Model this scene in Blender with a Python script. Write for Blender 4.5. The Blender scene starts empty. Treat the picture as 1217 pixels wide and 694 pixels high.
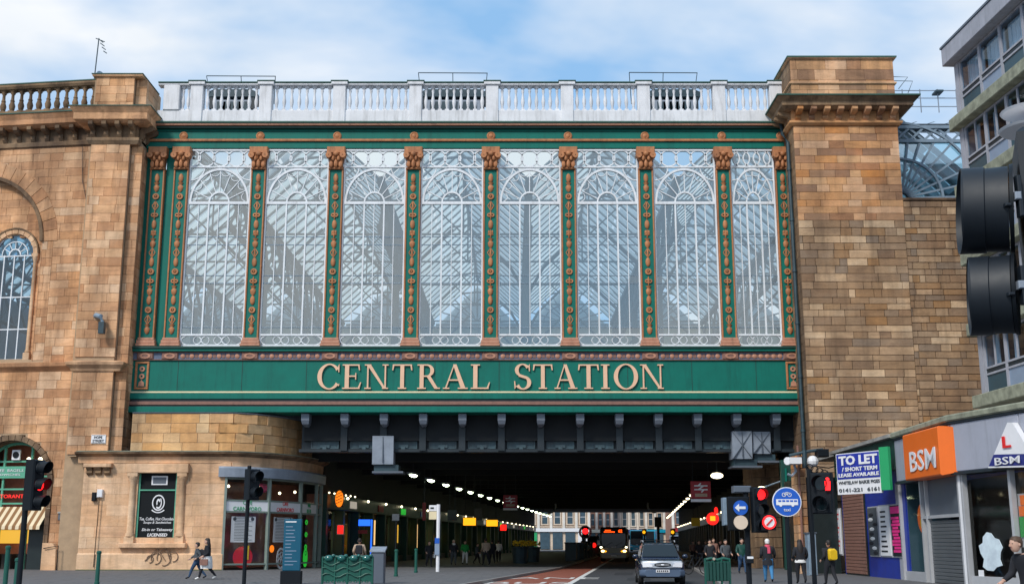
import bpy, math, random
from mathutils import Vector, Matrix
random.seed(7)
SC = bpy.context.scene
COL = SC.collection
R = math.radians
PI = math.pi

# ------------------------------------------------------------------ camera, sky, sun, exposure
PITCH = math.atan(298/1380.0)
cam_d = bpy.data.cameras.new('camera'); cam = bpy.data.objects.new('camera', cam_d); COL.objects.link(cam)
cam_d.sensor_width = 36; cam_d.lens = 36*1380/1217.0; cam_d.clip_end = 3000; cam_d.clip_start = .1
cam.location = (0, 0, 1.65); cam.rotation_euler = (PI/2+PITCH, 0, 0)
SC.camera = cam
SUN_EL, SUN_AZ = R(42), R(212)        # azimuth the light comes from, clockwise from +Y
W = bpy.data.worlds.new('World'); SC.world = W; W.use_nodes = True
nt = W.node_tree; nt.nodes.clear()
def N(t, ty, **k):
    n = t.nodes.new(ty)
    for a, b in k.items(): setattr(n, a, b)
    return n
out = N(nt, 'ShaderNodeOutputWorld'); bg = N(nt, 'ShaderNodeBackground'); bg.inputs[1].default_value = .11
sky = N(nt, 'ShaderNodeTexSky'); sky.sky_type = 'NISHITA'; sky.sun_disc = False
sky.sun_elevation = SUN_EL; sky.sun_rotation = SUN_AZ; sky.dust_density = 1.2; sky.ozone_density = 1.5
tc = N(nt, 'ShaderNodeTexCoord'); sep = N(nt, 'ShaderNodeSeparateXYZ'); nt.links.new(tc.outputs['Generated'], sep.inputs[0])
zz_ = N(nt, 'ShaderNodeMath', operation='MAXIMUM'); zz_.inputs[1].default_value = 0
nt.links.new(sep.outputs[2], zz_.inputs[0])
za = N(nt, 'ShaderNodeMath', operation='ADD'); za.inputs[1].default_value = .25; nt.links.new(zz_.outputs[0], za.inputs[0])
dx = N(nt, 'ShaderNodeMath', operation='DIVIDE'); dy = N(nt, 'ShaderNodeMath', operation='DIVIDE')
nt.links.new(sep.outputs[0], dx.inputs[0]); nt.links.new(za.outputs[0], dx.inputs[1])
nt.links.new(sep.outputs[1], dy.inputs[0]); nt.links.new(za.outputs[0], dy.inputs[1])
cb = N(nt, 'ShaderNodeCombineXYZ'); nt.links.new(dx.outputs[0], cb.inputs[0]); nt.links.new(dy.outputs[0], cb.inputs[1]); cb.inputs[2].default_value = 3.3
no = N(nt, 'ShaderNodeTexNoise'); no.inputs['Scale'].default_value = 1.9; no.inputs['Detail'].default_value = 5; no.inputs['Roughness'].default_value = .5
no.inputs['Distortion'].default_value = .3
nt.links.new(cb.outputs[0], no.inputs['Vector'])
rp = N(nt, 'ShaderNodeValToRGB'); rp.color_ramp.elements[0].position = .41; rp.color_ramp.elements[1].position = .63
nt.links.new(no.outputs[0], rp.inputs[0])
no2 = N(nt, 'ShaderNodeTexNoise'); no2.inputs['Scale'].default_value = 4.5; no2.inputs['Detail'].default_value = 3
nt.links.new(cb.outputs[0], no2.inputs['Vector'])
cc = N(nt, 'ShaderNodeMix', data_type='RGBA'); cc.inputs[6].default_value = (6.4, 7.2, 8.0, 1); cc.inputs[7].default_value = (10, 10, 10.2, 1)
nt.links.new(no2.outputs[0], cc.inputs[0])
skb = N(nt, 'ShaderNodeMix', data_type='RGBA'); skb.inputs[0].default_value = .72; skb.inputs[7].default_value = (3.2, 6.0, 9.6, 1)
nt.links.new(sky.outputs[0], skb.inputs[6])
mx = N(nt, 'ShaderNodeMix', data_type='RGBA')
nt.links.new(rp.outputs[0], mx.inputs[0]); nt.links.new(skb.outputs[2], mx.inputs[6]); nt.links.new(cc.outputs[2], mx.inputs[7])
nt.links.new(mx.outputs[2], bg.inputs[0]); nt.links.new(bg.outputs[0], out.inputs[0])
sl = bpy.data.lights.new('sun', 'SUN'); sl.energy = 2.7; sl.angle = R(12); sl.color = (1, .95, .87)
sun = bpy.data.objects.new('sun', sl); COL.objects.link(sun)
sd = Vector((math.sin(SUN_AZ)*math.cos(SUN_EL), math.cos(SUN_AZ)*math.cos(SUN_EL), math.sin(SUN_EL)))
sun.rotation_euler = sd.to_track_quat('Z', 'Y').to_euler()
SC.view_settings.view_transform = 'Standard'; SC.view_settings.look = 'None'; SC.view_settings.gamma = 1
SC.view_settings.exposure = 0.0
SC.cycles.max_bounces = 8; SC.cycles.transparent_max_bounces = 24; SC.cycles.use_denoising = True
SC.cycles.sample_clamp_indirect = 4

# ------------------------------------------------------------------ measuring helpers (survey of the place from the photograph)
cs, sn = math.cos(PITCH), math.sin(PITCH)
def ray(x, y):
    u = (x-608.5)/1380; v = (347-y)/1380
    return Vector((u, cs - v*sn, sn + v*cs))
def zz(y, Y, x=608): d = ray(x, y); return 1.65 + d.z/d.y*Y
def xx(x, y, Y): d = ray(x, y); return d.x/d.y*Y
def S(a, Y): return (a + .108*(Y-82), Y)        # street coordinates: a across, Y along

# ------------------------------------------------------------------ materials
M = {}
def mat(name, col, rough=.6, metal=0., var=.12, scale=1.5, bump=0., bscale=25, emis=None, estr=0, spec=.5, coat=0, grime=None, gamt=.5, gpos=(.5, .72)):
    m = bpy.data.materials.new(name); m.use_nodes = True; t = m.node_tree; b = t.nodes['Principled BSDF']
    b.inputs['Roughness'].default_value = rough; b.inputs['Metallic'].default_value = metal
    b.inputs['Specular IOR Level'].default_value = spec; b.inputs['Coat Weight'].default_value = coat
    g = N(t, 'ShaderNodeNewGeometry')
    if var:
        n = N(t, 'ShaderNodeTexNoise'); n.inputs['Scale'].default_value = scale; n.inputs['Detail'].default_value = 6; n.inputs['Roughness'].default_value = .65
        t.links.new(g.outputs['Position'], n.inputs['Vector'])
        x = N(t, 'ShaderNodeMix', data_type='RGBA')
        x.inputs[6].default_value = (*[min(1, c*(1-2*var)) for c in col], 1); x.inputs[7].default_value = (*[min(1, c*(1+2*var)) for c in col], 1)
        t.links.new(n.outputs[0], x.inputs[0]); t.links.new(x.outputs[2], b.inputs['Base Color'])
        rr = N(t, 'ShaderNodeMapRange'); rr.inputs[3].default_value = max(0, rough-.12); rr.inputs[4].default_value = min(1, rough+.15)
        t.links.new(n.outputs[0], rr.inputs[0]); t.links.new(rr.outputs[0], b.inputs['Roughness'])
    else: b.inputs['Base Color'].default_value = (*col, 1)
    if grime:                                        # rain streaks and soot, long in the vertical
        mp = N(t, 'ShaderNodeMapping'); mp.inputs['Scale'].default_value = (2.2, 2.2, .22); t.links.new(g.outputs['Position'], mp.inputs[0])
        q = N(t, 'ShaderNodeTexNoise'); q.inputs['Scale'].default_value = 1.3; q.inputs['Detail'].default_value = 8; q.inputs['Roughness'].default_value = .7; t.links.new(mp.outputs[0], q.inputs['Vector'])
        mr = N(t, 'ShaderNodeMapRange'); mr.inputs[1].default_value = gpos[0]; mr.inputs[2].default_value = gpos[1]; mr.inputs[4].default_value = gamt; t.links.new(q.outputs[0], mr.inputs[0])
        y = N(t, 'ShaderNodeMix', data_type='RGBA'); y.inputs[7].default_value = (*grime, 1); t.links.new(mr.outputs[0], y.inputs[0]); t.links.new(x.outputs[2], y.inputs[6]); t.links.new(y.outputs[2], b.inputs['Base Color'])
    if bump:
        n = N(t, 'ShaderNodeTexNoise'); n.inputs['Scale'].default_value = bscale; n.inputs['Detail'].default_value = 4
        t.links.new(g.outputs['Position'], n.inputs['Vector'])
        bp = N(t, 'ShaderNodeBump'); bp.inputs['Strength'].default_value = bump; bp.inputs['Distance'].default_value = .02
        t.links.new(n.outputs[0], bp.inputs['Height']); t.links.new(bp.outputs[0], b.inputs['Normal'])
    if emis:
        b.inputs['Emission Color'].default_value = (*emis, 1); b.inputs['Emission Strength'].default_value = estr
    M[name] = m; return m
def stone(name, cols, grime=(.13, .09, .06), gs=.12, dirt=.55, mid=(.40, .62)):
    m = bpy.data.materials.new(name); m.use_nodes = True; t = m.node_tree; b = t.nodes['Principled BSDF']
    b.inputs['Roughness'].default_value = .9; b.inputs['Specular IOR Level'].default_value = .25
    oi = N(t, 'ShaderNodeObjectInfo'); at = N(t, 'ShaderNodeAttribute'); at.attribute_name = 'rnd'
    ad = N(t, 'ShaderNodeMath', operation='ADD'); fr = N(t, 'ShaderNodeMath', operation='FRACT')
    t.links.new(oi.outputs['Random'], ad.inputs[0]); t.links.new(at.outputs['Fac'], ad.inputs[1]); t.links.new(ad.outputs[0], fr.inputs[0])
    r = N(t, 'ShaderNodeValToRGB'); e = r.color_ramp.elements
    e[0].position = 0; e[0].color = (*cols[0], 1); e[1].position = 1; e[1].color = (*cols[-1], 1)
    for i, c in enumerate(cols[1:-1]):
        k = e.new((i+1)/(len(cols)-1)); k.color = (*c, 1)
    t.links.new(fr.outputs[0], r.inputs[0])
    g = N(t, 'ShaderNodeNewGeometry')
    mp = N(t, 'ShaderNodeMapping'); mp.inputs['Scale'].default_value = (.7, .7, 2.2); t.links.new(g.outputs['Position'], mp.inputs[0])
    n = N(t, 'ShaderNodeTexNoise'); n.inputs['Scale'].default_value = 1.4; n.inputs['Detail'].default_value = 8; n.inputs['Roughness'].default_value = .7
    t.links.new(mp.outputs[0], n.inputs['Vector'])
    mr = N(t, 'ShaderNodeMapRange'); mr.inputs[3].default_value = .55; mr.inputs[4].default_value = 1.42; t.links.new(n.outputs[0], mr.inputs[0])
    mu = N(t, 'ShaderNodeMix', data_type='RGBA', blend_type='MULTIPLY'); mu.inputs[0].default_value = 1
    t.links.new(r.outputs[0], mu.inputs[6]); t.links.new(mr.outputs[0], mu.inputs[7])
    mp2 = N(t, 'ShaderNodeMapping'); mp2.inputs['Scale'].default_value = (1.6, 1.6, .45); t.links.new(g.outputs['Position'], mp2.inputs[0])
    n2 = N(t, 'ShaderNodeTexNoise'); n2.inputs['Scale'].default_value = gs*3; n2.inputs['Detail'].default_value = 7; n2.inputs['Roughness'].default_value = .6
    t.links.new(mp2.outputs[0], n2.inputs['Vector'])
    m2 = N(t, 'ShaderNodeMapRange'); m2.inputs[1].default_value = mid[0]; m2.inputs[2].default_value = mid[1]; m2.inputs[4].default_value = dirt
    t.links.new(n2.outputs[0], m2.inputs[0])
    mg = N(t, 'ShaderNodeMix', data_type='RGBA'); mg.inputs[7].default_value = (*grime, 1)
    t.links.new(m2.outputs[0], mg.inputs[0]); t.links.new(mu.outputs[2], mg.inputs[6]); t.links.new(mg.outputs[2], b.inputs['Base Color'])
    mp3 = N(t, 'ShaderNodeMapping'); mp3.inputs['Scale'].default_value = (1.5, 1.5, .14); t.links.new(g.outputs['Position'], mp3.inputs[0])
    n4 = N(t, 'ShaderNodeTexNoise'); n4.inputs['Scale'].default_value = .9; n4.inputs['Detail'].default_value = 8; n4.inputs['Roughness'].default_value = .68; t.links.new(mp3.outputs[0], n4.inputs['Vector'])
    m4 = N(t, 'ShaderNodeMapRange'); m4.inputs[1].default_value = .50; m4.inputs[2].default_value = .70; m4.inputs[4].default_value = dirt*.95; t.links.new(n4.outputs[0], m4.inputs[0])
    m5 = N(t, 'ShaderNodeMix', data_type='RGBA'); m5.inputs[7].default_value = (*[k*.6 for k in grime], 1); t.links.new(m4.outputs[0], m5.inputs[0]); t.links.new(mg.outputs[2], m5.inputs[6])
    mp6 = N(t, 'ShaderNodeMapping'); mp6.inputs['Scale'].default_value = (.8, .8, 1.5); t.links.new(g.outputs['Position'], mp6.inputs[0])
    n6 = N(t, 'ShaderNodeTexNoise'); n6.inputs['Scale'].default_value = .42; n6.inputs['Detail'].default_value = 5; n6.inputs['Roughness'].default_value = .6; n6.inputs['Distortion'].default_value = .6; t.links.new(mp6.outputs[0], n6.inputs['Vector'])
    r6 = N(t, 'ShaderNodeValToRGB'); r6.color_ramp.elements[0].position = .36; r6.color_ramp.elements[0].color = (.74, .69, .66, 1); r6.color_ramp.elements[1].position = .62; r6.color_ramp.elements[1].color = (1.0, 1.0, 1.0, 1)
    k6 = r6.color_ramp.elements.new(.47); k6.color = (1.0, .93, .85, 1)
    t.links.new(n6.outputs[0], r6.inputs[0])
    m7 = N(t, 'ShaderNodeMix', data_type='RGBA', blend_type='MULTIPLY'); m7.inputs[0].default_value = .85; t.links.new(m5.outputs[2], m7.inputs[6]); t.links.new(r6.outputs[0], m7.inputs[7]); t.links.new(m7.outputs[2], b.inputs['Base Color'])
    bp = N(t, 'ShaderNodeBump'); bp.inputs['Strength'].default_value = .5; bp.inputs['Distance'].default_value = .04
    n3 = N(t, 'ShaderNodeTexNoise'); n3.inputs['Scale'].default_value = 9; n3.inputs['Detail'].default_value = 6
    t.links.new(g.outputs['Position'], n3.inputs['Vector']); t.links.new(n3.outputs[0], bp.inputs['Height']); t.links.new(bp.outputs[0], b.inputs['Normal'])
    M[name] = m; return m
def glass(name, tint=(.8, .88, .92), refl=.25, rough=.06, dark=0.):
    m = bpy.data.materials.new(name); m.use_nodes = True; t = m.node_tree; t.nodes.clear()
    o = N(t, 'ShaderNodeOutputMaterial'); a = N(t, 'ShaderNodeBsdfTransparent'); b = N(t, 'ShaderNodeBsdfGlossy'); x = N(t, 'ShaderNodeMixShader')
    a.inputs[0].default_value = (*tint, 1); b.inputs['Roughness'].default_value = rough; b.inputs[0].default_value = (.94, .94, .88, 1)
    x.inputs[0].default_value = refl
    t.links.new(a.outputs[0], x.inputs[1]); t.links.new(b.outputs[0], x.inputs[2]); t.links.new(x.outputs[0], o.inputs[0])
    M[name] = m; return m
stone('sandstone', [(0.771, 0.450, 0.250), (0.840, 0.515, 0.304), (0.701, 0.384, 0.195), (0.840, 0.571, 0.358), (0.795, 0.462, 0.260), (0.584, 0.308, 0.163), (0.817, 0.494, 0.282), (0.840, 0.604, 0.413)], grime=(.22, .12, .07), dirt=.65)
stone('sandstone_warm', [(0.779, 0.469, 0.229), (0.735, 0.405, 0.162), (0.823, 0.533, 0.276), (0.779, 0.480, 0.247), (0.823, 0.598, 0.352), (0.735, 0.437, 0.209)], grime=(.24, .14, .08), dirt=.4)
stone('sandstone_pale', [(0.788, 0.492, 0.304), (0.833, 0.558, 0.358), (0.740, 0.459, 0.271), (0.840, 0.591, 0.391)], grime=(.24, .16, .10), dirt=.45)
stone('tower_stone', [(0.612, 0.320, 0.146), (0.711, 0.421, 0.223), (0.465, 0.221, 0.112), (0.759, 0.487, 0.302), (0.661, 0.287, 0.089), (0.294, 0.177, 0.123), (0.686, 0.386, 0.201), (0.833, 0.553, 0.368)], grime=(.18, .12, .08), dirt=.45)
stone('rubble_stone', [(0.338, 0.213, 0.132), (0.437, 0.290, 0.170), (0.267, 0.174, 0.114), (0.595, 0.416, 0.265), (0.328, 0.222, 0.142), (0.416, 0.233, 0.105), (0.288, 0.222, 0.170), (0.397, 0.262, 0.161), (0.735, 0.542, 0.359), (0.348, 0.222, 0.132)], grime=(.13, .09, .065), dirt=.48)
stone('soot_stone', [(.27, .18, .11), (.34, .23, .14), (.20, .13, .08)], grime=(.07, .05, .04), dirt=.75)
mat('mortar', (.42, .29, .18), .95, var=.2, bump=.3)
mat('mortar_dark', (.24, .165, .11), .95, var=.2, bump=.3)
mat('green_paint', (.000, .150, .112), .55, var=.14, scale=.8, bump=.03, bscale=3, spec=.3, grime=(.004, .06, .05), gamt=.45)
mat('dark_green', (.006, .055, .042), .45, var=.2)
mat('verdigris', (.035, .10, .075), .7, var=.3, scale=3)
mat('gold', (.48, .20, .085), .55, var=.25, scale=6, bump=.4, bscale=14, spec=.3, grime=(.12, .05, .03), gamt=.6, gpos=(.45, .7))
mat('pink_gold', (.50, .24, .15), .55, var=.15, scale=5, grime=(.15, .07, .05), gamt=.5)
mat('letter_gold', (.80, .50, .33), .45, var=.08)
mat('cream_line', (.78, .66, .42), .5, var=.1)
mat('frieze_brown', (.24, .12, .09), .6, var=.25, scale=5)
mat('frieze_blue', (.10, .13, .20), .6, var=.25, scale=5)
mat('white_paint', (.74, .77, .80), .45, var=.10, scale=1.2, grime=(.38, .36, .34), gamt=.5)
mat('balustrade_paint', (.72, .72, .74), .6, var=.13, scale=1.1, bump=.1, grime=(.26, .25, .24), gamt=.6, gpos=(.48, .72))
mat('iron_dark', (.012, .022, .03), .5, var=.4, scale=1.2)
mat('iron_plate', (.022, .05, .065), .5, var=.5, scale=1.6)
mat('girder_plate', (.06, .11, .13), .5, var=.4, scale=1.6, grime=(.03, .04, .05), gamt=.7, gpos=(.4, .7))
mat('board_black', (.006, .008, .010), .6, var=.1, spec=.2)
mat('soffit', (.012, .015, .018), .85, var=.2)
mat('bracket_grey', (.17, .20, .25), .55, var=.2, scale=3)
mat('steel_blue', (.20, .27, .34), .5, var=.25, scale=2)
mat('truss_steel', (.09, .13, .155), .6, var=.25, scale=2)
mat('duct_grey', (.26, .30, .36), .45, var=.2, scale=1.4)
mat('black_plastic', (.006, .009, .013), .5, var=.2, spec=.22)
mat('black_gloss', (.005, .010, .017), .55, var=.15, scale=8)
mat('asphalt', (.048, .05, .055), .8, var=.3, scale=2.5, bump=.4, bscale=60)
mat('asphalt_new', (.028, .03, .034), .85, var=.2, scale=3, bump=.3, bscale=60)
mat('paving', (.115, .115, .12), .8, var=.18, scale=.9, bump=.2)
mat('paving_slab', (.125, .125, .13), .75, var=.2, scale=1.3, bump=.1)
mat('kerb_stone', (.26, .25, .24), .8, var=.15)
mat('red_lane', (.25, .075, .045), .85, var=.25, scale=1.5, bump=.3, bscale=50)
mat('road_white', (.62, .61, .58), .8, var=.18, scale=3)
mat('shop_dark', (.012, .02, .02), .35, var=.2)
mat('shop_blue', (.012, .035, .30), .4, var=.2)
mat('sign_blue', (.01, .10, .50), .35, var=.05)
mat('sign_navy', (.02, .03, .20), .35, var=.05)
mat('tolet_blue', (.012, .03, .33), .4, var=.05)
mat('sign_white', (.78, .78, .80), .45, var=.05)
mat('sign_green', (.02, .36, .13), .45, var=.05)
mat('sign_orange', (.85, .16, .015), .35, var=.06)
mat('sign_red', (.35, .012, .02), .45, var=.08)
mat('bright_red', (.70, .02, .02), .45, var=.05)
mat('pink', (.85, .03, .25), .5, var=.15, scale=4)
mat('grey_fascia', (.36, .38, .45), .4, var=.06, grime=(.2, .21, .24), gamt=.4)
mat('grey_frame', (.42, .43, .45), .4, var=.1)
mat('grey_panel', (.10, .12, .15), .45, var=.1)
mat('shutter', (.10, .11, .12), .45, var=.15)
mat('concrete', (.30, .29, .27), .85, var=.35, scale=1.3, bump=.3)
mat('concrete_pale', (.36, .37, .42), .8, var=.15, scale=1.3, bump=.2, grime=(.16, .17, .18), gamt=.5)
mat('concrete_moss', (.26, .27, .20), .9, var=.5, scale=2, bump=.4)
mat('panel_teal', (.03, .075, .10), .4, var=.1)
mat('panel_blue', (.24, .31, .42), .4, var=.08)
mat('curtain', (.58, .68, .80), .9, var=.2, scale=3)
mat('totem_blue', (.0, .085, .15), .35, var=.08)
mat('skin', (.55, .33, .24), .6, var=.05)
mat('hair_dark', (.018, .012, .01), .6, var=.2)
mat('hair_brown', (.08, .04, .02), .6, var=.2)
mat('cloth_black', (.014, .015, .02), .9, var=.3, scale=6)
mat('cloth_grey', (.07, .08, .09), .9, var=.3, scale=6)
mat('cloth_jean', (.03, .07, .14), .9, var=.25, scale=6)
mat('cloth_bright_jean', (.05, .20, .40), .9, var=.25, scale=6)
mat('cloth_white', (.76, .75, .73), .9, var=.15, scale=6)
mat('cloth_beige', (.45, .33, .24), .9, var=.15, scale=6)
mat('cloth_green', (.02, .30, .06), .9, var=.15, scale=6)
mat('cloth_pink', (.65, .08, .14), .9, var=.2, scale=6)
mat('yellow', (.80, .50, .01), .5, var=.1, scale=5)
mat('car_navy', (.010, .020, .048), .25, .1, var=.05, coat=.6)
mat('car_bumper', (.09, .13, .20), .35, .2, var=.05)
mat('car_silver', (.60, .64, .70), .3, .3, var=.05, coat=.4)
mat('lamp_glass', (.75, .75, .78), .15, var=.03)
mat('rubber', (.012, .012, .012), .8, var=.2)
mat('bus_olive', (.26, .25, .16), .35, var=.1, coat=.3)
mat('bus_blue', (.0, .30, .45), .35, var=.1, coat=.3)
mat('bus_cream', (.60, .58, .50), .35, var=.1)
mat('dark_glass', (.004, .010, .013), .10, var=0, spec=.45)
mat('far_cream', (.68, .55, .43), .9, var=.2, scale=.6)
mat('far_pale', (.74, .68, .62), .9, var=.2, scale=.6)
mat('far_red', (.36, .20, .15), .9, var=.2, scale=.6)
mat('far_window', (.06, .10, .13), .2, var=.2)
mat('awning_cream', (.75, .62, .42), .8, var=.05)
mat('awning_brown', (.26, .13, .05), .8, var=.05)
mat('inner_wall', (.34, .40, .46), .8, var=.25, scale=.3)
mat('cream_band', (.66, .62, .50), .7, var=.1)
mat('room_dark', (.05, .045, .04), .8, var=.3)
mat('office_room', (.025, .045, .065), .8, var=.2)
mat('room_red', (.50, .20, .14), .7, var=.45, scale=1.2)
mat('chalk_green', (.10, .38, .25), .6, var=.15)
mat('shop_frame_grey', (.20, .25, .22), .5, var=.15)
mat('moss', (.06, .08, .02), .95, var=.4, scale=4)
mat('scribble', (.20, .13, .09), .9, var=.2)
def em(name, col, s): return mat(name, (.02, .02, .02), .5, var=0, emis=col, estr=s)
em('lamp_warm', (1, .86, .55), 5); em('lamp_green', (.85, 1, .66), 10); em('lamp_amber', (1, .42, .01), 1.5); em('led_orange', (1, .08, .005), 3)
em('signal_red', (1, .010, .012), 3); em('glow_blue', (.02, .15, 1), 1.6); em('glow_orange', (1, .22, .01), 1.3); em('glow_red', (1, .015, .01), 1.5)
em('glow_yellow', (1, .55, .06), .9); em('headlamp', (1, .55, .2), 9); em('glow_white', (1, .9, .75), .35); em('glow_interior', (1, .60, .25), 1.3)
em('glow_green', (.02, .5, .04), .8)
glass('arch_glass', (.55, .72, .80), .12, .06); glass('screen_glass', (.86, .91, .88), .31, .14)
glass('shop_glass', (.92, .93, .93), .08, .04); glass('fan_glass', (.50, .80, .88), .45, .05)
glass('office_glass', (.62, .74, .84), .10, .03)
def translucent(name, col, f=.6):
    m = bpy.data.materials.new(name); m.use_nodes = True; t = m.node_tree; t.nodes.clear()
    o = N(t, 'ShaderNodeOutputMaterial'); a = N(t, 'ShaderNodeBsdfTranslucent'); b = N(t, 'ShaderNodeBsdfDiffuse'); x = N(t, 'ShaderNodeMixShader')
    g = N(t, 'ShaderNodeNewGeometry'); n = N(t, 'ShaderNodeTexNoise'); n.inputs['Scale'].default_value = .5; n.inputs['Detail'].default_value = 5
    t.links.new(g.outputs['Position'], n.inputs['Vector'])
    c = N(t, 'ShaderNodeMix', data_type='RGBA'); c.inputs[6].default_value = (*[k*.6 for k in col], 1); c.inputs[7].default_value = (*[min(1, k*1.2) for k in col], 1)
    t.links.new(n.outputs[0], c.inputs[0]); t.links.new(c.outputs[2], a.inputs[0]); t.links.new(c.outputs[2], b.inputs[0]); x.inputs[0].default_value = 1-f
    t.links.new(a.outputs[0], x.inputs[1]); t.links.new(b.outputs[0], x.inputs[2]); t.links.new(x.outputs[0], o.inputs[0]); M[name] = m
translucent('roof_glass', (.66, .76, .80), .8); translucent('roof_board', (.40, .47, .50), .5)

# ------------------------------------------------------------------ object helpers
def wm(o):
    m = o.matrix_basis.copy()
    if o.parent: m = wm(o.parent) @ o.matrix_parent_inverse @ m
    return m
def tag(o, label=None, cat=None, group=None, kind=None):
    if label: o['label'] = label
    if cat: o['category'] = cat
    if group: o['group'] = group
    if kind: o['kind'] = kind
    return o
def thing(name, label, cat, loc=(0, 0, 0), rz=0, group=None):
    o = bpy.data.objects.new(name, None); COL.objects.link(o); o.location = loc; o.rotation_euler = (0, 0, rz); o.empty_display_size = .2
    return tag(o, label, cat, group)
def copy_tree(o, parent=None):
    c = o.copy(); COL.objects.link(c)
    mpi = o.matrix_parent_inverse.copy()
    if parent: c.parent = parent; c.matrix_parent_inverse = mpi
    for k in list(o.children): copy_tree(k, c)
    return c
class MB:
    def __init__(s, T=None): s.v = []; s.f = []; s.mi = []; s.m = 0; s.T = T or Matrix(); s.rnd = []
    def add(s, vs, fs):
        b = len(s.v); s.v += [s.T @ Vector(p) for p in vs]; s.f += [tuple(b+i for i in f) for f in fs]; s.mi += [s.m]*len(fs); return s
    def box(s, x0, x1, y0, y1, z0, z1):
        if x0 > x1: x0, x1 = x1, x0
        if y0 > y1: y0, y1 = y1, y0
        if z0 > z1: z0, z1 = z1, z0
        return s.add([(x0, y0, z0), (x1, y0, z0), (x1, y1, z0), (x0, y1, z0), (x0, y0, z1), (x1, y0, z1), (x1, y1, z1), (x0, y1, z1)],
                     [(0, 3, 2, 1), (4, 5, 6, 7), (0, 1, 5, 4), (1, 2, 6, 5), (2, 3, 7, 6), (3, 0, 4, 7)])
    def bev(s, x0, x1, y0, y1, z0, z1, b=.02):      # box with chamfered front (-y) edges
        if z0 > z1: z0, z1 = z1, z0
        if x0 > x1: x0, x1 = x1, x0
        return s.add([(x0+b, y0, z0+b), (x1-b, y0, z0+b), (x1-b, y0, z1-b), (x0+b, y0, z1-b), (x0, y0+b, z0), (x1, y0+b, z0), (x1, y0+b, z1), (x0, y0+b, z1),
                      (x0, y1, z0), (x1, y1, z0), (x1, y1, z1), (x0, y1, z1)],
                     [(0, 1, 2, 3), (0, 4, 5, 1), (1, 5, 6, 2), (2, 6, 7, 3), (3, 7, 4, 0), (4, 8, 9, 5), (5, 9, 10, 6), (6, 10, 11, 7), (7, 11, 8, 4), (8, 11, 10, 9)])
    def prism(s, pts, y0, y1):                      # (x,z) outline, counter-clockwise seen from -y, extruded along y
        n = len(pts); a = sum(pts[i][0]*pts[(i+1) % n][1]-pts[(i+1) % n][0]*pts[i][1] for i in range(n))
        if a < 0: pts = pts[::-1]
        vs = [(x, y0, z) for x, z in pts] + [(x, y1, z) for x, z in pts]
        return s.add(vs, [tuple(range(n)), tuple(range(2*n-1, n-1, -1))] + [(i, i+n, (i+1) % n+n, (i+1) % n) for i in range(n)])
    def hprism(s, pts, z0, z1):
        n = len(pts); a = sum(pts[i][0]*pts[(i+1) % n][1]-pts[(i+1) % n][0]*pts[i][1] for i in range(n))
        if a < 0: pts = pts[::-1]
        vs = [(x, y, z0) for x, y in pts] + [(x, y, z1) for x, y in pts]
        return s.add(vs, [tuple(range(n-1, -1, -1)), tuple(range(n, 2*n))] + [(i, (i+1) % n, (i+1) % n+n, i+n) for i in range(n)])
    def loft(s, rings, cap=True, close=True):
        n = len(rings[0]); vs = [p for r in rings for p in r]; fs = []
        for k in range(len(rings)-1):
            for i in range(n if close else n-1):
                j = (i+1) % n; fs.append((k*n+i, k*n+j, (k+1)*n+j, (k+1)*n+i))
        if cap: fs.append(tuple(range(n-1, -1, -1))); fs.append(tuple((len(rings)-1)*n+i for i in range(n)))
        return s.add(vs, fs)
    def tube(s, path, r, n=8, cap=True):
        path = [Vector(p) for p in path]; rs = r if isinstance(r, (list, tuple)) else [r]*len(path); rings = []
        for i, p in enumerate(path):
            d = (path[min(i+1, len(path)-1)]-path[max(i-1, 0)]).normalized()
            u = d.cross(Vector((0, 0, 1)) if abs(d.z) < .9 else Vector((0, 1, 0))).normalized(); w = d.cross(u)
            rings.append([p+(u*math.cos(2*PI*k/n)+w*math.sin(2*PI*k/n))*rs[i] for k in range(n)])
        return s.loft(rings, cap)
    def lathe(s, prof, cx=0, cy=0, n=12, sx=1, sy=1):   # profile (r, z) from bottom to top
        return s.loft([[(cx+r*sx*math.cos(2*PI*k/n), cy+r*sy*math.sin(2*PI*k/n), z) for k in range(n)] for r, z in prof])
    def ring(s, cx, cz, r0, r1, a0, a1, n, y0, y1, sx=1, sz=1):
        full = abs(a1-a0) >= 2*PI-.001; rings = []
        for k in range(n + (0 if full else 1)):
            a = a0+(a1-a0)*k/n; c, q = math.cos(a)*sx, math.sin(a)*sz
            rings.append([(cx+r0*c, y0, cz+r0*q), (cx+r1*c, y0, cz+r1*q), (cx+r1*c, y1, cz+r1*q), (cx+r0*c, y1, cz+r0*q)])
        if full: rings.append(rings[0])
        return s.loft(rings, not full)
    def bar(s, p, q, w, y0, y1):
        p, q = Vector(p), Vector(q); d = (q-p).normalized(); m = Vector((-d.y, d.x))*w/2
        return s.prism([tuple(p-m), tuple(q-m), tuple(q+m), tuple(p+m)], y0, y1)
    def blob(s, c, r, n=10, k=6):
        c = Vector(c); rx, ry, rz = r if isinstance(r, tuple) else (r, r, r)
        return s.loft([[(c.x+rx*math.sin(PI*(j+.02)/(k+.04))*math.cos(2*PI*i/n), c.y+ry*math.sin(PI*(j+.02)/(k+.04))*math.sin(2*PI*i/n), c.z-rz*math.cos(PI*(j+.02)/(k+.04))) for i in range(n)] for j in range(k+1)])
    def disc(s, c, r, d, n=20, th=.02):              # disc whose face looks along d
        c = Vector(c); d = Vector(d).normalized(); return s.tube([c-d*th, c], r, n)
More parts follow.
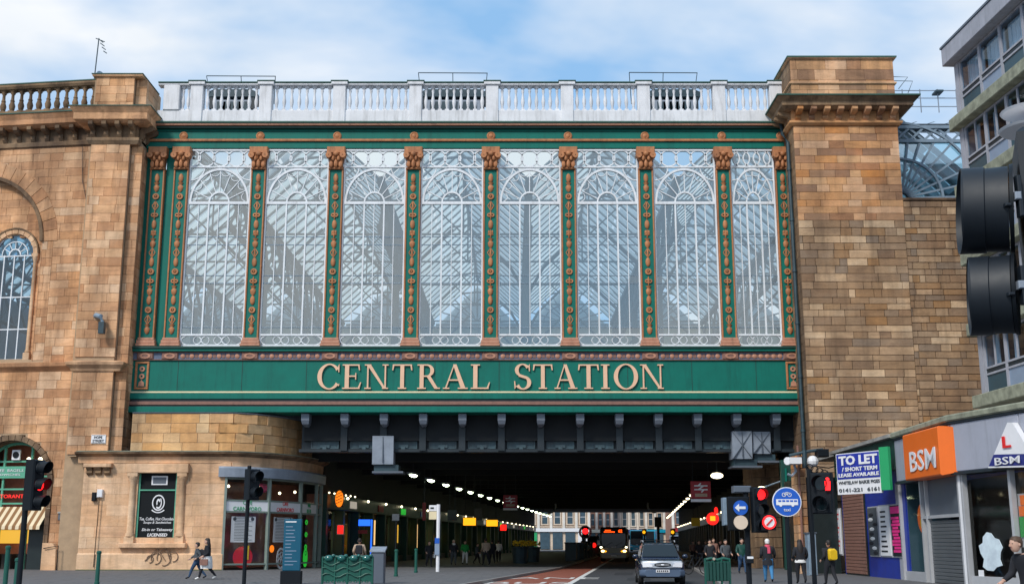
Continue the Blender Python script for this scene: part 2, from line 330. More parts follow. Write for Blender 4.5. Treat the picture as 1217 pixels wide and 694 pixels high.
    def mesh(s, name, mats, smooth=False):
        me = bpy.data.meshes.new(name); me.from_pydata([tuple(v) for v in s.v], [], s.f)
        for m in (mats if isinstance(mats, (list, tuple)) else [mats]): me.materials.append(M[m])
        me.polygons.foreach_set('material_index', s.mi)
        if smooth:
            me.polygons.foreach_set('use_smooth', [True]*len(s.f))
            try: me.set_sharp_from_angle(angle=R(40))
            except Exception: pass
        me.update(); return me
    def build(s, name, mats, parent=None, smooth=False, world=True, kind=None):
        o = bpy.data.objects.new(name, s.mesh(name, mats, smooth)); COL.objects.link(o)
        if parent:
            o.parent = parent
            if world: o.matrix_parent_inverse = wm(parent).inverted()
        if kind: o['kind'] = kind
        return o
def obj(name, me, parent=None, world=True, loc=(0, 0, 0), rz=0, scale=(1, 1, 1)):
    o = bpy.data.objects.new(name, me); COL.objects.link(o); o.location = loc; o.rotation_euler = (0, 0, rz); o.scale = scale
    if parent:
        o.parent = parent
        if world: o.matrix_parent_inverse = wm(parent).inverted()
    return o
class Fr:                                           # vertical working plane: x along, y into the wall, z up
    def __init__(s, P, Q):
        s.P = Vector(P); s.U = (Vector(Q)-s.P).normalized(); s.L = (Vector(Q)-s.P).length
        u = s.U; s.T = Matrix(((u.x, -u.y, 0, s.P.x), (u.y, u.x, 0, s.P.y), (0, 0, 1, 0), (0, 0, 0, 1))); s.a = math.atan2(u.y, u.x)
    def at(s, x, y, off=0):
        d = ray(x, y); nrm = Vector((-s.U.y, s.U.x)); p0 = s.P+nrm*off
        t = p0.dot(nrm)/(d.x*nrm.x+d.y*nrm.y); h = Vector((d.x*t, d.y*t)); return ((h-p0).dot(s.U), 1.65+d.z*t)
    def w(s, x, z, off=0): return s.T @ Vector((x, off, z))
    def mb(s): return MB(s.T)
def text(body, name, size, T, mats, parent, ex=.01, align='CENTER', bold=0, sx=1, shear=0):
    c = bpy.data.curves.new(name, 'FONT'); c.body = body; c.size = size; c.extrude = ex; c.align_x = align; c.align_y = 'CENTER'; c.offset = bold; c.shear = shear
    c.resolution_u = 2
    t = bpy.data.objects.new(name, c); COL.objects.link(t)
    dg = bpy.context.evaluated_depsgraph_get(); me = bpy.data.meshes.new_from_object(t.evaluated_get(dg))
    bpy.data.objects.remove(t); me.name = name; me.materials.clear(); me.materials.append(M[mats])
    me.transform(T @ Matrix.Rotation(PI/2, 4, 'X') @ Matrix.Diagonal((sx, 1, 1, 1)))
    return obj(name, me, parent)
def ftext(F, body, cx, cy, hpx, wpx, mats, parent, off=-.03, name='lettering', bold=0, shear=0):
    """text centred on the photo position (cx, cy) of plane F, about hpx tall and wpx wide"""
    s, z = F.at(cx, cy); s0, _ = F.at(cx-wpx/2, cy); s1, _ = F.at(cx+wpx/2, cy); _, z0 = F.at(cx, cy+hpx/2); _, z1 = F.at(cx, cy-hpx/2)
    o = text(body, name, 1, Matrix(), mats, parent, bold=bold, shear=shear, ex=.01)
    xs = [v.co.x for v in o.data.vertices]; zs = [v.co.z for v in o.data.vertices]
    w = (s1-s0)/max(1e-3, max(xs)-min(xs)); h = (z1-z0)/max(1e-3, max(zs)-min(zs)); mxx = (max(xs)+min(xs))/2; mzz = (max(zs)+min(zs))/2
    o.data.transform(F.T @ Matrix.Translation((s, off, z)) @ Matrix.Diagonal((w, 1, h, 1)) @ Matrix.Translation((-mxx, 0, -mzz))); return o

# ------------------------------------------------------------------ stone walls block by block
bm_ = MB(); bm_.bev(-.5, .5, -.5, .5, -.5, .5, .012)
BLOCK = {}
def block_mesh(m):
    if m not in BLOCK: BLOCK[m] = bm_.mesh('stone_block', m)
    return BLOCK[m]
def intervals(s0, s1, za, zb, holes):
    iv = [(s0, s1)]
    for h in holes:
        blk = h(za, zb)
        if not blk: continue
        a, b = blk; nv = []
        for p, q in iv:
            if b <= p or a >= q: nv.append((p, q)); continue
            if a > p: nv.append((p, a))
            if b < q: nv.append((b, q))
        iv = nv
    return iv
def rect(a, b, z0, z1): return lambda za, zb: (a, b) if (za+zb)/2 > z0 and (za+zb)/2 < z1 else None
def arch(c, r, z0, zs, rz=None):                    # opening with a round head: centre, half width, foot, springing
    rz = rz or r
    def f(za, zb):
        z = (za+zb)/2
        if z < z0 or z > zs+rz: return None
        w = r if z <= zs else r*math.sqrt(max(0, 1-((z-zs)/rz)**2)); return (c-w, c+w)
    return f
def path_line(F): return lambda s: (F.w(s, 0).xy, F.a)
count = {}
def blocks(root, path, s0, s1, z0, z1, ch, bl, m, holes=(), proud=.018, joint=.018, jit=.35, seed=1, mort='mortar', back=True, name='stone_block', course_jit=0, limit=290):
    rg = random.Random(seed); n = max(1, round((z1-z0)/ch))
    hs = [1+rg.uniform(-course_jit, course_jit) for _ in range(n)]; tot = sum(hs); z = z0
    extra = []
    for i in range(n):
        h = hs[i]/tot*(z1-z0); za, zb = z, z+h; z = zb
        off = rg.uniform(.2, .8)
        for p, q in intervals(s0, s1, za, zb, holes):
            s = p; first = True
            while s < q-.001:
                L = bl*(1+rg.uniform(-jit, jit)*1.4)*(off if first else 1); first = False
                if q-(s+L) < bl*.3: L = q-s
                e = min(q, s+L); w = e-s-joint
                if w > .03:
                    (px, py), a = path((s+e)/2); t = proud+rg.uniform(0, .014); nx, ny = math.sin(a), -math.cos(a)
                    count[root.name] = count.get(root.name, 0)+1
                    loc = (px+nx*(t/2-.05), py+ny*(t/2-.05), (za+zb)/2); sc = (w, t+.10, h-joint)
                    if count[root.name] <= limit: obj(name, block_mesh(m), root, loc=loc, rz=a, scale=sc)
                    else: extra.append((loc, a, sc))
                s = e
    if extra:
        mb = MB(); rv = []
        for loc, a, sc in extra:
            mb.T = Matrix.Translation(loc) @ Matrix.Rotation(a, 4, 'Z') @ Matrix.Diagonal((*sc, 1)); k = len(mb.v); mb.bev(-.5, .5, -.5, .5, -.5, .5, .012); r_ = rg.random(); rv += [r_]*(len(mb.v)-k)
        o = mb.build(name, m, root, kind='stuff'); at = o.data.attributes.new('rnd', 'FLOAT', 'POINT'); at.data.foreach_set('value', rv)
    if back:                                        # mortar bed behind the blocks, open where the openings are
        mb = MB(); st = .25; k = max(1, int((s1-s0)/st)); zk = max(1, int((z1-z0)/.25)) if holes else 1
        for j in range(zk):
            za, zb = z0+(z1-z0)*j/zk, z0+(z1-z0)*(j+1)/zk
            for p, q in intervals(s0, s1, za, zb, holes):
                kk = max(1, int((q-p)/2.0)); pts = [path(p+(q-p)*i/kk) for i in range(kk+1)]
                for (A, aa), (B, ab) in zip(pts, pts[1:]): mb.add([(A[0], A[1], za), (B[0], B[1], za), (B[0], B[1], zb), (A[0], A[1], zb)], [(0, 1, 2, 3)])
        mb.build('mortar_bed', mort, root)
def ring_stones(root, F, c, zs, r0, r1, n, m, y0=-.10, y1=.1, a0=0, a1=PI, name='voussoir', joint=.02):
    for k in range(n):
        p, q = a0+(a1-a0)*k/n, a0+(a1-a0)*(k+1)/n; j = joint/r1
        F.mb().ring(c, zs, r0, r1, p+j, q-j, 2, y0, y1).build(name, m, root)
def profile(root, F, s0, s1, prof, m, name, ret=0):   # moulding: profile (y, z) run along the plane; ret: returns at the ends
    mb = F.mb(); mb.loft([[(s0 - (-y if ret & 1 else 0), y, z) for y, z in prof], [(s1 + (-y if ret & 2 else 0), y, z) for y, z in prof]])
    return mb.build(name, m, root)

# ------------------------------------------------------------------ ground, road, pavements
def sheet(pts, z, name, m, kind='structure'):
    o = MB().add([(x, y, z) for x, y in pts], [tuple(range(len(pts)))]).build(name, m); o['kind'] = kind; return o
sheet([(-900, -300), (900, -300), (900, 1500), (-900, 1500)], -.008, 'ground', 'asphalt')
def KL(Y): return (-.7+(Y-53)*.16) if Y < 77 else (3.14+(Y-77)*.108)      # left kerb
def KR(Y): return 8.9+(Y-53)*(.125 if Y < 53 else .115)                     # right kerb
ysr = [-20, 20, 53, 77, 120, 180, 272]
sheet([(KL(y), y) for y in ysr]+[(KR(y), y) for y in ysr[::-1]], -.004, 'road', 'asphalt')
red = [38, 53, 77, 120, 180, 330]
sheet([(KL(y)+.05, y) for y in red]+[(S(5.75, y)[0], y) for y in red[::-1]], 0, 'bus_lane_surface', 'red_lane')
sheet([(S(5.75, y)[0], y) for y in (38, 180)]+[(S(6.0, y)[0], y) for y in (180, 38)], .004, 'lane_line', 'road_white')
for i in range(14):
    y = 50+i*9; sheet([(S(8.9, y)[0], y), (S(9.0, y)[0], y), (S(9.0, y+3)[0], y+3), (S(8.9, y+3)[0], y+3)], .004, 'centre_line', 'road_white')
rg0 = random.Random(12)
for k in range(9):
    y = 47+k*7.5+rg0.uniform(-2, 2); x = S(rg0.choice((6.6, 7.4, 8.2, 10.2)), y)[0]; w, l = rg0.uniform(.5, 1.4), rg0.uniform(2, 7)
    sheet([(x, y), (x+w, y), (x+w+.108*l, y+l), (x+.108*l, y+l)], .0015, 'tarmac_patch', 'asphalt_new')
for (x, y) in ((1.5, 47.5), (4.6, 49), (7.4, 55), (-2.5, 49.5), (-10, 47), (-15, 50)):
    z = .127 if x < KL(y) else .006; o = MB().lathe([(.30, z-.01), (.32, z), (.30, z+.004), (.01, z+.005)], x, y, 16).build('manhole_cover', 'iron_plate'); o['kind'] = 'structure'
_, a = 0, -math.atan(.108)
for body, Yc, hl in (('BUS', 50.5, 2.6), ('LANE', 57.5, 2.6)):
    cx = (KL(Yc)+S(5.75, Yc)[0])/2
    c = bpy.data.curves.new('lettering', 'FONT'); c.body = body; c.align_x = 'CENTER'; c.align_y = 'CENTER'; t = bpy.data.objects.new('t', c); COL.objects.link(t)
    me = bpy.data.meshes.new_from_object(t.evaluated_get(bpy.context.evaluated_depsgraph_get())); bpy.data.objects.remove(t)
    me.materials.clear(); me.materials.append(M['road_white']); me.transform(Matrix.Diagonal((2.2, hl/.72, 1, 1)))
    o = obj('road_marking', me, loc=(cx, Yc, .006), rz=a); o['kind'] = 'structure'
def pavement(name, edge, far, sgn):
    mb = MB(); ks = MB()
    for y0, y1 in zip(edge, edge[1:]):
        k = KL if sgn < 0 else KR
        mb.hprism([(far, y0), (k(y0)+sgn*.15, y0), (k(y1)+sgn*.15, y1), (far, y1)], -.05, .12)
        n = max(1, int((y1-y0)/1.2))
        for i in range(n):
            a0 = y0+(y1-y0)*i/n; a1 = y0+(y1-y0)*(i+1)/n-.015
            ks.hprism([(k(a0)+sgn*.146, a0), (k(a0), a0), (k(a1), a1), (k(a1)+sgn*.146, a1)], -.05, .128)
    o = mb.build(name, 'paving'); o['kind'] = 'structure'; q = ks.build('kerb', 'kerb_stone'); q['kind'] = 'structure'; return o
pavement('pavement_left', ysr, -70, -1); pavement('pavement_right', ysr, 60, 1)
sl = MB(); rg = random.Random(4)
for j in range(46):                                  # paving slabs in front of the station, thin joints left open
    y = 40+j*.62
    for i in range(44):
        x = -27+i*.93+(.46 if j % 2 else 0)
        if x+.9 < KL(y)-.2: sl.box(x, x+.905, y, y+.6, .121, .124+rg.uniform(0, .005))
o = sl.build('paving_slabs', 'paving_slab'); o['kind'] = 'structure'

# ------------------------------------------------------------------ the glazed station bridge over the street
FB = Fr((0, 70), (1, 70))
br = thing('station_bridge', 'green and gold glazed railway station bridge spanning the street with CENTRAL STATION letters', 'bridge', (-2.8, 70, 0))
XL, XR, BW = -23.2, 17.6, 4.87
Z = lambda y: zz(y, 70)
def band(y0, y1, d0, m, name='moulding', d1=.6, xl=XL, xr=XR, b=.02):
    return FB.mb().bev(xl, xr, -d0, d1, Z(y1), Z(y0), b).build(name, m, br)
# entablature
band(148, 150.2, .62, 'verdigris', 'cornice'); band(150.2, 152.4, .55, 'pink_gold', 'cornice'); band(152.4, 155, .40, 'dark_green', 'cornice')
band(155, 166.6, .16, 'green_paint', 'entablature'); band(166.6, 169.4, .24, 'gold', 'moulding'); band(169.4, 177.2, .12, 'green_paint', 'architrave')
band(157.5, 158.2, .19, 'dark_green', 'moulding')
# below the windows
band(412.6, 415.2, .42, 'dark_green', 'sill'); band(415.2, 418.4, .34, 'green_paint', 'sill')
band(418.4, 428.6, .12, 'frieze_blue', 'frieze'); band(418.4, 419.6, .17, 'frieze_brown', 'moulding'); band(427.4, 428.6, .17, 'frieze_brown', 'moulding')
band(428.6, 465.2, .06, 'green_paint', 'fascia'); band(465.2, 467.3, .14, 'cream_line', 'moulding'); band(467.3, 474.5, .20, 'green_paint', 'lower_band')
band(474.5, 477.4, .12, 'iron_dark', 'lower_band'); band(477.4, 481.6, .26, 'frieze_brown', 'lower_band'); band(481.6, 483.6, .2, 'iron_dark', 'lower_band'); band(483.6, 490.5, .34, 'green_paint', 'bottom_flange', d1=1.6)
for x in [XL+2.9+3.9*i for i in range(10)]:            # plate joints of the fascia
    FB.mb().box(x, x+.035, -.072, -.05, Z(464.9), Z(428.9)).build('plate_joint', 'dark_green', br)
PX = [-22.3, -20.8]+[-1.33+BW*k for k in range(-3, 4)]+[17.0]
studm = MB(); studm.lathe([(.17, 0), (.17, .03), (.09, .07), (.01, .08)], n=10); studm.T = Matrix()
sm = MB(Matrix.Rotation(PI/2, 4, 'X')); sm.lathe([(.15, 0), (.15, .03), (.09, .06), (.02, .07)], n=8); stud = sm.mesh('stud', 'pink_gold', True)
sm = MB(Matrix.Rotation(PI/2, 4, 'X')); sm.lathe([(.27, 0), (.27, .05), (.20, .09), (.16, .06), (.08, .12), (.02, .12)], n=16); ros = sm.mesh('rosette', 'gold', True)
for i, x in enumerate(PX):
    if i: obj('rosette', ros, br, loc=(x, 69.84, Z(163)))
    FB.mb().bev(x-.50, x+.50, -.22, .1, Z(427.6), Z(419.4), .06).build('frieze_block', 'frieze_brown', br)
    FB.mb().ring(x, Z(423.5), .10, .17, 0, 2*PI, 12, -.25, -.2, sx=2).build('frieze_ornament', 'pink_gold', br)
    if 1 <= i < len(PX)-1:
        w = PX[i+1]-x
        for k in range(7): obj('stud', stud, br, loc=(x+.5+(w-1)*(k+.5)/7, 69.88, Z(423.5)))
        for k in range(6): FB.mb().bev(x+.5+(w-1)*(k+1)/7-.1, x+.5+(w-1)*(k+1)/7+.1, -.145, .1, Z(425.8), Z(421.2), .02).build('frieze_tile', 'frieze_brown', br)
for xc in (-22.45, 17.05):                            # ornate end panels of the fascia
    mb = FB.mb(); z0, z1 = Z(463), Z(430)
    for b in ((xc-.42, xc+.42, z0, z0+.13), (xc-.42, xc+.42, z1-.13, z1), (xc-.42, xc-.29, z0+.13, z1-.13), (xc+.29, xc+.42, z0+.13, z1-.13)): mb.bev(b[0], b[1], -.16, .1, b[2], b[3], .03)
    mb.build('end_panel_frame', 'gold', br)
    mb = FB.mb()
    for k in range(3): mb.ring(xc, z0+.35+k*.45, .07, .17, 0, 2*PI, 10, -.13, -.05)
    mb.prism([(xc-.2, z0+.2), (xc+.2, z0+.2), (xc, z0+.6)], -.14, -.05); mb.build('end_panel_ornament', 'pink_gold', br)
FB.mb().box(-22.3+.5, -20.8-.5, .02, .3, Z(412.6), Z(177.2)).build('side_panel', 'green_paint', br)
FB.mb().box(XL, -22.3-.4, .02, .3, Z(412.6), Z(177.2)).build('side_panel', 'green_paint', br)
# lettering: serif capitals cut as solids
def glyph(ch):
    P = []                                           # polygons in a unit box, cap height 1
    st, th, sf = .17, .055, .05
    def stem(x, z0=0, z1=1, w=st, l=.10): P.append([(x, z0+sf), (x+w, z0+sf), (x+w, z1-sf), (x, z1-sf)]); serif(x, w, z0, l); serif(x, w, z1-sf, l)
    def serif(x, w, z, l): P.append([(x-l, z), (x+w+l, z), (x+w+l, z+sf), (x-l, z+sf)])
    def arc(cx, cz, rx, rz, a0, a1, w0, w1, n=22):      # stroke swelling towards the sides
        for k in range(n):
            q = []
            for a in (a0+(a1-a0)*k/n, a0+(a1-a0)*(k+1)/n):
                w = w0+(w1-w0)*abs(math.cos(a))**1.3; q.append(((cx+rx*math.cos(a), cz+rz*math.sin(a)), (cx+(rx-w)*math.cos(a), cz+(rz-w)*math.sin(a))))
            P.append([q[0][0], q[1][0], q[1][1], q[0][1]])
    if ch == 'I': stem(.1); w = .37
    elif ch == 'T': stem(.36); P.append([(.02, 1-th), (.87, 1-th), (.87, 1), (.02, 1)]); P.append([(.0, .76), (.05, .76), (.09, 1-th), (.02, 1-th)]); P.append([(.84, .76), (.89, .76), (.87, 1-th), (.80, 1-th)]); w = .89
    elif ch in 'EL':
        stem(.1); P.append([(.27, 0), (.72, 0), (.72, th), (.27, th)]); P.append([(.65, th), (.72, th), (.78, .27), (.74, .27)])
        if ch == 'E': P.append([(.27, 1-th), (.70, 1-th), (.70, 1), (.27, 1)]); P.append([(.64, 1-th), (.70, 1-th), (.72, .76), (.68, .76)]); P.append([(.27, .49), (.56, .49), (.56, .49+th), (.27, .49+th)]); P.append([(.53, .38), (.57, .38), (.57, .65), (.53, .65)])
        w = .8
    elif ch == 'N': stem(.1, w=.06); stem(.80, w=.06, l=.09); P.append([(.08, 1), (.24, 1), (.86, 0), (.76, 0)]); w = .95
    elif ch == 'A': P.append([(.42, .97), (.47, 1), (.15, sf), (.09, sf)]); P.append([(.40, 1), (.54, 1), (.90, sf), (.71, sf)]); P.append([(.24, .33), (.64, .33), (.64, .33+th), (.24, .33+th)]); P.append([(0, 0), (.26, 0), (.26, sf), (0, sf)]); P.append([(.60, 0), (1, 0), (1, sf), (.60, sf)]); w = 1
    elif ch == 'R': stem(.1); arc(.42, .745, .29, .255, -PI/2, PI/2, .055, .16, 14); P.append([(.27, 1-th), (.43, 1-th), (.43, 1), (.27, 1)]); P.append([(.27, .49), (.43, .49), (.43, .49+th), (.27, .49+th)]); P.append([(.40, .50), (.56, .52), (.88, .03), (.74, 0)]); P.append([(.74, 0), (.97, 0), (.97, sf), (.84, sf)]); w = .97
    elif ch == 'O': arc(.5, .5, .5, .53, 0, 2*PI, .05, .17, 36); w = 1
    elif ch == 'C': arc(.5, .5, .5, .53, R(38), R(322), .05, .18, 30); P.append([(.87, .68), (.91, .68), (.91, 1.02), (.86, .93)]); P.append([(.86, .16), (.92, .22), (.92, .14), (.90, .10)]); w = .94
    elif ch == 'S': arc(.34, .765, .31, .265, R(30), R(255), .05, .155, 18); arc(.36, .255, .33, .285, R(-150), R(82), .05, .165, 20); P.append([(.24, .60), (.17, .505), (.50, .40), (.56, .48)]); P.append([(.60, .72), (.64, .72), (.63, 1.02), (.58, .94)]); P.append([(.02, -.02), (.07, .06), (.04, .32), (0, .32)]); w = .69
    return P, w
LET = [('C', 377.3, 404), ('E', 407, 430), ('N', 433.3, 461.5), ('T', 466, 490), ('R', 496, 523), ('A', 526.5, 556), ('L', 559.5, 583), ('S', 611, 631.3), ('T', 633.3, 657), ('A', 659, 686), ('T', 687, 712), ('I', 714.3, 724.5), ('O', 729.5, 758.3), ('N', 761, 788.5)]
for ch, x0, x1 in LET:
    P, w = glyph(ch); X0, X1 = xx(x0, 448, 69.85), xx(x1, 448, 69.85); z0, z1 = Z(462.4), Z(433.4)
    mb = FB.mb()
    for k, q in enumerate(P): mb.prism([(X0+(X1-X0)*a/w, z0+(z1-z0)*b) for a, b in q], -.19-.0004*k, -.05)
    mb.build('letter', 'letter_gold', br)
# pilasters: one built, the others copied
zb, zt = Z(412.4), Z(177.4)
def make_pilaster():
    r = thing('pilaster', None, None, (PX[0], 70, 0)); r.parent = br; r.matrix_parent_inverse = wm(br).inverted()
    L = lambda: MB(FB.T @ Matrix.Translation((PX[0], 0, 0)))
    zs0, zs1 = Z(402.5), Z(203)
    L().bev(-.42, .42, -.16, .25, zs0, zs1, .03).build('shaft', 'green_paint', r)
    mb = L(); mb.bev(-.46, -.37, -.24, .2, zs0, zs1, .02); mb.bev(.37, .46, -.24, .2, zs0, zs1, .02); mb.build('edge_strip', 'gold', r)
    mb = L(); z = zb
    for h, w, d in ((.16, .60, .42), (.22, .56, .38), (.16, .50, .32)): mb.bev(-w, w, -d, .2, z, z+h-.004, .03); z += h
    mb.build('pilaster_base', 'pink_gold', r)
    mb = L(); c0 = Z(203); mb.bev(-.46, .46, -.34, .2, c0, c0+.10, .03)
    mb.loft([[(-a, -d, z), (a, -d, z), (a, .2, z), (-a, .2, z)] for a, d, z in ((.40, .26, c0+.10), (.41, .28, c0+.55), (.50, .44, c0+.95), (.53, .48, c0+1.0))])
    mb.bev(-.57, .57, -.52, .2, c0+1.0, zt, .04)
    for sx in (-1, 1):
        mb.ring(sx*.44, c0+.86, .03, .19, 0, 2*PI, 12, -.62, -.2); mb.blob((sx*.30, -.38, c0+.30), (.14, .10, .24), 8, 5); mb.blob((sx*.17, -.48, c0+.66), (.10, .10, .17), 8, 5)
    mb.blob((0, -.40, c0+.34), (.13, .12, .28), 8, 5); mb.blob((0, -.56, c0+.95), (.16, .10, .16), 8, 5); mb.build('capital', 'gold', r, smooth=True)
    # running ornament, top to bottom as in the photograph
    seq = 'ovbdcorvdobcvobdv'; z = zs1-.3; H = (zs1-zs0-.5)/len(seq)
    for k, ch in enumerate(seq):
        mb = L(); zc = z-H*(k+.5)+.05; h = H/2
        if ch == 'o': mb.blob((0, -.18, zc), (.15, .09, h*1.0), 10, 6)
        elif ch == 'v': mb.loft([[(a*math.cos(2*PI*i/8), -.18+.5*a*math.sin(2*PI*i/8), q) for i in range(8)] for a, q in ((.04, zc-h), (.14, zc-h*.6), (.18, zc+.1*h), (.08, zc+.5*h), (.18, zc+h))])
        elif ch == 'b': mb.ring(0, zc, .10, .20, 0, 2*PI, 14, -.24, -.12); mb.blob((0, -.2, zc), .07, 8, 5)
        elif ch == 'd':
            mb.bar((0, zc-h), (.19, zc), .05, -.2, -.12); mb.bar((0, zc-h), (-.19, zc), .05, -.2, -.12); mb.bar((.19, zc), (0, zc+h), .05, -.203, -.12); mb.bar((-.19, zc), (0, zc+h), .05, -.203, -.12); mb.blob((0, -.16, zc), (.07, .07, h), 8, 5)
        elif ch == 'c': mb.ring(-.10, zc, .05, .13, 0, 2*PI, 10, -.24, -.12); mb.ring(.10, zc, .05, .13, 0, 2*PI, 10, -.24, -.12); mb.blob((0, -.2, zc), (.06, .07, h), 8, 5)
        else: mb.blob((0, -.17, zc-.05), (.19, .07, .07), 10, 5); mb.blob((-.1, -.17, zc+.1), (.07, .06, .14), 8, 5); mb.blob((.1, -.17, zc+.1), (.07, .06, .14), 8, 5); mb.blob((0, -.18, zc), (.06, .08, h*.98), 8, 5)
        mb.build('ornament', 'gold', r, smooth=True)
    return r
pil = make_pilaster()
for x in PX[1:]:
    c = copy_tree(pil, br); c.location.x = x
# windows
def make_window(xc, w):
    r = thing('window', None, None, (xc, 70, 0)); r.parent = br; r.matrix_parent_inverse = wm(br).inverted()
    x0, x1 = xc-w/2, xc+w/2; f = .10; y0, y1 = -.03, .13
    zA, zB, zC, zD, zE, zF = Z(411.8), Z(398), Z(241.5), Z(199), Z(178), 0
    mb = FB.mb()
    for a, b, c, d in ((x0, x0+f, zA, zE), (x1-f, x1, zA, zE)): mb.bev(a, b, y0-.05, y1, c, d, .02)
    for z, t in ((zA+.06, .13), (zB, .11), (zC, .17), (zD, .08), (zE-.05, .10)): mb.box(x0+f, x1-f, y0-.035, y1, z-t/2, z+t/2)
    mb.build('window_frame', 'white_paint', r)
    g = x1-x0-2*f
    for k in range(1, 6):
        x = x0+f+g*k/6; t = .095 if k % 2 == 0 else .045
        FB.mb().box(x-t/2, x+t/2, y0-(.02 if k % 2 == 0 else 0), y1-.03, zB+.055, zC-.085).build('mullion', 'white_paint', r)
    for y in (281.5, 291, 327.5, 336.5, 389):
        FB.mb().box(x0+f, x1-f, y0+.04, y1-.05, Z(y)-.022, Z(y)+.022).build('glazing_bar', 'steel_blue', r)
    mb = FB.mb()                                     # foot: three ovals
    for k in range(3):
        c = x0+f+g*(k+.5)/3; h = (zB-zA)/2; mb.ring(c, zA+h+.03, .94*g/6, 1.05*g/6, 0, 2*PI, 20, y0, y1-.05, sx=1, sz=h*.86/(g/6))
        if k: mb.ring(x0+f+g*k/3, zA+h+.03, .94*g/6, 1.02*g/6, 0, 2*PI, 16, y0+.01, y1-.07, sx=.8, sz=h*.86/(g/6))
    mb.build('foot_tracery', 'white_paint', r); mb = FB.mb()
    # head: row of circles
    for k in range(5):
        c = x0+f+g*k/4; rz = (zE-zD)/2*.92; a0, a1 = (0, 2*PI) if 0 < k < 4 else ((-PI/2, PI/2) if k == 0 else (PI/2, 3*PI/2))
        mb.ring(c, (zD+zE)/2, rz-.05, rz+.03, a0, a1, 20, y0, y1-.05)
        if k < 4:
            pass
    for k in (0, 1, 3, 4): 
        c = x0+f+g*(k+.0)/4; a0, a1 = {0: (-PI/2, 0), 4: (PI, 1.5*PI)}.get(k, (PI, 2*PI))
        if k in (0, 4): mb.ring(c, zD, .82, .88, a0, a1, 12, y0+.01, y1-.05)
    # fanlight
    H = zD-zC-.12; rx = g/2-.03
    mb.ring(xc, zC, .955, 1.02, 0, PI, 30, y0-.03, y1-.03, sx=rx, sz=H); mb.ring(xc, zC, .315, .365, 0, PI, 18, y0-.02, y1-.03, sx=rx, sz=H*.92)
    for k in range(1, 8):
        a = PI*k/8; mb.bar((xc+.35*rx*math.cos(a), zC+.33*H*math.sin(a)), (xc+.96*rx*math.cos(a), zC+.96*H*math.sin(a)), .05, y0+.005, y1-.06)
    for k in range(8):
        a = PI*(k+.5)/8; mb.ring(xc+rx*.93*math.cos(a), zC+H*.93*math.sin(a), .26, .30, a+PI-1.2, a+PI+1.2, 6, y0+.012, y1-.07)
    mb.build('tracery', 'white_paint', r)
    rows = [zB, Z(389), Z(336.5), Z(327.5), Z(291), Z(281.5), zC]
    for j in range(len(rows)-1):                     # one pane per opening, set with a hair of tilt as old glass is
        for k in range(6):
            a, b = x0+f+g*k/6, x0+f+g*(k+1)/6; t = random.uniform(-.004, .004); q = random.uniform(-.004, .004)
            FB.mb().add([(a, .055+t, rows[j]), (b, .055-t, rows[j]), (b, .055-t+q, rows[j+1]), (a, .055+t+q, rows[j+1])], [(0, 1, 2, 3)]).build('pane', 'screen_glass', r)
    for k in range(3): FB.mb().add([(x0+f+g*k/3, .055, zA), (x0+f+g*(k+1)/3, .055, zA), (x0+f+g*(k+1)/3, .055, zB), (x0+f+g*k/3, .055, zB)], [(0, 1, 2, 3)]).build('pane', 'screen_glass', r)
    for k in range(4): FB.mb().add([(x0+f+g*k/4, .055, zD), (x0+f+g*(k+1)/4, .055, zD), (x0+f+g*(k+1)/4, .055, zE), (x0+f+g*k/4, .055, zE)], [(0, 1, 2, 3)]).build('pane', 'screen_glass', r)
    for k in range(2): FB.mb().add([(x0+f+g*k/2, .055, zC), (x0+f+g*(k+1)/2, .055, zC), (x0+f+g*(k+1)/2, .055, zD), (x0+f+g*k/2, .055, zD)], [(0, 1, 2, 3)]).build('pane', 'screen_glass', r)
    return r
w0 = make_window((PX[1]+PX[2])/2, BW-.94)
for i in range(2, len(PX)-2): c = copy_tree(w0, br); c.location.x = (PX[i]+PX[i+1])/2
make_window((PX[-2]+PX[-1])/2, PX[-1]-PX[-2]-.94)
# balustrade of the bridge
YB = 69.85
FBB = Fr((0, YB), (1, YB)); ZB = lambda y: zz(y, YB)
mb = FBB.mb(); mb.bev(-22.6, 17.5, -.06, .5, ZB(147.6), ZB(131.5), .03); mb.build('balustrade_plinth', 'balustrade_paint', br)
mb = FBB.mb(); mb.bev(-22.6, 17.5, -.12, .46, ZB(102.2), ZB(99.8), .03); mb.build('coping', 'balustrade_paint', br)
mb = FBB.mb(); mb.bev(-22.6, 17.5, -.18, .5, ZB(99.8), ZB(98.2), .02); mb.build('coping_flashing', 'verdigris', br)
posts = [206, 234, 316, 403.5, 494, 585, 674, 765, 854.5, 922]
px_ = [xx(p, 118, YB) for p in posts]
bal = MB(); h = ZB(102.2)-ZB(131.5)
bal.box(-.13, .13, -.13, .13, 0, .12); bal.lathe([(.07, .12), (.10, .16), (.06, .22), (.115, .22+.18*h), (.125, .22+.27*h), (.085, .22+.42*h), (.055, .22+.55*h), (.10, h-.28), (.055, h-.22), (.10, h-.16), (.10, h-.12)], n=10)
bal.box(-.13, .13, -.13, .13, h-.12, h); balm = bal.mesh('baluster', 'balustrade_paint', True)
FBB.mb().bev(px_[0]-.6, px_[0]+.42, -.14, .48, ZB(131.5), ZB(102.2), .03).build('balustrade_post', 'balustrade_paint', br)
for p in px_[1:]:
    FBB.mb().bev(p-.40, p+.40, -.14, .48, ZB(147.5), ZB(102.2), .03).build('balustrade_post', 'balustrade_paint', br)
    FBB.mb().bev(p-.52, p+.52, -.24, .55, ZB(102.1), ZB(98.4), .03).build('post_cap', 'balustrade_paint', br)
    FBB.mb().bev(p-.56, p+.56, -.27, .58, ZB(98.3), ZB(97.0), .02).build('cap_flashing', 'verdigris', br)
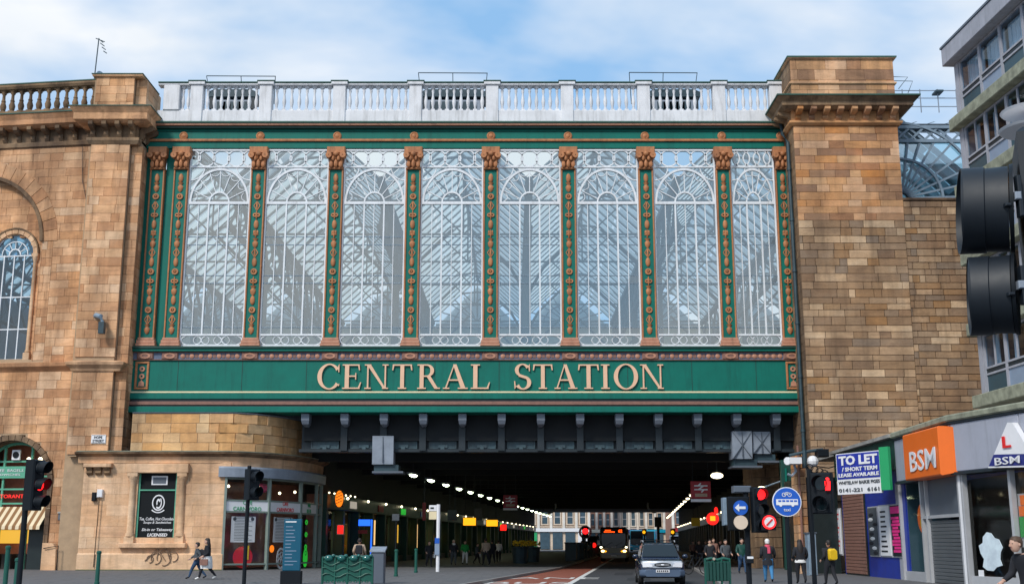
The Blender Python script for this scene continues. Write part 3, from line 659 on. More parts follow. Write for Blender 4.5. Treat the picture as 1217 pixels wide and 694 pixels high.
for a, b in zip(px_, px_[1:]):
    n = max(2, round((b-a-.8)/.46))
    for k in range(n): obj('baluster', balm, br, loc=(a+.42+(b-a-.84)*(k+.5)/n, YB+.18, ZB(131.5)))
# steel under the bridge front
for i in range(13):
    x = xx(364+46.45*i, 495, 70.4)
    mb = MB(Matrix.Translation((x, 70.3, 0))); mb.box(-.24, .24, -.3, .6, Z(494), Z(491)-.02)
    mb.loft([[(-.24, -.28, Z(494)), (.24, -.28, Z(494)), (.24, .6, Z(494)), (-.24, .6, Z(494))], [(-.24, -.28, Z(499)), (.24, -.28, Z(499)), (.24, .6, Z(499)), (-.24, .6, Z(499))], [(-.2, -.14, Z(503.5)), (.2, -.14, Z(503.5)), (.2, .6, Z(503.5)), (-.2, .6, Z(503.5))], [(-.1, .3, Z(506)), (.1, .3, Z(506)), (.1, .6, Z(506)), (-.1, .6, Z(506))]])
    mb.build('bracket', 'bracket_grey', br)
YG = 71.6; ZG = lambda y: zz(y, YG)
MB().box(-12.9, 17.6, YG, YG+.4, ZG(534), ZG(488)).build('girder', 'iron_dark', br)
MB().box(-13.0, 17.6, YG-.35, YG+.5, ZG(537.5), ZG(534)).build('girder_flange', 'iron_dark', br)
for i in range(0, 12):
    x = xx(387+46.45*i, 515, YG)
    mb = MB(); z0, z1 = ZG(532), ZG(503)
    mb.box(x-.78, x+.78, YG-.09, YG, z0, z1); mb.build('girder_panel', 'girder_plate', br)
    mb = MB()
    for b in ((x-.85, x+.85, z0-.07, z0), (x-.85, x+.85, z1, z1+.07), (x-.85, x-.78, z0, z1), (x+.78, x+.85, z0, z1)): mb.box(b[0], b[1], YG-.15, YG, b[2], b[3])
    mb.box(x-.30, x+.30, YG-.22, YG-.1, z0-.02, z0+.16); mb.box(x-.12, x+.12, YG-.3, YG-.1, z0-.1, z0+.05); mb.build('panel_frame', 'girder_plate', br)
    x2 = x+1.2
    if x2 < 17: MB().box(x2-.2, x2+.2, YG-.5, YG, ZG(536), ZG(496)).build('girder_stiffener', 'iron_dark', br)
# deck over the street: soffit and cross girders follow the skew of the street
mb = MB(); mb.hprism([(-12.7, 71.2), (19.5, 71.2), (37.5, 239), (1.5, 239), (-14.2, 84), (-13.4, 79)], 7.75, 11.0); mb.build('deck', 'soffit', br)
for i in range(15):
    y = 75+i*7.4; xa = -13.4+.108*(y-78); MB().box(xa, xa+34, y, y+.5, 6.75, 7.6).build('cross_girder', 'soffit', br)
for y in (238.6,): MB().box(-17+.108*157, 24+.108*157, y, y+.6, 7.7, 11.5).build('far_girder', 'iron_dark', br)

# rooftop kit seen through and above the balusters
def roof_rail(x0, x1, yb, yt, Y, lab):
    t = thing('roof_guard_rail', lab, 'railing', (xx((x0+x1)/2, yb, Y), Y, zz(yb, Y)), group='thin rails above the bridge parapet')
    a, b = xx(x0, yb, Y), xx(x1, yb, Y); z0, z1 = zz(yb, Y)-1.2, zz(yt, Y)
    MB().tube([(a, Y, z1), (b, Y, z1-.03)], .03, 6).build('top_rail', 'iron_plate', t)
    for x, k in ((a, .4), ((a+b)/2, 0), (b, -.4)): MB().tube([(x+k*.5, Y+.9, z0), (x, Y, z1)], .025, 6).build('stanchion', 'iron_plate', t)
    return t
for args in ((245, 327, 98, 90.5, 72.5, 'thin metal guard rail above the parapet, leftmost of four'), (497, 579, 98, 86.8, 72.5, 'thin metal guard rail above the parapet over the middle window bay'), (748, 829, 98, 86.5, 72.5, 'thin metal guard rail above the parapet, nearest the right tower')): roof_rail(*args)
def roof_vent(x0, x1, Y, lab):
    t = thing('roof_vent', lab, 'roof vent', (xx((x0+x1)/2, 130, Y), Y, zz(132, Y)), group='dark rooftop units behind the balusters')
    a, b = xx(x0, 120, Y), xx(x1, 120, Y); z = lambda y: zz(y, Y)
    MB().box(a+.3, b-.3, Y, Y+1.6, z(133), z(119)).build('vent_body', 'duct_grey', t)
    mb = MB(); mb.box(a, b, Y-.15, Y+1.8, z(116), z(110)); mb.prism([(a, z(110)), (b, z(110)), (b-.4, z(107)), (a+.4, z(107))], Y-.1, Y+1.7); mb.build('vent_hood', 'iron_plate', t)
    for x in (a+.25, b-.25): MB().box(x-.12, x+.12, Y-.1, Y+.1, z(130), z(116)).build('vent_leg', 'iron_dark', t)
    for k in range(5): x = a+.9+(b-a-1.8)*k/4; MB().box(x-.28, x+.28, Y-.02, Y+.01, z(130.5), z(121)).build('vent_louvre', 'iron_plate', t)
    return t
roof_vent(247, 305, 73.2, 'dark rooftop vent behind the balusters at the left'); roof_vent(500, 578, 73.2, 'dark rooftop vent behind the balusters in the middle'); roof_vent(770, 832, 73.2, 'dark rooftop vent behind the balusters at the right')

# ------------------------------------------------------------------ train shed behind the glass
sh = thing('train_shed', 'ridged glass roofs and lattice trusses of the train shed behind the tall windows', 'station roof', (0, 95, 10.5))
mb = MB(); mb.box(-60, 60, 71.5, 140, 10.8, 11.2); mb.build('platform_deck', 'inner_wall', sh)
RX = [-3.76+9.74*n for n in range(-5, 5)]; ZR, ZE = 29.6, 25.0
roofbars = MB()
for X in RX:
    for sx in (-1, 1):
        for k in range(26):                           # glass strips, dark bars left between them
            y0 = 73.5+k*1.9; f = .42
            for (u0, u1) in ((.03, .49), (.52, .985)):
                q = lambda u: (X+sx*4.8*u, ZR-(ZR-ZE)*u)
                (xa, za), (xb, zb_) = q(u0), q(u1)
                roofbars.add([(xa, y0+f, za), (xb, y0+f, zb_), (xb, y0+1.9-f, zb_), (xa, y0+1.9-f, za)], [(0, 1, 2, 3)])
roofbars.build('roof_glazing', 'roof_glass', sh, kind='stuff')
bars = MB()
for X in RX:
    for sx in (-1, 1):
        for k in range(27):
            y0 = 73.5+k*1.9; a, b = Vector((X, y0, ZR)), Vector((X+sx*4.87, y0, ZE)); bars.add([(a.x, y0-.45, a.z+.03), (b.x, y0-.45, b.z+.03), (b.x, y0+.45, b.z+.03), (a.x, y0+.45, a.z+.03)], [(0, 1, 2, 3)]); bars.tube([a, b], .07, 4)
        for u in (0.01,): bars.tube([(X+sx*4.87*u, 73, ZR-(ZR-ZE)*u), (X+sx*4.87*u, 123, ZR-(ZR-ZE)*u)], .10, 4)
bars.build('rafters', 'roof_board', sh, kind='stuff')
tr = MB()
for X in RX:
    for k in range(6):
        y = 78+k*9.0
        tr.tube([(X-4.87, y, ZE), (X+4.87, y, ZE)], .09, 5); tr.tube([(X, y, ZE), (X, y, ZR)], .07, 5)
        tr.tube([(X-4.8*math.cos(a), y, ZE-.2+3.4*math.sin(a)) for a in [PI*j/10 for j in range(11)]], .10, 5)
        for sx in (-1, 1): tr.tube([(X, y, ZE), (X+sx*2.4, y, (ZE+ZR)/2)], .06, 4)
    XV = X+4.87
    for zt_, r_ in ((ZE-.1, .30), (ZE-3.2, .24)): tr.tube([(XV, 73, zt_), (XV, 124, zt_)], r_, 5)
    for k in range(17):
        y = 73+k*3; tr.tube([(XV, y, ZE-.1), (XV, y+3, ZE-3.2)], .13, 4); tr.tube([(XV, y+3, ZE-.1), (XV, y, ZE-3.2)], .09, 4)
    for k in range(3):
        y = 84+k*17; tr.tube([(XV, y, 11), (XV, y, ZE-3)], .28, 8)
        for sx in (-1, 1): tr.tube([(XV, y, 19.5), (XV+sx*1.2, y, 21.6), (XV+sx*4.2, y, 24.6)], .12, 5)
tr.build('trusses', 'truss_steel', sh, kind='stuff')
fan = MB(); fg = MB()
for X in RX:                                         # glazed gable at the far end
    Y = 124; fg.prism([(X-4.3, ZE-.2), (X+4.3, ZE-.2), (X, ZR-.5)], Y+.2, Y+.25)
    for k in range(9): a = PI*(k+.5)/9; fan.tube([(X+.9*math.cos(a), Y, ZE-.2+.9*math.sin(a)), (X+min(4.2, 4.4*abs(math.cos(a)))*(1 if math.cos(a) > 0 else -1), Y, ZE-.2+3.6*math.sin(a)*(1-.3*abs(math.cos(a))))], .08, 4)
    fan.tube([(X-4.5, Y, ZE-.2), (X+4.5, Y, ZE-.2)], .16, 5); fan.tube([(X+2.6*math.cos(PI*j/10), Y, ZE-.2+2.2*math.sin(PI*j/10)) for j in range(11)], .09, 4)
fg.build('gable_glass', 'roof_glass', sh); fan.build('gable_bars', 'steel_blue', sh)
MB().box(-60, 60, 124.3, 124.8, 22.6, ZE-.3).build('cream_beam', 'cream_band', sh)
MB().box(-60, 60, 124.6, 125, 11, 22.7).build('end_wall', 'inner_wall', sh)
for x in (-50, 45): MB().box(x, x+.4, 74, 125, 11, 25.2).build('side_wall', 'inner_wall', sh)
for k in range(24): MB().box(-48+k*3.9, -46+k*3.9, 124.2, 124.4, 18.3, 21.3).build('end_window', 'roof_glass', sh)

# ------------------------------------------------------------------ left: stone pier beside the bridge
YP = 68.5; ZP = lambda y: zz(y, YP)
pier = thing('stone_pier', 'sandstone pier with bracketed cornice at the left end of the green bridge', 'stone pier', (-24.8, 69.5, 0))
zc1, zc0 = ZP(131.5), ZP(172); zl = 6.72
MB().box(-26.35, -23.12, 68.95, 71.8, 0, ZP(92)).build('pier_core', 'mortar', pier)
MB().box(-26.05, -23.75, 68.55, 69, 6.6, ZP(92)).build('pier_core', 'mortar', pier)
Fp = Fr((-26.1, 68.5), (-23.7, 68.5)); Fq = Fr((-23.7, 68.9), (-23.0, 68.9)); Fs = Fr((-23.08, 68.9), (-23.08, 71.9)); Fw = Fr((-26.45, 68.9), (-26.1, 68.9))
for F, L, sd in ((Fp, 2.4, 1), (Fq, .68, 2), (Fs, 3.0, 3)):
    if F is Fp: blocks(pier, path_line(F), 0, L, zl, ZP(432), .55, .95, 'sandstone', seed=sd, back=False); blocks(pier, path_line(F), 0, L, ZP(424), zc0, .55, .95, 'sandstone', seed=sd+20, back=False); blocks(pier, path_line(F), 0, L, zc1, ZP(92.5), .5, 1.1, 'sandstone', seed=sd+30, back=False)
    else: blocks(pier, path_line(F), 0, L, zl, zc0, .55, .8, 'sandstone', seed=sd, back=False); blocks(pier, path_line(F), 0, L, zc1, ZP(92.5), .5, .8, 'sandstone', seed=sd+30, back=False)
for d in (.0, .4): pass
def boxmould(root, x0, x1, y0, y1, prof, m, name):    # moulding round three sides of a rectangular pier: (overhang, z)
    mb = MB(); mb.loft([[(x0-o, y1, z), (x0-o, y0-o, z), (x1+o, y0-o, z), (x1+o, y1, z)] for o, z in prof]); return mb.build(name, m, root)
h = zc1-zc0
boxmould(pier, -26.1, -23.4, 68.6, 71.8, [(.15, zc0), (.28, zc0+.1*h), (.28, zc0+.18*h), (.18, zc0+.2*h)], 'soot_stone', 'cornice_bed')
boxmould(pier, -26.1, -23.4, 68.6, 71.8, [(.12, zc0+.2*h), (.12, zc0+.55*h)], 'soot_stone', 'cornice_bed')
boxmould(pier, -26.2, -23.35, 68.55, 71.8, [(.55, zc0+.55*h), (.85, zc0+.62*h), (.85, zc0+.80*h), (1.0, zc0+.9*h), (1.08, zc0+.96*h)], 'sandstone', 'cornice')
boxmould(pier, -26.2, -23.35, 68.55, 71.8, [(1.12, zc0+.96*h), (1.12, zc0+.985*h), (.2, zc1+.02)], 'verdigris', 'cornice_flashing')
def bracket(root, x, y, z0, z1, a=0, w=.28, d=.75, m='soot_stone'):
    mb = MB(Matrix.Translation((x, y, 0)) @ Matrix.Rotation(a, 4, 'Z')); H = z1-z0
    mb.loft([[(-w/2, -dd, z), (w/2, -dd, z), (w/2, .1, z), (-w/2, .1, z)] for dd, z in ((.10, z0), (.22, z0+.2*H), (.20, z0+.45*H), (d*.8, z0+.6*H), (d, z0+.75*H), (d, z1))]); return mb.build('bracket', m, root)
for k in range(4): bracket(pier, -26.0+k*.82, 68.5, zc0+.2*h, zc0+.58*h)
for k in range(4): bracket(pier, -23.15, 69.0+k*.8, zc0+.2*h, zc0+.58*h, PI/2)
boxmould(pier, -26.1, -23.4, 68.55, 71.8, [(.10, ZP(92.5)), (.22, ZP(91.5)), (.22, ZP(89.5))], 'sandstone', 'cap_stone')
boxmould(pier, -26.1, -23.4, 68.55, 71.8, [(.27, ZP(89.5)), (.27, ZP(88.7)), (.05, ZP(88))], 'verdigris', 'cap_flashing')
boxmould(pier, -26.1, -23.4, 68.5, 71.8, [(.10, ZP(441)), (.16, ZP(438)), (.36, ZP(434)), (.40, ZP(431)), (.05, ZP(428.5))], 'sandstone', 'string_course')

# ------------------------------------------------------------------ left: station building receding to the left
FL = Fr((-46, 72.45), (-26.2, 69.75))
lb = thing('station_building', 'yellow sandstone station building with arched windows and balustrade left of the pier', 'building', (-36, 72.5, 0))
sA, _ = FL.at(60, 300); zz_l = lambda y, x=90: FL.at(x, y)[1]
c1s, c1z = FL.at(-27, 290); r1 = FL.at(50, 290)[0]-c1s
c2s, c2z = FL.at(11, 573); r2 = FL.at(57.5, 573)[0]-c2s
zs0, zs1 = zz_l(441), zz_l(431); zt_ = zz_l(172)
sill1 = zz_l(427)
big = arch(c1s, r1, sill1, c1z); low = arch(c2s, r2, .1, c2z)
LL = FL.L
blocks(lb, path_line(FL), LL-10.3, LL, 0.12, zs0, .52, 1.35, 'sandstone', holes=[arch(c2s, r2+.3, .1, c2z)], seed=11, joint=.022)
blocks(lb, path_line(FL), LL-10.3, LL, zs1, zt_, .52, 1.35, 'sandstone', holes=[arch(c1s, r1+.75, sill1, c1z)], seed=12, joint=.022)
MB(FL.T).box(0, LL-10.3, 0, .3, 0, zt_).build('far_wall', 'sandstone', lb)
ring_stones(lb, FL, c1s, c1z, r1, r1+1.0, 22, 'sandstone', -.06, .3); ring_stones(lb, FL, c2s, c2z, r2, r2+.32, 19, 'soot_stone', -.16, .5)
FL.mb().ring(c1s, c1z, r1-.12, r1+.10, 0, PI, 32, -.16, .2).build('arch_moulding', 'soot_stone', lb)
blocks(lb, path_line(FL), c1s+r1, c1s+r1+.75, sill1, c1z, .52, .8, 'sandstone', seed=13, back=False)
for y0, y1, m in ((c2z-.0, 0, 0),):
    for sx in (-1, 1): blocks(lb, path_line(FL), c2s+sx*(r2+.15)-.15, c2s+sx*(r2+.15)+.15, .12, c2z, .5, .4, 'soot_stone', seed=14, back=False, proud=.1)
# recessed wall inside the upper arch with its own round-headed windows
Fr1 = Fr(FL.w(0, 0, .35).xy, FL.w(LL, 0, .35).xy)
wc, wz = Fr1.at(17, 303); wr = Fr1.at(41, 303)[0]-wc
wins = [arch(wc, wr, sill1+.1, wz), arch(2*c1s-wc, wr, sill1+.1, wz)]
blocks(lb, path_line(Fr1), c1s-r1, c1s+r1, sill1-.1, c1z+r1, .5, .9, 'sandstone', holes=wins, seed=15)
Fr1.mb().box(c1s+r1-.0, c1s+r1+.04, -.4, .1, sill1, c1z).build('arch_reveal', 'sandstone', lb)
for cc_ in (wc, 2*c1s-wc):
    ring_stones(lb, Fr1, cc_, wz, wr-.02, wr+.30, 11, 'sandstone_pale', -.14, .2); Fr1.mb().ring(cc_, wz, wr+.28, wr+.36, 0, PI, 20, -.2, 0).build('hood_mould', 'soot_stone', lb)
    for sx in (-1, 1):
        mb = Fr1.mb(); mb.lathe([(.14, sill1+.5), (.17, sill1+.6), (.12, sill1+.7), (.115, wz-.5), (.17, wz-.4), (.19, wz-.2)], cc_+sx*(wr+.16), -.1, 10); mb.box(cc_+sx*(wr+.16)-.2, cc_+sx*(wr+.16)+.2, -.26, .1, wz-.2, wz); mb.box(cc_+sx*(wr+.16)-.2, cc_+sx*(wr+.16)+.2, -.26, .1, sill1, sill1+.5)
        mb.build('colonnette', 'sandstone_pale', lb, smooth=True)
    w_ = thing('arched_window', None, None, Fr1.w(cc_, sill1)); w_.parent = lb; w_.matrix_parent_inverse = wm(lb).inverted()
    mb = Fr1.mb(); mb.ring(cc_, wz, wr-.1, wr, 0, PI, 20, .05, .15); mb.ring(cc_, wz, .25*wr, .31*wr, 0, PI, 10, .06, .13); mb.ring(cc_, wz, .62*wr, .66*wr, 0, PI, 10, .06, .13)
    for k in range(1, 6): a = PI*k/6; mb.bar((cc_+.3*wr*math.cos(a), wz+.3*wr*math.sin(a)), (cc_+.64*wr*math.cos(a), wz+.64*wr*math.sin(a)), .045, .06, .12)
    H = wz-sill1
    for u in (.02, .30, .60, .99): mb.box(cc_-wr, cc_+wr, .05, .14, sill1+H*u-.035, sill1+H*u+.035)
    for k in range(5): x = cc_-wr+2*wr*k/4; mb.box(x-.035, x+.035, .045, .15, sill1+.1, wz)
    mb.build('window_frame', 'white_paint', w_)
    for k in range(4):
        for u, v in ((0, .3), (.3, .6), (.6, 1)): Fr1.mb().add([(cc_-wr+wr*k/2, .1, sill1+H*u), (cc_-wr+wr*(k+1)/2, .1, sill1+H*u), (cc_-wr+wr*(k+1)/2, .1, sill1+H*v), (cc_-wr+wr*k/2, .1, sill1+H*v)], [(0, 1, 2, 3)]).build('pane', 'arch_glass', w_)
    Fr1.mb().prism([(cc_+wr*math.cos(PI*k/12), wz+wr*math.sin(PI*k/12)) for k in range(13)], .1, .11).build('pane', 'arch_glass', w_)
# string course, cornice, brackets and balustrade
q = LL+.1
profile(lb, FL, LL-16, q, [(0, zs0), (-.08, zs0+.1), (-.3, zs0+.3), (-.34, zs1), (0, zs1+.08), (.1, zs1), (.1, zs0)], 'sandstone', 'string_course')
zk0, zk1 = zz_l(175), zz_l(136.5); h = zk1-zk0
profile(lb, FL, LL-16, q, [(0, zk0), (-.15, zk0+.05*h), (-.15, zk0+.16*h), (-.06, zk0+.2*h), (-.06, zk0+.55*h), (.2, zk0+.55*h), (.2, zk0)], 'soot_stone', 'cornice_bed')
profile(lb, FL, LL-16, q, [(.2, zk0+.55*h), (-.5, zk0+.55*h), (-.75, zk0+.64*h), (-.75, zk0+.78*h), (-.9, zk0+.95*h), (.2, zk0+.97*h)], 'sandstone', 'cornice')
profile(lb, FL, LL-16, q, [(.2, zk0+.97*h), (-.94, zk0+.95*h), (-.94, zk0+.98*h), (.2, zk1+.06)], 'verdigris', 'cornice_flashing')
for k in range(13): p = FL.w(LL-.5-k*.95, 0); bracket(lb, p.x, p.y, zk0+.2*h, zk0+.58*h, FL.a)
FLb = Fr(FL.w(0, 0, .1).xy, FL.w(LL, 0, .1).xy)
zb0, zb1, zb2, zb3 = [FLb.at(100, y)[1] for y in (137, 128.5, 102.5, 95.8)]
profile(lb, FLb, LL-16, q, [(-.1, zb0-.2), (-.1, zb1), (.45, zb1), (.45, zb0-.2)], 'soot_stone', 'balustrade_plinth')
profile(lb, FLb, LL-16, q, [(-.1, zb2), (-.2, zb2+.15), (-.2, zb3-.1), (.5, zb3-.1), (.5, zb2)], 'soot_stone', 'coping')
profile(lb, FLb, LL-16, q, [(-.23, zb3-.1), (-.23, zb3-.03), (.1, zb3), (.53, zb3-.1)], 'verdigris', 'coping_flashing')
H = zb2-zb1; sb = MB(); sb.box(-.17, .17, -.17, .17, 0, .1); sb.lathe([(.10, .1), (.16, .2), (.2, .3*H), (.12, .48*H), (.15, .52*H), (.10, .6*H), (.09, H-.3), (.16, H-.2), (.16, H-.1)], n=10); sb.box(-.17, .17, -.17, .17, H-.1, H); sbm = sb.mesh('baluster', 'soot_stone', True)
s_, _ = FLb.at(110, 115)
for k in range(22): p = FLb.w(s_-k*.62, zb1, .17); obj('baluster', sbm, lb, loc=p, rz=FL.a)
FLb.mb().bev(s_+.45, s_+1.9, -.12, .5, zb1, zb2, .03).build('balustrade_pier', 'sandstone', lb)
# shop front in the lower arch
shp = thing('arch_shopfront', 'green framed shopfront with striped awning inside the lower stone arch', 'shopfront', FL.w(c2s, 0, .8))
FA = Fr(FL.w(0, 0, .7).xy, FL.w(LL, 0, .7).xy)
MB(FA.T).box(c2s-r2-.5, c2s+r2+.5, 3.0, 3.2, 0, c2z+r2+.3).build('shop_back', 'room_red', shp)
MB(FA.T).box(c2s-r2-.5, c2s-r2-.3, 0, 3, 0, c2z+r2).build('shop_side', 'room_dark', shp); MB(FA.T).box(c2s+r2+.3, c2s+r2+.5, 0, 3, 0, c2z+r2).build('shop_side', 'room_dark', shp)
FA.mb().ring(c2s, c2z, r2-.05, r2+.4, 0, PI, 24, -.6, .25).build('arch_soffit', 'soot_stone', shp)
mb = FA.mb(); mb.ring(c2s, c2z, r2-.2, r2, 0, PI, 24, .05, .2)
for u in (-1, -.35, .35, 1): mb.box(c2s+u*r2-.06, c2s+u*r2+.06, .05, .18, .1, c2z+r2*math.sqrt(max(0, 1-u*u)))
za, zb_ = FA.at(20, 566)[1], FA.at(20, 581)[1]
for z in (za, za+.9, zb_, FA.at(20, 598)[1]): mb.box(c2s-r2, c2s+r2, .04, .19, z-.05, z+.05)
mb.build('shop_frame', 'chalk_green', shp)
FA.mb().box(c2s-r2, FA.at(32, 560)[0], -.08, .04, FA.at(20, 568)[1], FA.at(20, 554)[1]).build('sign_board', 'chalk_green', shp)
ftext(FA, 'COFFEE  BAGELS', 8, 559, 3.2, 42, 'sign_white', shp, off=-.1); ftext(FA, 'SANDWICHES', 8, 564, 2.5, 34, 'sign_white', shp, off=-.1)
ftext(FA, 'RISTORANTE', 12, 589.5, 4.5, 40, 'glow_red', shp, off=-.06)
mb = FA.mb(); s0, zq = FA.at(20, 540.5); mb.box(s0-.26, s0+.26, -.1, 0, zq-.3, zq+.3); mb.build('fan_box', 'sign_white', shp); FA.mb().ring(s0, zq, 0.0, .2, 0, 2*PI, 14, -.14, -.09).build('fan_grille', 'black_plastic', shp)
za, zb_ = FA.at(20, 602)[1], FA.at(20, 625)[1]
for k in range(22):                                   # awning stripes sloping forward
    x = c2s-r2+.1+k*(2*r2-.2)/22; w = (2*r2-.2)/22
    FA.mb().add([(x, 0, za), (x+w, 0, za), (x+w, -1.1, zb_), (x, -1.1, zb_), (x, -1.12, zb_-.2), (x+w, -1.12, zb_-.2)], [(0, 3, 2, 1), (3, 4, 5, 2)]).build('awning_stripe', 'awning_cream' if k % 2 else 'awning_brown', shp)
FA.mb().box(c2s-r2+.1, c2s+r2-.5, 1.6, 1.7, zb_-1.0, zb_-.2).build('menu_light_box', 'glow_yellow', shp)
for u in (.15, .45, .62): FA.mb().blob((c2s+r2*u, .6, FA.at(20, 545)[1]), .13).build('bulb', 'lamp_warm', shp)
FA.mb().blob((c2s+r2*.45, -.1, FA.at(40, 613)[1]), .12).build('bulb', 'lamp_warm', shp)
FA.mb().box(c2s+r2*.45, c2s+r2*.95, .0, .1, .12, 3.3).build('door', 'shop_dark', shp)
for k in range(3):
    for j in range(2): FA.mb().box(c2s-r2+.3+k*1.0, c2s-r2+.9+k*1.0, 1.2+j*.9, 1.7+j*.9, .12, 1.0).build('table', 'room_dark', shp)

# ------------------------------------------------------------------ ground storey that curves in under the bridge
pts = [(-26.9, 68.6), (-17.2, 68.6)]
for k in range(1, 25): t = R(90)*k/24; pts.append((-17.2+4.6*math.sin(t), 78-9.4*math.cos(t)))
def mkpath(pts):
    P = [Vector(p) for p in pts]; D = [0]
    for a, b in zip(P, P[1:]): D.append(D[-1]+(b-a).length)
    def f(s):
        i = max(0, min(len(P)-2, next((k for k in range(len(D)-1) if s < D[k+1]), len(P)-2))); u = (s-D[i])/(D[i+1]-D[i])
        p = P[i].lerp(P[i+1], u); d = P[i+1]-P[i]; return (p.x, p.y), math.atan2(d.y, d.x)
    return f, D[-1]
gp, GL = mkpath(pts)
def gs(x):                                            # path position seen at photo column x
    best = min((abs(gp(GL*i/900)[0][0]/gp(GL*i/900)[0][1]-(x-608.5)/1380*.986), i) for i in range(901)); return GL*best[1]/900
cw = thing('curved_corner_building', 'low sandstone corner building curving in under the left end of the bridge', 'building', (-20, 69.5, 0))
Zg = lambda y: zz(y, 68.6)
zg1, ze = Zg(550), 6.62; zl0, zl1 = Zg(566.5), Zg(554)
w1 = (gs(163.5), gs(209.5)); zw0, zw1 = Zg(641), Zg(557)
sh0 = gs(268); shE = gs(383)
Hs = [rect(w1[0], w1[1], zw0, zw1), rect(sh0, GL+1, 0, zl0)]
blocks(cw, gp, gs(98), GL, .12, zg1+.05, .62, 1.75, 'sandstone_pale', holes=Hs, seed=31, joint=.010, jit=.3, proud=.01)
blocks(cw, gp, gs(151), GL, 6.85, 9.12, .55, 1.15, 'sandstone_warm', seed=32, joint=.03, limit=400)
def sweep(root, path, s0, s1, prof, m, name, n=40):
    rings = []
    for i in range(n+1):
        (px, py), a = path(s0+(s1-s0)*i/n); 
        rings.append([(px-math.sin(a)*y, py+math.cos(a)*y, z) for y, z in prof])
    return MB().loft(rings).build(name, m, root)
sweep(cw, gp, gs(90), GL, [(.1, zg1), (-.05, zg1), (-.06, ze-.02), (.1, ze-.02)], 'sandstone_pale', 'frieze_band')
sweep(cw, gp, gs(88), GL, [(.1, ze-.02), (-.10, ze-.02), (-.22, ze+.08), (-.42, ze+.14), (-.44, ze+.24), (.1, ze+.28)], 'soot_stone', 'ledge')
sweep(cw, gp, gs(90), GL, [(.1, ze+.28), (-.46, ze+.24), (-.47, ze+.29), (.1, ze+.34)], 'concrete_moss', 'ledge_weathering')
sweep(cw, gp, gs(151), GL, [(.3, 9.13), (-.06, 9.13), (-.10, 9.18), (.3, 9.24)], 'bracket_grey', 'wall_flashing')
sweep(cw, gp, gs(98), sh0, [(.05, .1), (-.14, .1), (-.14, 1.0), (-.02, 1.1), (.05, 1.1)], 'sandstone_pale', 'plinth')
sweep(cw, gp, gs(98), sh0, [(.05, .1), (-.20, .1), (-.17, .17), (.05, .18)], 'moss', 'plinth_moss')
sweep(cw, gp, gs(259.5), GL, [(.1, zl0), (-.22, zl0), (-.26, zl1-.1), (-.22, zl1), (.1, zl1)], 'duct_grey', 'shop_lintel')
FG = Fr((-26.9, 68.6), (-17.2, 68.6))
for a, b in ((151, 162.5), (210.5, 221)):              # pilasters beside the black window
    s0, s1 = FG.at(a, 600)[0], FG.at(b, 600)[0]; c = (s0+s1)/2
    mb = FG.mb(); mb.lathe([(.27, Zg(637)), (.27, Zg(634)), (.20, Zg(632)), (.19, Zg(572)), (.26, Zg(570)), (.30, Zg(566))], c, -.03, 14); mb.box(s0, s1, -.22, .1, Zg(645), Zg(637)); mb.box(s0-.02, s1+.02, -.3, .1, Zg(566), Zg(562)); mb.build('column', 'sandstone_pale', cw, smooth=True)
s0, s1 = FG.at(149, 600)[0], FG.at(223, 600)[0]
FG.mb().bev(s0, s1, -.32, .1, Zg(562), Zg(551), .03).build('window_head', 'sandstone_pale', cw); FG.mb().bev(s0-.15, s1+.1, -.36, .1, Zg(651), Zg(645), .04).build('window_sill', 'sandstone_pale', cw)
for x in (108, 118.5, 129):
    s = FG.at(x, 556)[0]; mb = FG.mb(); mb.loft([[(s-.16, -d, z), (s+.16, -d, z), (s+.16, .1, z), (s-.16, .1, z)] for d, z in ((.10, Zg(564.5)), (.26, Zg(562)), (.22, Zg(559)), (.42, Zg(555.5)))]); mb.build('corbel', 'soot_stone', cw)
s0, s1 = FG.at(102, 554)[0], FG.at(135, 554)[0]; FG.mb().bev(s0, s1, -.45, .1, Zg(555.5), Zg(551), .03).build('corbel_shelf', 'sandstone', cw)
# black licensed window
lw = thing('cafe_window', 'tall black window with white cafe lettering reading LICENSED between stone columns', 'window', FG.w((w1[0]+w1[1])/2, zw0, 0))
a, b = w1; mb = FG.mb()
for q in ((a, a+.10, zw0, zw1), (b-.08, b, zw0, zw1), (a+.1, b-.08, zw0, zw0+.08), (a+.1, b-.08, zw1-.08, zw1), (a+.1, b-.08, Zg(582.8), Zg(581.2))): mb.box(q[0], q[1], .08, .2, q[2], q[3])
mb.build('window_frame', 'chalk_green', lw); FG.mb().box(a+.05, b-.05, .16, .2, zw0, zw1).build('window_panel', 'board_black', lw)
s_, z_ = FG.at(189, 570.5); FG.mb().box(s_-.47, s_+.47, .12, .15, z_-.26, z_+.26).build('small_notice', 'sign_white', lw); FG.mb().box(s_-.38, s_+.38, .10, .125, z_-.18, z_+.18).build('notice_panel', 'grey_panel', lw)
s_, z_ = FG.at(187.5, 597); mb = FG.mb(); mb.ring(s_, z_, .31, .37, 0, 2*PI, 24, .12, .15, sx=1, sz=1.25); mb.ring(s_, z_, .18, .25, -2.2, .9, 14, .12, .15, sx=.8, sz=1.4); mb.ring(s_, z_, .06, .13, 0.3, 3.8, 10, .12, .15, sx=.9, sz=1.8); mb.ring(s_, z_-.05, .48, .54, R(225), R(315), 12, .12, .15); mb.build('round_emblem', 'sign_white', lw)
for body, cy, hp, wp, bo in (('Tea, Coffee, Hot Chocolate,', 616.4, 4.2, 42, .01), ('Soups & Sandwiches', 620.8, 3.8, 33, .01), ('Sit-in or Takeaway', 629.4, 4.4, 37, .015), ('LICENSED', 635.2, 3.8, 24, .03)): ftext(FG, body, 186, cy, hp, wp, 'sign_white', lw, off=.14, bold=bo, shear=.2)
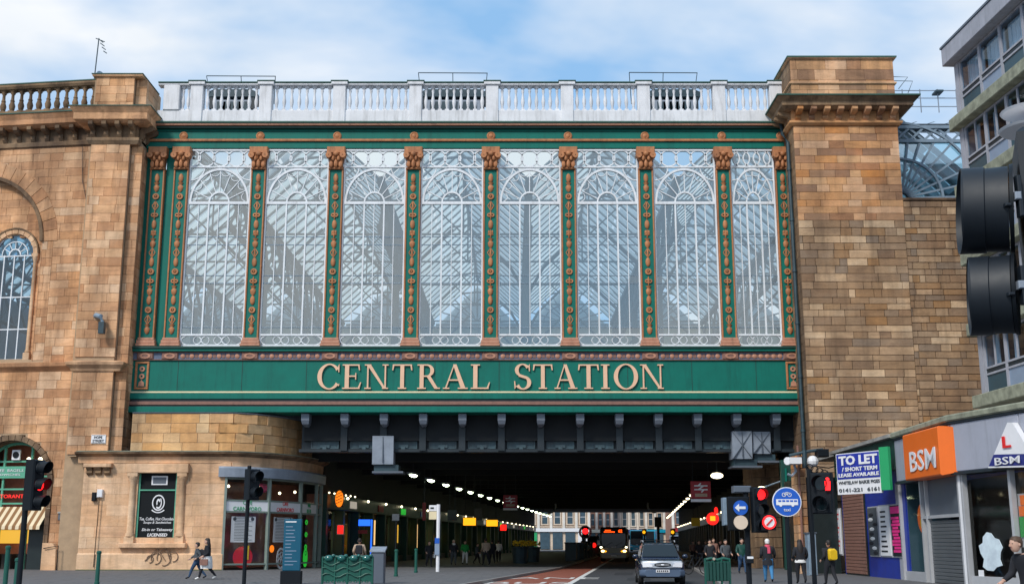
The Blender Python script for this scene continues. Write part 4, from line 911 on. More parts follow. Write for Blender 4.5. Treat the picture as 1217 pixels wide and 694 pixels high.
# curved shop window
cv = thing('corner_shop_window', 'tall shop window with red and green signs following the curved corner', 'shopfront', (gp(sh0)[0][0], gp(sh0)[0][1], 0))
mx_ = [268, 320, 357.5, 376.5, 386]; sv = [gs(x) for x in mx_]; sv[-1] = GL-.2; zt2 = zl0
for i, s in enumerate(sv):
    (px, py), a = gp(s); T = Matrix.Translation((px, py, 0)) @ Matrix.Rotation(a, 4, 'Z'); MB(T).box(-.07, .07, -.10, .12, .12, zt2).build('mullion', 'shop_frame_grey', cv)
zt0, zt3, zt4 = Zg(594), Zg(607.5), .45
for i in range(len(sv)-1):
    A, B = Vector(gp(sv[i])[0]), Vector(gp(sv[i+1])[0]); Fv = Fr(A, B); L = Fv.L
    for z in (zt0, zt3, zt4, zt2-.06): Fv.mb().box(.07, L-.07, -.05, .1, z-.05, z+.05).build('transom', 'shop_frame_grey', cv)
    for z0, z1 in ((zt4, zt3), (zt0, zt2)): Fv.mb().add([(.07, .03, z0), (L-.07, .03, z0), (L-.07, .03, z1), (.07, .03, z1)], [(0, 1, 2, 3)]).build('pane', 'shop_glass', cv)
    if i < 3:
        Fv.mb().box(.07, L-.07, -.03, .05, zt3+.05, zt0-.05).build('sign_panel', 'sign_white', cv)
        for k, (body, m) in enumerate([(('CAFE', 'CARNIVORO'), 'sign_green'), (('CAFE', 'CARNIVORO'), 'bright_red'), (('VINO', 'BIRRA'), 'sign_green')][i][:1] and [(b_, [('sign_green'), ('bright_red'), ('sign_green')][i]) for b_ in (('CAFE', 'CARNIVORO') if i < 2 else ('WINE', 'BEER'))]):
            hh = .17; o = text(body, 'lettering', 1, Matrix(), m, cv, bold=.0); xs = [v.co.x for v in o.data.vertices]; w = max(xs)-min(xs); tw = min(L*.6, .12*len(body)*1.5)*(.8 if k == 0 else 1.1)
            o.data.transform(Fv.T @ Matrix.Translation((L/2, -.045, (zt0+zt3)/2+(.2 if k == 0 else -.16))) @ Matrix.Diagonal((tw/w, 1, .34, 1)))
    if i < 2: # posters hung inside the glass
        a0 = L*(.17 if i == 0 else .2); a1 = L*(.72 if i == 0 else .78); Fv.mb().box(a0, a1, .05, .07, Zg(644), Zg(613)).build('poster', 'sign_white', cv)
        for k in range(16): Fv.mb().box(a0+.2, a1-.2-.2*(k % 3), .042, .048, Zg(641.5)+k*.088, Zg(641.5)+k*.088+.025).build('poster_line', 'cloth_grey', cv)
        for x in (a0+.2, a1-.2): Fv.mb().ring(x, Zg(616), 0, .11, 0, 2*PI, 10, .038, .048).build('poster_spot', 'cloth_grey', cv)
    if i == 0:
        mb = Fv.mb(); mb.ring(L*.47, Zg(662), 0, .62, 0, 2*PI, 20, .08, .11); mb.build('window_transfer', 'bright_red', cv); Fv.mb().box(L*.50, L*.60, .05, .075, Zg(665), Zg(648)).build('yellow_notice', 'yellow', cv)
    if i == 1:
        mb = Fv.mb(); mb.ring(L*.48, Zg(664), .46, .58, 0, 2*PI, 18, .08, .11, sx=.8, sz=1.1)
        for k in range(5): a = 1.3*k; mb.ring(L*.48+.2*math.cos(a), Zg(664)+.25*math.sin(a), .10, .17, 0, 2*PI, 10, .08, .11)
        mb.build('window_transfer', 'sign_white', cv); Fv.mb().ring(L*.2, Zg(652), 0, .22, 0, 2*PI, 10, .1, .13).build('yellow_notice', 'glow_orange', cv)
    if i == 2:
        mb = Fv.mb(); mb.ring(L*.5, Zg(664), 0, .52, 0, 2*PI, 18, .08, .11, sx=.75, sz=1.1); mb.build('window_transfer', 'glow_green', cv)
        for k in range(6): Fv.mb().ring(L*.5, Zg(618)-k*.38, .08, .16, 0, 2*PI, 8, .08, .11, sx=1.4).build('window_mark', 'glow_green' if k % 2 == 0 else 'cloth_grey', cv)
inner = mkpath([(-17.6, 71.9), (-15.5, 75), (-15, 80)])
mb = MB(); mb.add([(-18.2, 68.9, .1), (-18.2, 74, .1), (-14.4, 79.6, .1), (-14.4, 79.6, 6), (-18.2, 74, 6), (-18.2, 68.9, 6), (-12.7, 79.6, .1), (-12.7, 79.6, 6)], [(0, 1, 4, 5), (1, 2, 3, 4), (2, 6, 7, 3)]); mb.build('shop_back', 'room_red', cv)
mb = MB(); mb.hprism([(-18.2, 68.8), (-17.2, 68.8), (-14.5, 71.2), (-12.8, 78), (-15, 80), (-18.2, 74)], .05, .14); mb.build('shop_floor', 'room_dark', cv); mb = MB(); mb.hprism([(-18.2, 68.8), (-17.2, 68.8), (-14.5, 71.2), (-12.8, 78), (-15, 80), (-18.2, 74)], zl0+.02, zl0+.1); mb.build('shop_ceiling', 'room_dark', cv)
for x, y in ((-17, 70.5), (-15.6, 72.5), (-14.8, 75), (-16.2, 71.8), (-14.2, 77)):
    MB().blob((x, y, 4.7+random.random()*.6), .09).build('bulb', 'lamp_warm', cv)
MB().blob((-15.6, 73.4, 5.0), (.5, .3, .3)).build('lamp_shade', 'pink', cv)

# small fittings on the left walls
t = thing('street_name_plate', 'white street name plate reading HOPE STREET on the pier', 'street sign', Fp.w(1, ZP(522)))
s0, z0 = Fp.at(108.5, 527); s1, z1 = Fp.at(126.5, 516.5); Fp.mb().bev(s0, s1, -.09, .02, z0, z1, .015).build('plate', 'sign_white', t)
Fp.mb().box(s0+.03, s1-.03, -.095, -.088, z0+.03, z0+.05).build('plate_border', 'black_plastic', t); Fp.mb().box(s0+.03, s1-.03, -.095, -.088, z1-.05, z1-.03).build('plate_border', 'black_plastic', t)
ftext(Fp, 'HOPE', 117.4, 519.6, 3, 9.5, 'black_plastic', t, off=-.10, bold=.01); ftext(Fp, 'STREET', 117.4, 523.8, 3, 13.5, 'black_plastic', t, off=-.10, bold=.01)
t = thing('wall_lamp', 'dark teal curved wall lamp fixed to the upper pier', 'wall lamp', Fp.w(.9, ZP(380)))
p0, p1, p2 = [Fp.at(x, y) for x, y in ((113, 375.5), (123, 378), (125.5, 385))]
Fp.mb().tube([(p0[0], 0, p0[1]), (p0[0]+.15, -.25, p0[1]), (p1[0], -.5, p1[1]), (p2[0], -.55, p2[1])], [.12, .14, .15, .12], 8).build('arm', 'steel_blue', t)
Fp.mb().box(p2[0]-.16, p2[0]+.16, -.75, -.4, ZP(398.5), ZP(385)).build('lamp_body', 'iron_plate', t)
t = thing('alarm_box', 'small white alarm box with a conduit running down to the pavement', 'alarm box', FG.w(1, 3.5))
s_, z_ = FG.at(120, 586); FG.mb().bev(s_-.17, s_+.15, -.22, .0, z_-.24, z_+.22, .03).build('box', 'sign_white', t); FG.mb().tube([(s_, -.2, z_-.2), (s_-.05, -.2, .3)], .03, 6).build('conduit', 'soot_stone', t)
s_, z_ = FG.at(113, 589); FG.mb().bev(s_-.12, s_+.12, -.24, .0, z_-.3, z_+.2, .03).build('sensor', 'black_plastic', t)
s_, z_ = FL.at(75, 614)
t = thing('wall_vent', 'small dark vent box on the stone beside the lower arch', 'vent', FL.w(s_, z_)); FL.mb().bev(s_-.2, s_+.18, -.25, .05, z_-.2, z_+.18, .04).build('vent_box', 'grey_panel', t); FL.mb().bev(s_-.22, s_+.22, -.3, .05, z_+.18, z_+.3, .03).build('vent_hood', 'concrete', t)
s_, z_ = FL.at(80, 570)
t = thing('round_wall_patch', 'pale round plate on the stone right of the lower arch', 'wall plate', FL.w(s_, z_)); FL.mb().ring(s_, z_, 0, .24, 0, 2*PI, 16, -.07, .02).build('plate', 'cream_band', t)
s_, z_ = FL.at(68, 664)
t = thing('stone_mounting_block', 'stone block with a black handrail at the foot of the arch', 'stone block', FL.w(s_, 0, -.5)); mb = FL.mb(); mb.loft([[(s_-.45, -1.0, z), (s_+.45-d, -1.0, z), (s_+.45-d, .1, z), (s_-.45, .1, z)] for z, d in ((.12, 0), (1.3, .05), (1.62, .25), (1.66, .3))]); mb.build('block', 'sandstone_pale', t)
FL.mb().tube([(s_+.6, -1.1, .12), (s_+.6, -1.1, 1.5), (s_-.3, -1.1, 1.35)], .03, 6).build('handrail', 'black_plastic', t)
t = thing('graffiti', 'dark scribbled graffiti loops low on the stone wall left of the walking couple', 'graffiti', FG.w(6, .5))
mb = FG.mb(); s_, z_ = FG.at(198, 662)
for dx_, r_ in ((-.55, .30), (-.1, .42), (.45, .26), (-.9, .2)): mb.ring(s_+dx_, z_+.1*dx_, r_-.03, r_, R(-100), R(200), 16, -.045-.152, -.15, sx=1, sz=1.1)
for a, b in (((-1.2, -.2), (-.5, .5)), ((-.5, .5), (0, -.2)), ((0, .5), (.3, -.3))): mb.bar((s_+a[0], z_+a[1]), (s_+b[0], z_+b[1]), .035, -.2, -.152)
mb.build('paint_lines', 'scribble', t)
t = thing('roof_antenna', 'thin antenna mast with a small dish on the left rooftop', 'antenna', (xx(113, 95, 71), 71, zz(96, 71)))
x0 = xx(113, 80, 71); MB().tube([(x0, 71, zz(100, 71)), (x0+.1, 71, zz(46, 71))], .04, 6).build('mast', 'iron_plate', t)
mb = MB(); 
for k in range(4): mb.tube([(x0+.1+.12*k, 71, zz(46, 71)-.05-.28*k), (x0+.1+.3+.1*k, 71, zz(46, 71)-.3-.25*k)], .03, 5)
mb.tube([(x0-.1, 71, zz(46, 71)), (x0+.5, 71, zz(46, 71)-.25)], .03, 5); mb.build('aerial', 'iron_plate', t)
MB().disc((x0+.38, 71, zz(89, 71)), .26, (1, -.9, .2), 14, .08).build('dish', 'steel_blue', t)
t = thing('wall_cable', 'thin dark cable hanging down the upper sandstone wall', 'cable', FL.w(LL-1, 20)); pp = [FL.at(x, y) for x, y in ((99, 175), (99, 215), (104, 240), (112, 266), (110, 300), (107, 370), (102, 430))]
FL.mb().tube([(a, -.12, b) for a, b in pp], .018, 5).build('cable_run', 'iron_dark', t)

# ------------------------------------------------------------------ right: tower and high rubble wall
YT = 67.5; ZT = lambda y: zz(y, YT)
tw = thing('stone_tower', 'tall square sandstone tower with bracketed cornice right of the green bridge', 'tower', (20.4, 69.5, 0))
FT = Fr((17.25, YT), (23.65, YT)); FTs = Fr((17.25, 72.5), (17.25, YT)); FTs = Fr((17.25, 72.3), (17.25, YT))
MB().box(17.3, 23.6, YT+.05, 72.3, 0, ZT(70)).build('tower_core', 'mortar_dark', tw)
zk0, zk1 = ZT(150), ZT(119.5); h = zk1-zk0
blocks(tw, path_line(FT), 0, 6.4, ZT(262), zk0, .47, 1.25, 'tower_stone', seed=41, joint=.022, course_jit=.12, back=False, limit=290)
blocks(tw, path_line(FT), 0, 6.4, 4.0, ZT(262), .44, 1.15, 'rubble_stone', seed=42, joint=.035, jit=.5, course_jit=.2, back=False, limit=290)
blocks(tw, path_line(FT), 0, 6.4, zk1, ZT(71), .62, 1.3, 'tower_stone', seed=43, back=False, limit=330)
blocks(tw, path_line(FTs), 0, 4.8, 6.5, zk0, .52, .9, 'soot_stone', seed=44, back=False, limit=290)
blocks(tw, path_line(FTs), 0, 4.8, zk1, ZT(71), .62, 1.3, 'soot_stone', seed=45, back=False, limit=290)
boxmould(tw, 17.25, 23.65, YT, 72.3, [(.12, zk0), (.26, zk0+.08*h), (.26, zk0+.16*h), (.10, zk0+.2*h), (.10, zk0+.58*h)], 'tower_stone', 'cornice_bed')
boxmould(tw, 17.25, 23.65, YT, 72.3, [(.5, zk0+.55*h), (.8, zk0+.64*h), (.8, zk0+.78*h), (1.1, zk0+.95*h)], 'soot_stone', 'cornice')
boxmould(tw, 17.25, 23.65, YT, 72.3, [(1.16, zk0+.94*h), (1.16, zk0+.99*h), (.1, zk1+.05)], 'verdigris', 'cornice_flashing')
for k in range(8): bracket(tw, 17.55+k*.83, YT, zk0+.2*h, zk0+.58*h, 0, .34, .85, 'tower_stone')
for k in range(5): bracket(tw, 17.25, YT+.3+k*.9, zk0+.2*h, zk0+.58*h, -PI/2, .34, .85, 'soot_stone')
boxmould(tw, 17.25, 23.65, YT, 72.3, [(.06, ZT(101)), (.12, ZT(100)), (.12, ZT(98.5)), (.04, ZT(97.5))], 'tower_stone', 'string_course')
boxmould(tw, 17.25, 23.65, YT, 72.3, [(.06, ZT(71.5)), (.16, ZT(70.5)), (.16, ZT(69.5))], 'tower_stone', 'cap_stone')
boxmould(tw, 17.25, 23.65, YT, 72.3, [(.20, ZT(69.6)), (.20, ZT(68)), (-.6, ZT(67.4))], 'verdigris', 'cap_flashing')
t = thing('rainwater_pipe', 'dark green rainwater pipe running down the corner between bridge and tower', 'drainpipe', (17.05, 69, 6))
MB().tube([(17.0, 69.5, ZT(133)), (16.95, 69.0, ZT(150)), (17.05, 68.2, ZT(165)), (17.05, 68.2, 6)], .11, 8).build('pipe', 'iron_plate', t)
for k in range(6): MB().tube([(17.05, 68.2, 8+k*3.2), (17.05, 68.2, 8.15+k*3.2)], .15, 8).build('pipe_collar', 'iron_plate', t)
YR = 67.56; FW = Fr((23.65, YR), (33, YR)); ZW = lambda y: zz(y, YR)
rw = thing('rubble_wall', 'high weathered rubble stone wall between the tower and the office block', 'wall', (28, 69, 0))
MB().box(23.66, 36, YR+.04, YR+1.2, 0, ZW(239)).build('wall_core', 'mortar_dark', rw)
blocks(rw, path_line(FW), 0, 8.9, ZW(510), ZW(239), .42, 1.0, 'rubble_stone', seed=51, joint=.045, jit=.5, course_jit=.2, back=False, limit=296)
blocks(rw, path_line(FW), 0, 8.9, 4, ZW(510), .46, 1.1, 'rubble_stone', seed=52, joint=.045, jit=.5, course_jit=.2, back=False, limit=296)
FW.mb().bev(0, 9, -.10, 1.2, ZW(239), ZW(235.5), .04).build('wall_coping', 'soot_stone', rw)
# glazed fan of the shed beyond the wall
YF = 70.4; ZF = lambda y: zz(y, YF); XF = lambda x, y=200: xx(x, y, YF)
fs = thing('fan_screen', 'arched glass screen with radiating bars above the rubble wall', 'glass screen', (27, YF, 22))
x0, x1 = 23.6, 33.5
MB().box(x0, x1, YF+.5, YF+.9, ZF(150.5), ZF(146)).build('top_rail', 'iron_plate', fs)
tr = MB(); 
for z in (ZF(151.5), ZF(168)): tr.box(x0, x1, YF-.1, YF+.1, z-.10, z+.10)
tr.build('truss_chord', 'steel_blue', fs)
n = 11
for k in range(n):
    a = x0+(x1-x0)*k/n; w = (x1-x0)/n; z0, z1 = ZF(168)+.06, ZF(151.5)-.06
    mb = MB(); mb.bar((a, z0), (a+w, z1), .14, YF-.06, YF-.01); mb.build('lattice_bar', 'steel_blue', fs); mb = MB(); mb.bar((a, z1), (a+w, z0), .14, YF+.0, YF+.06); mb.build('lattice_bar', 'steel_blue', fs)
cx, cz = XF(1078), ZF(236)
cx = xx(1072, 240, YF); 
for r_ in (2.6, 5.0): MB().ring(cx, cz, r_-.07, r_+.07, 0, PI*.5, 24, YF-.12, YF+.05).build('fan_ring', 'steel_blue', fs)
for k in range(9):
    a = PI/2*k/8+.03; MB().bar((cx+.3*math.cos(a), cz+.3*math.sin(a)), (cx+8*math.cos(a), cz+8*math.sin(a)) if k < 3 else (cx+3.7/max(.2, math.sin(a))*math.cos(a), cz+3.7), .13, YF-.05, YF+.05).build('fan_bar', 'steel_blue', fs)
MB().add([(x0, YF+.1, cz), (x1, YF+.1, cz), (x1, YF+.1, ZF(168)), (x0, YF+.1, ZF(168))], [(0, 1, 2, 3)]).build('pane', 'fan_glass', fs)
mb = MB(); mb.add([(x0-.5, YF+.2, ZF(146)), (x1, YF+.2, ZF(146)), (x1, YF+6, ZF(120)), (x0-.5, YF+6, ZF(120))], [(0, 1, 2, 3)]); mb.build('lean_to_roof', 'duct_grey', fs)
for k in range(9): x = x0+k*1.15; MB().add([(x, YF+.1, ZF(146)+.1), (x+.12, YF+.1, ZF(146)+.1), (x+.12, YF+6, ZF(120)+.1), (x, YF+6, ZF(120)+.1)], [(0, 1, 2, 3)]).build('roof_rib', 'iron_plate', fs)
t = thing('roof_walkway_rail', 'thin metal walkway railing on the roof right of the tower', 'railing', (27, 73, ZF(140)))
for y in (108, 117, 127): MB().tube([(23.3, 73, zz(y, 73)), (33.5, 73, zz(y, 73))], .035, 5).build('rail', 'duct_grey', t)
for x in (1073, 1094, 1115, 1137): MB().tube([(xx(x, 120, 73), 73, zz(134, 73)), (xx(x, 120, 73), 73, zz(106.5, 73))], .04, 5).build('stanchion', 'duct_grey', t)
for dx_ in (0, .6): MB().tube([(xx(1067, 95, 71)+dx_, 71, zz(106+dx_*8, 71)), (xx(1079, 95, 71)+dx_*.5, 71, zz(92+dx_*8, 71)), (xx(1062, 92, 71), 71, zz(91.5+dx_*8, 71))], .025, 5).build('aerial_rod', 'iron_plate', t)
t = thing('security_light', 'black security floodlight box hanging at the top of the fan screen', 'floodlight', (XF(1113), YF-.5, ZF(120)))
MB().box(xx(1110, 112, 73)-.0, xx(1119, 112, 73), 72.6, 73.4, zz(111.5, 73), zz(109.5, 73)).build('lamp_body', 'iron_plate', t)

# ------------------------------------------------------------------ office block, near right
P0 = (xx(1168, 480, 60), 60.0); U0 = Vector((.052, -1)).normalized(); FO = Fr(P0, (P0[0]+U0.x*30, P0[1]+U0.y*30))
ob = thing('office_block', 'grey concrete office block with bands of windows above the driving school shop', 'building', (26, 52, 6))
A = FO.at
def lev(x, y): return A(x, y)[1]
zr1, zr0 = lev(1133.5, 53.5), lev(1136, 75.5)       # roof fascia
zb1, zb0 = lev(1141, 140), lev(1143.5, 152.5)       # lower concrete band
step = 2.35
storey = zr0-zb0
FO.mb().box(.0, 24, .9, 12, 5.5, zr1-.1).build('core', 'office_room', ob)
FO.mb().box(-.0, .45, -.0, .9, 5.5, zr0).build('end_pier', 'concrete_pale', ob)
FO.mb().box(-.02, 24, .4, 12, 5.5, 7.2).build('lower_wall', 'concrete', ob)
mb = FO.mb(); mb.bev(-.25, 24, -.55, 12.5, zr0, zr1-.12, .03); mb.build('roof_fascia', 'concrete_pale', ob); FO.mb().box(-.3, 24, -.6, 12.5, zr1-.12, zr1).build('roof_edge', 'grey_panel', ob)
def storey_win(z0, z1, mid=True):
    H = z1-z0; x = .5; k = 0
    while x < 14:
        w = thing('window', None, None, FO.w(x, z0)); w.parent = ob; w.matrix_parent_inverse = wm(ob).inverted(); e = x+step-.02
        za, zc = z0+.33*H, z0+.43*H
        mb = FO.mb()
        for q in ((x, x+.12, z0, z1), (e-.08, e, z0, z1), (x+.12, e-.08, z1-.1, z1), (x+.12, e-.08, zc-.05, zc+.05), (x+.12, e-.08, za-.06, za+.04), (x+.12, e-.08, z0, z0+.08)): mb.box(q[0], q[1], .04, .18, q[2], q[3])
        mb.build('window_frame', 'concrete_pale', w)
        if mid: FO.mb().box((x+e)/2-.05, (x+e)/2+.05, .06, .15, zc+.05, z1-.1).build('mullion', 'concrete_pale', w)
        for a, b in ((x+.12, (x+e)/2-.05), ((x+e)/2+.05, e-.08)): FO.mb().add([(a, .12, zc), (b, .12, zc), (b, .12, z1-.1), (a, .12, z1-.1)], [(0, 1, 2, 3)]).build('pane', 'office_glass', w)
        FO.mb().box(x+.12, e-.08, .08, .13, za+.04, zc-.05).build('louvre', 'iron_dark', w)
        FO.mb().box(x+.12, e-.08, .10, .16, z0+.08, za-.06).build('spandrel_panel', 'panel_teal' if k % 2 == 0 else 'panel_blue', w)
        for q in range(int(5)):
            if not mid or (k+q) % 4 == 1: c0 = x+.15+(e-x-.3)*q/5; FO.mb().box(c0, c0+(e-x-.3)/5*.93, .45, .5, zc, z1-.1).build('curtain', 'curtain', w)
        x += step; k += 1
z = zb0; zt_ = zr0; storey_win(zb1+.02, zr0-.02, False)
hb = zb1-zb0
FO.mb().bev(-.25, 24, -.45, .9, zb0, zb1, .04).build('concrete_band', 'concrete_moss', ob)
zz2 = zb0-(zr0-zb1); storey_win(zz2, zb0-.02); FO.mb().bev(-.25, 24, -.45, .9, zz2-hb, zz2, .04).build('concrete_band', 'concrete_moss', ob)
zz3 = zz2-hb-(zr0-zb1); storey_win(zz3, zz2-hb-.02); FO.mb().bev(-.25, 24, -.45, .9, zz3-hb, zz3, .04).build('concrete_band', 'concrete_moss', ob)
zlow = lev(1169, 473)
zz4 = zz3-hb-(zr0-zb1)
if zz4 > 6: storey_win(zz4, zz3-hb-.02); FO.mb().bev(-.25, 24, -.45, .9, zz4-hb, zz4, .04).build('concrete_band', 'concrete_moss', ob)
zz5 = zz4-hb-(zr0-zb1); storey_win(zz5, zz4-hb-.02); FO.mb().bev(-.25, 24, -.45, .9, zz5-hb, zz5, .04).build('concrete_band', 'concrete_moss', ob)

# ------------------------------------------------------------------ shops on the right
B0, B1, B2, B3, B4 = Vector((16.9, 60.5)), Vector((16.75, 50.3)), Vector((16.5, 43.2)), Vector((17.4, 39.4)), Vector((19.8, 31))
bs = thing('blue_shop', 'vacant blue shop with posters and a brown shutter beneath the TO LET board', 'shop', (17, 55, 0))
FBk = Fr(B0, B1); q = FBk
zt_ = 5.05
q.mb().box(0, q.L, .02, 8, 0, 6.0).build('shop_body', 'shop_blue', bs)
q.mb().bev(-.1, q.L, -.25, .1, 4.75, 6.1, .03).build('fascia', 'dark_green', bs); q.mb().box(-.1, q.L, -.5, 8, 6.1, 6.25).build('roof_edge', 'concrete', bs)
def fr_rect(F, x0, y0, x1, y1):
    a = F.at(x0, (y0+y1)/2)[0]; b = F.at(x1, (y0+y1)/2)[0]; xm = (x0+x1)/2; return min(a, b), max(a, b), F.at(xm, y1)[1], F.at(xm, y0)[1]
a, b, c, d = fr_rect(q, 1006, 592, 1030, 690); q.mb().box(a-.1, b+.1, -.05, .03, .12, 4.6).build('door_surround', 'shop_dark', bs)
for k in range(26): q.mb().bev(a, b, -.10, -.05, .2+k*.16, .34+k*.16, .012).build('shutter_slat', 'frieze_brown', bs)
for (x0, y0, x1, y1, m, body) in ((986, 606, 991, 655, 'sign_green', None), (993.5, 605, 1000.5, 662, 'sign_white', None), (1034, 603, 1044.5, 664, 'cloth_grey', None), (1047, 601, 1059.5, 666, 'sign_white', None), (1061.5, 600, 1074, 666, 'black_gloss', None)):
    a, b, c, d = fr_rect(q, x0, y0, x1, y1); c = max(c, 1.1); q.mb().box(a-.04, b+.04, -.04, .02, c-.06, d+.06).build('poster_frame', 'grey_frame', bs); q.mb().box(a, b, -.07, -.035, c, d).build('poster', m, bs)
    rg = random.Random(int(x0))
    if m == 'sign_white':
        for k in range(9): zq = c+(d-c)*(k+.7)/10; q.mb().box(a+(b-a)*rg.uniform(.1, .25), a+(b-a)*rg.uniform(.6, .9), -.08, -.065, zq, zq+(d-c)*.035).build('poster_print', 'cloth_black' if x0 > 1000 else 'bright_red' if k % 3 else 'sign_navy', bs)
    if m == 'cloth_grey':
        for k in range(9):
            zq = c+(d-c)*(k+.5)/10; q.mb().blob(((a+b)/2+rg.uniform(-.3, .3)*(b-a), -.07, zq), ((b-a)*.28, .03, (d-c)*.04), 7, 4).build('poster_print', 'cloth_white' if k % 2 else 'cloth_black', bs)
    if m == 'black_gloss':
        q.mb().box(a+.05, b-.05, -.09, -.06, d-(d-c)*.16, d-.05).build('poster_print', 'pink', bs)
        for k in range(11):
            zq = c+.15+(d-c)*.72*k/11; q.mb().box(a+(b-a)*.2*rg.random()+.05, b-(b-a)*(.08+.3*rg.random()), -.09, -.06, zq, zq+(d-c)*.05).build('poster_print', 'pink', bs)
# TO LET board bolted out from the shop, turned to the street
tl = thing('to_let_board', 'blue and white TO LET board with a green edge hung above the blue shop', 'sign board', (15.9, 53, 4.8))
s0 = Vector((xx(993.5, 560, 53), 53)); FTl = Fr(s0, (xx(1046, 560, 50.6), 50.6)); 
a, b, c, d = fr_rect(FTl, 994.5, 537, 1046.5, 586.5)
FTl.mb().box(a, b, 0, .1, c, d).build('board', 'sign_white', tl)
zsp = FTl.at(1020, 568)[1]; FTl.mb().box(a+.05, b-.03, -.02, .0, zsp, d-.04).build('blue_panel', 'tolet_blue', tl)
a2, b2, c2, d2 = fr_rect(FTl, 1048, 534, 1057.5, 582); FTl.mb().box(b+.02, b2, -.04, .1, c+.1, d+.12).build('green_edge', 'sign_green', tl)
ftext(FTl, 'TO LET', 1020, 546, 11.5, 46, 'sign_white', tl, off=-.04, bold=.04); ftext(FTl, '/ SHORT TERM', 1022, 556.5, 5, 42, 'sign_white', tl, off=-.04, bold=.03); ftext(FTl, 'LEASE AVAILABLE', 1021, 563.5, 4.5, 48, 'sign_white', tl, off=-.04, bold=.03)
ftext(FTl, 'WHITELAW BAIKIE FIGES', 1021, 572.5, 4, 49, 'cloth_grey', tl, off=-.02, bold=.01); ftext(FTl, '0141-221  6161', 1021, 581.5, 4.5, 48, 'cloth_grey', tl, off=-.02, bold=.02)
for s in (.2, b-.3): FTl.mb().tube([(s, .05, d-.2), (s, .9, d-.1)], .04, 6).build('bracket', 'iron_dark', tl)

def shopframe(F, root, xs, z0, z1, m='grey_frame', t=.07):
    for s in xs: F.mb().box(s-t, s+t, -.12, .08, z0, z1).build('frame_post', m, root)
ds = thing('driving_school_shop', 'silver fronted driving school shop with BSM signs, shutter and large window', 'shop', (17, 43, 0))
F1, F2, F3 = Fr(B1, B2), Fr(B2, B3), Fr(B3, B4)
zf0, zf1 = 4.2, 5.95
for F in (F1, F2, F3):
    F.mb().bev(0.01, F.L-.01, -.28, .3, zf0, zf1, .03).build('fascia', 'grey_fascia', ds); F.mb().box(-.02, F.L+.02, -.33, .3, zf0-.1, zf0-.01).build('fascia_trim', 'iron_dark', ds)
    F.mb().box(-.05, F.L+.05, -.34, 1.5, zf1+.01, zf1+.08).build('roof_trim', 'iron_dark', ds); F.mb().bev(-.1, F.L+.1, -.42, 3, zf1+.09, zf1+.34, .05).build('roof_coping', 'concrete_moss', ds)
mb = MB(); mb.hprism([(16.9, 60.5), (16.75, 50.4), (16.6, 43.3), (17.5, 39.5), (19.9, 31), (36, 31), (36, 66), (17, 66)], 6.12, 6.3); mb.build('flat_roof', 'concrete', ds)
# first bay: narrow window, then shutter under a grey panel
s = [F1.at(x, 620)[0] for x in (1074, 1099, 1104, 1143)]
F1.mb().box(s[1]+.1, F1.L, .0, .1, F1.at(1125, 611)[1], zf0-.1).build('door_panel', 'grey_panel', ds)
zh = F1.at(1125, 611)[1]; F1.mb().box(s[1], F1.L, -.1, .06, zh-.12, zh).build('door_head', 'grey_frame', ds)
k = 0; z = .14
while z < zh-.2: F1.mb().bev(s[2]+.1, F1.L-.1, -.0, .06, z, z+.125, .012).build('shutter_slat', 'shutter', ds); z += .14
shopframe(F1, ds, [s[0]-.1, s[1]+.0, F1.L-.06, F1.at(1119, 620)[0]*0+s[2]+.1], .12, zf0-.1)
F1.mb().add([(s[0], .05, .5), (s[1], .05, .5), (s[1], .05, zf0-.1), (s[0], .05, zf0-.1)], [(0, 1, 2, 3)]).build('pane', 'shop_glass', ds)
F1.mb().box(s[0]-.3, s[1], -.05, .1, .12, .5).build('stall_riser', 'grey_frame', ds); F1.mb().box(s[0]-.9, s[0]-.15, -.02, .1, .12, zf0).build('side_panel', 'grey_fascia', ds)
a, b, c, d = fr_rect(F1, 1084, 597, 1098, 634); mb = F1.mb(); mb.ring((a+b)/2, (c+d)/2, 0, (b-a)/2, 0, 2*PI, 18, .2, .24, sx=.9, sz=(d-c)/(b-a)); mb.build('window_poster', 'sign_orange', ds); F1.mb().ring((a+b)/2, (c+d)/2-.2, 0, .22, 0, 2*PI, 10, .15, .19).build('window_poster', 'yellow', ds)
F1.mb().box(0, F1.L, 2.2, 2.3, .1, 4.2).build('inner_wall', 'room_dark', ds); F1.mb().box(-.1, .02, .1, 2.3, .1, 4.2).build('inner_wall', 'panel_teal', ds); F1.mb().box(.02, s[1]+.4, .9, .95, .1, 4.2).build('display_back', 'panel_teal', ds)
# main windows
sx_ = [.08, F2.at(1150, 600)[0], F2.L-.1]
shopframe(F2, ds, [.08], .12, zf0-.1, 'sign_white', .10); shopframe(F2, ds, [F2.at(1149.5, 620)[0], F2.at(1207, 620)[0]], .12, zf0-.1)
for F in (F2, F3):
    F.mb().add([(.1, .05, .5), (F.L, .05, .5), (F.L, .05, zf0-.1), (.1, .05, zf0-.1)], [(0, 1, 2, 3)]).build('pane', 'shop_glass', ds); F.mb().box(0, F.L, -.05, .1, .12, .5).build('stall_riser', 'grey_frame', ds)
    F.mb().box(0, F.L, 2.6, 2.7, .1, 4.2).build('inner_wall', 'room_dark', ds)
shopframe(F3, ds, [.1, 3, 6], .12, zf0-.1)
mb = MB(); mb.hprism([(16.9, 50.4), (16.7, 43.3), (17.5, 39.5), (19.9, 31), (24, 31), (21, 51)], .06, .13); mb.build('shop_floor', 'room_dark', ds)
a, b, c, d = fr_rect(F2, 1163, 632, 1192, 678); m0 = F2.mb()
blob = [(-.2, 1), (.15, .95), (.4, .7), (.75, .62), (1, .2), (.8, -.05), (.72, -.4), (.85, -.7), (.4, -.8), (.1, -1), (-.4, -.98), (-.75, -.8), (-.6, -.4), (-.85, -.1), (-.95, .3), (-.6, .45), (-.55, .75)]
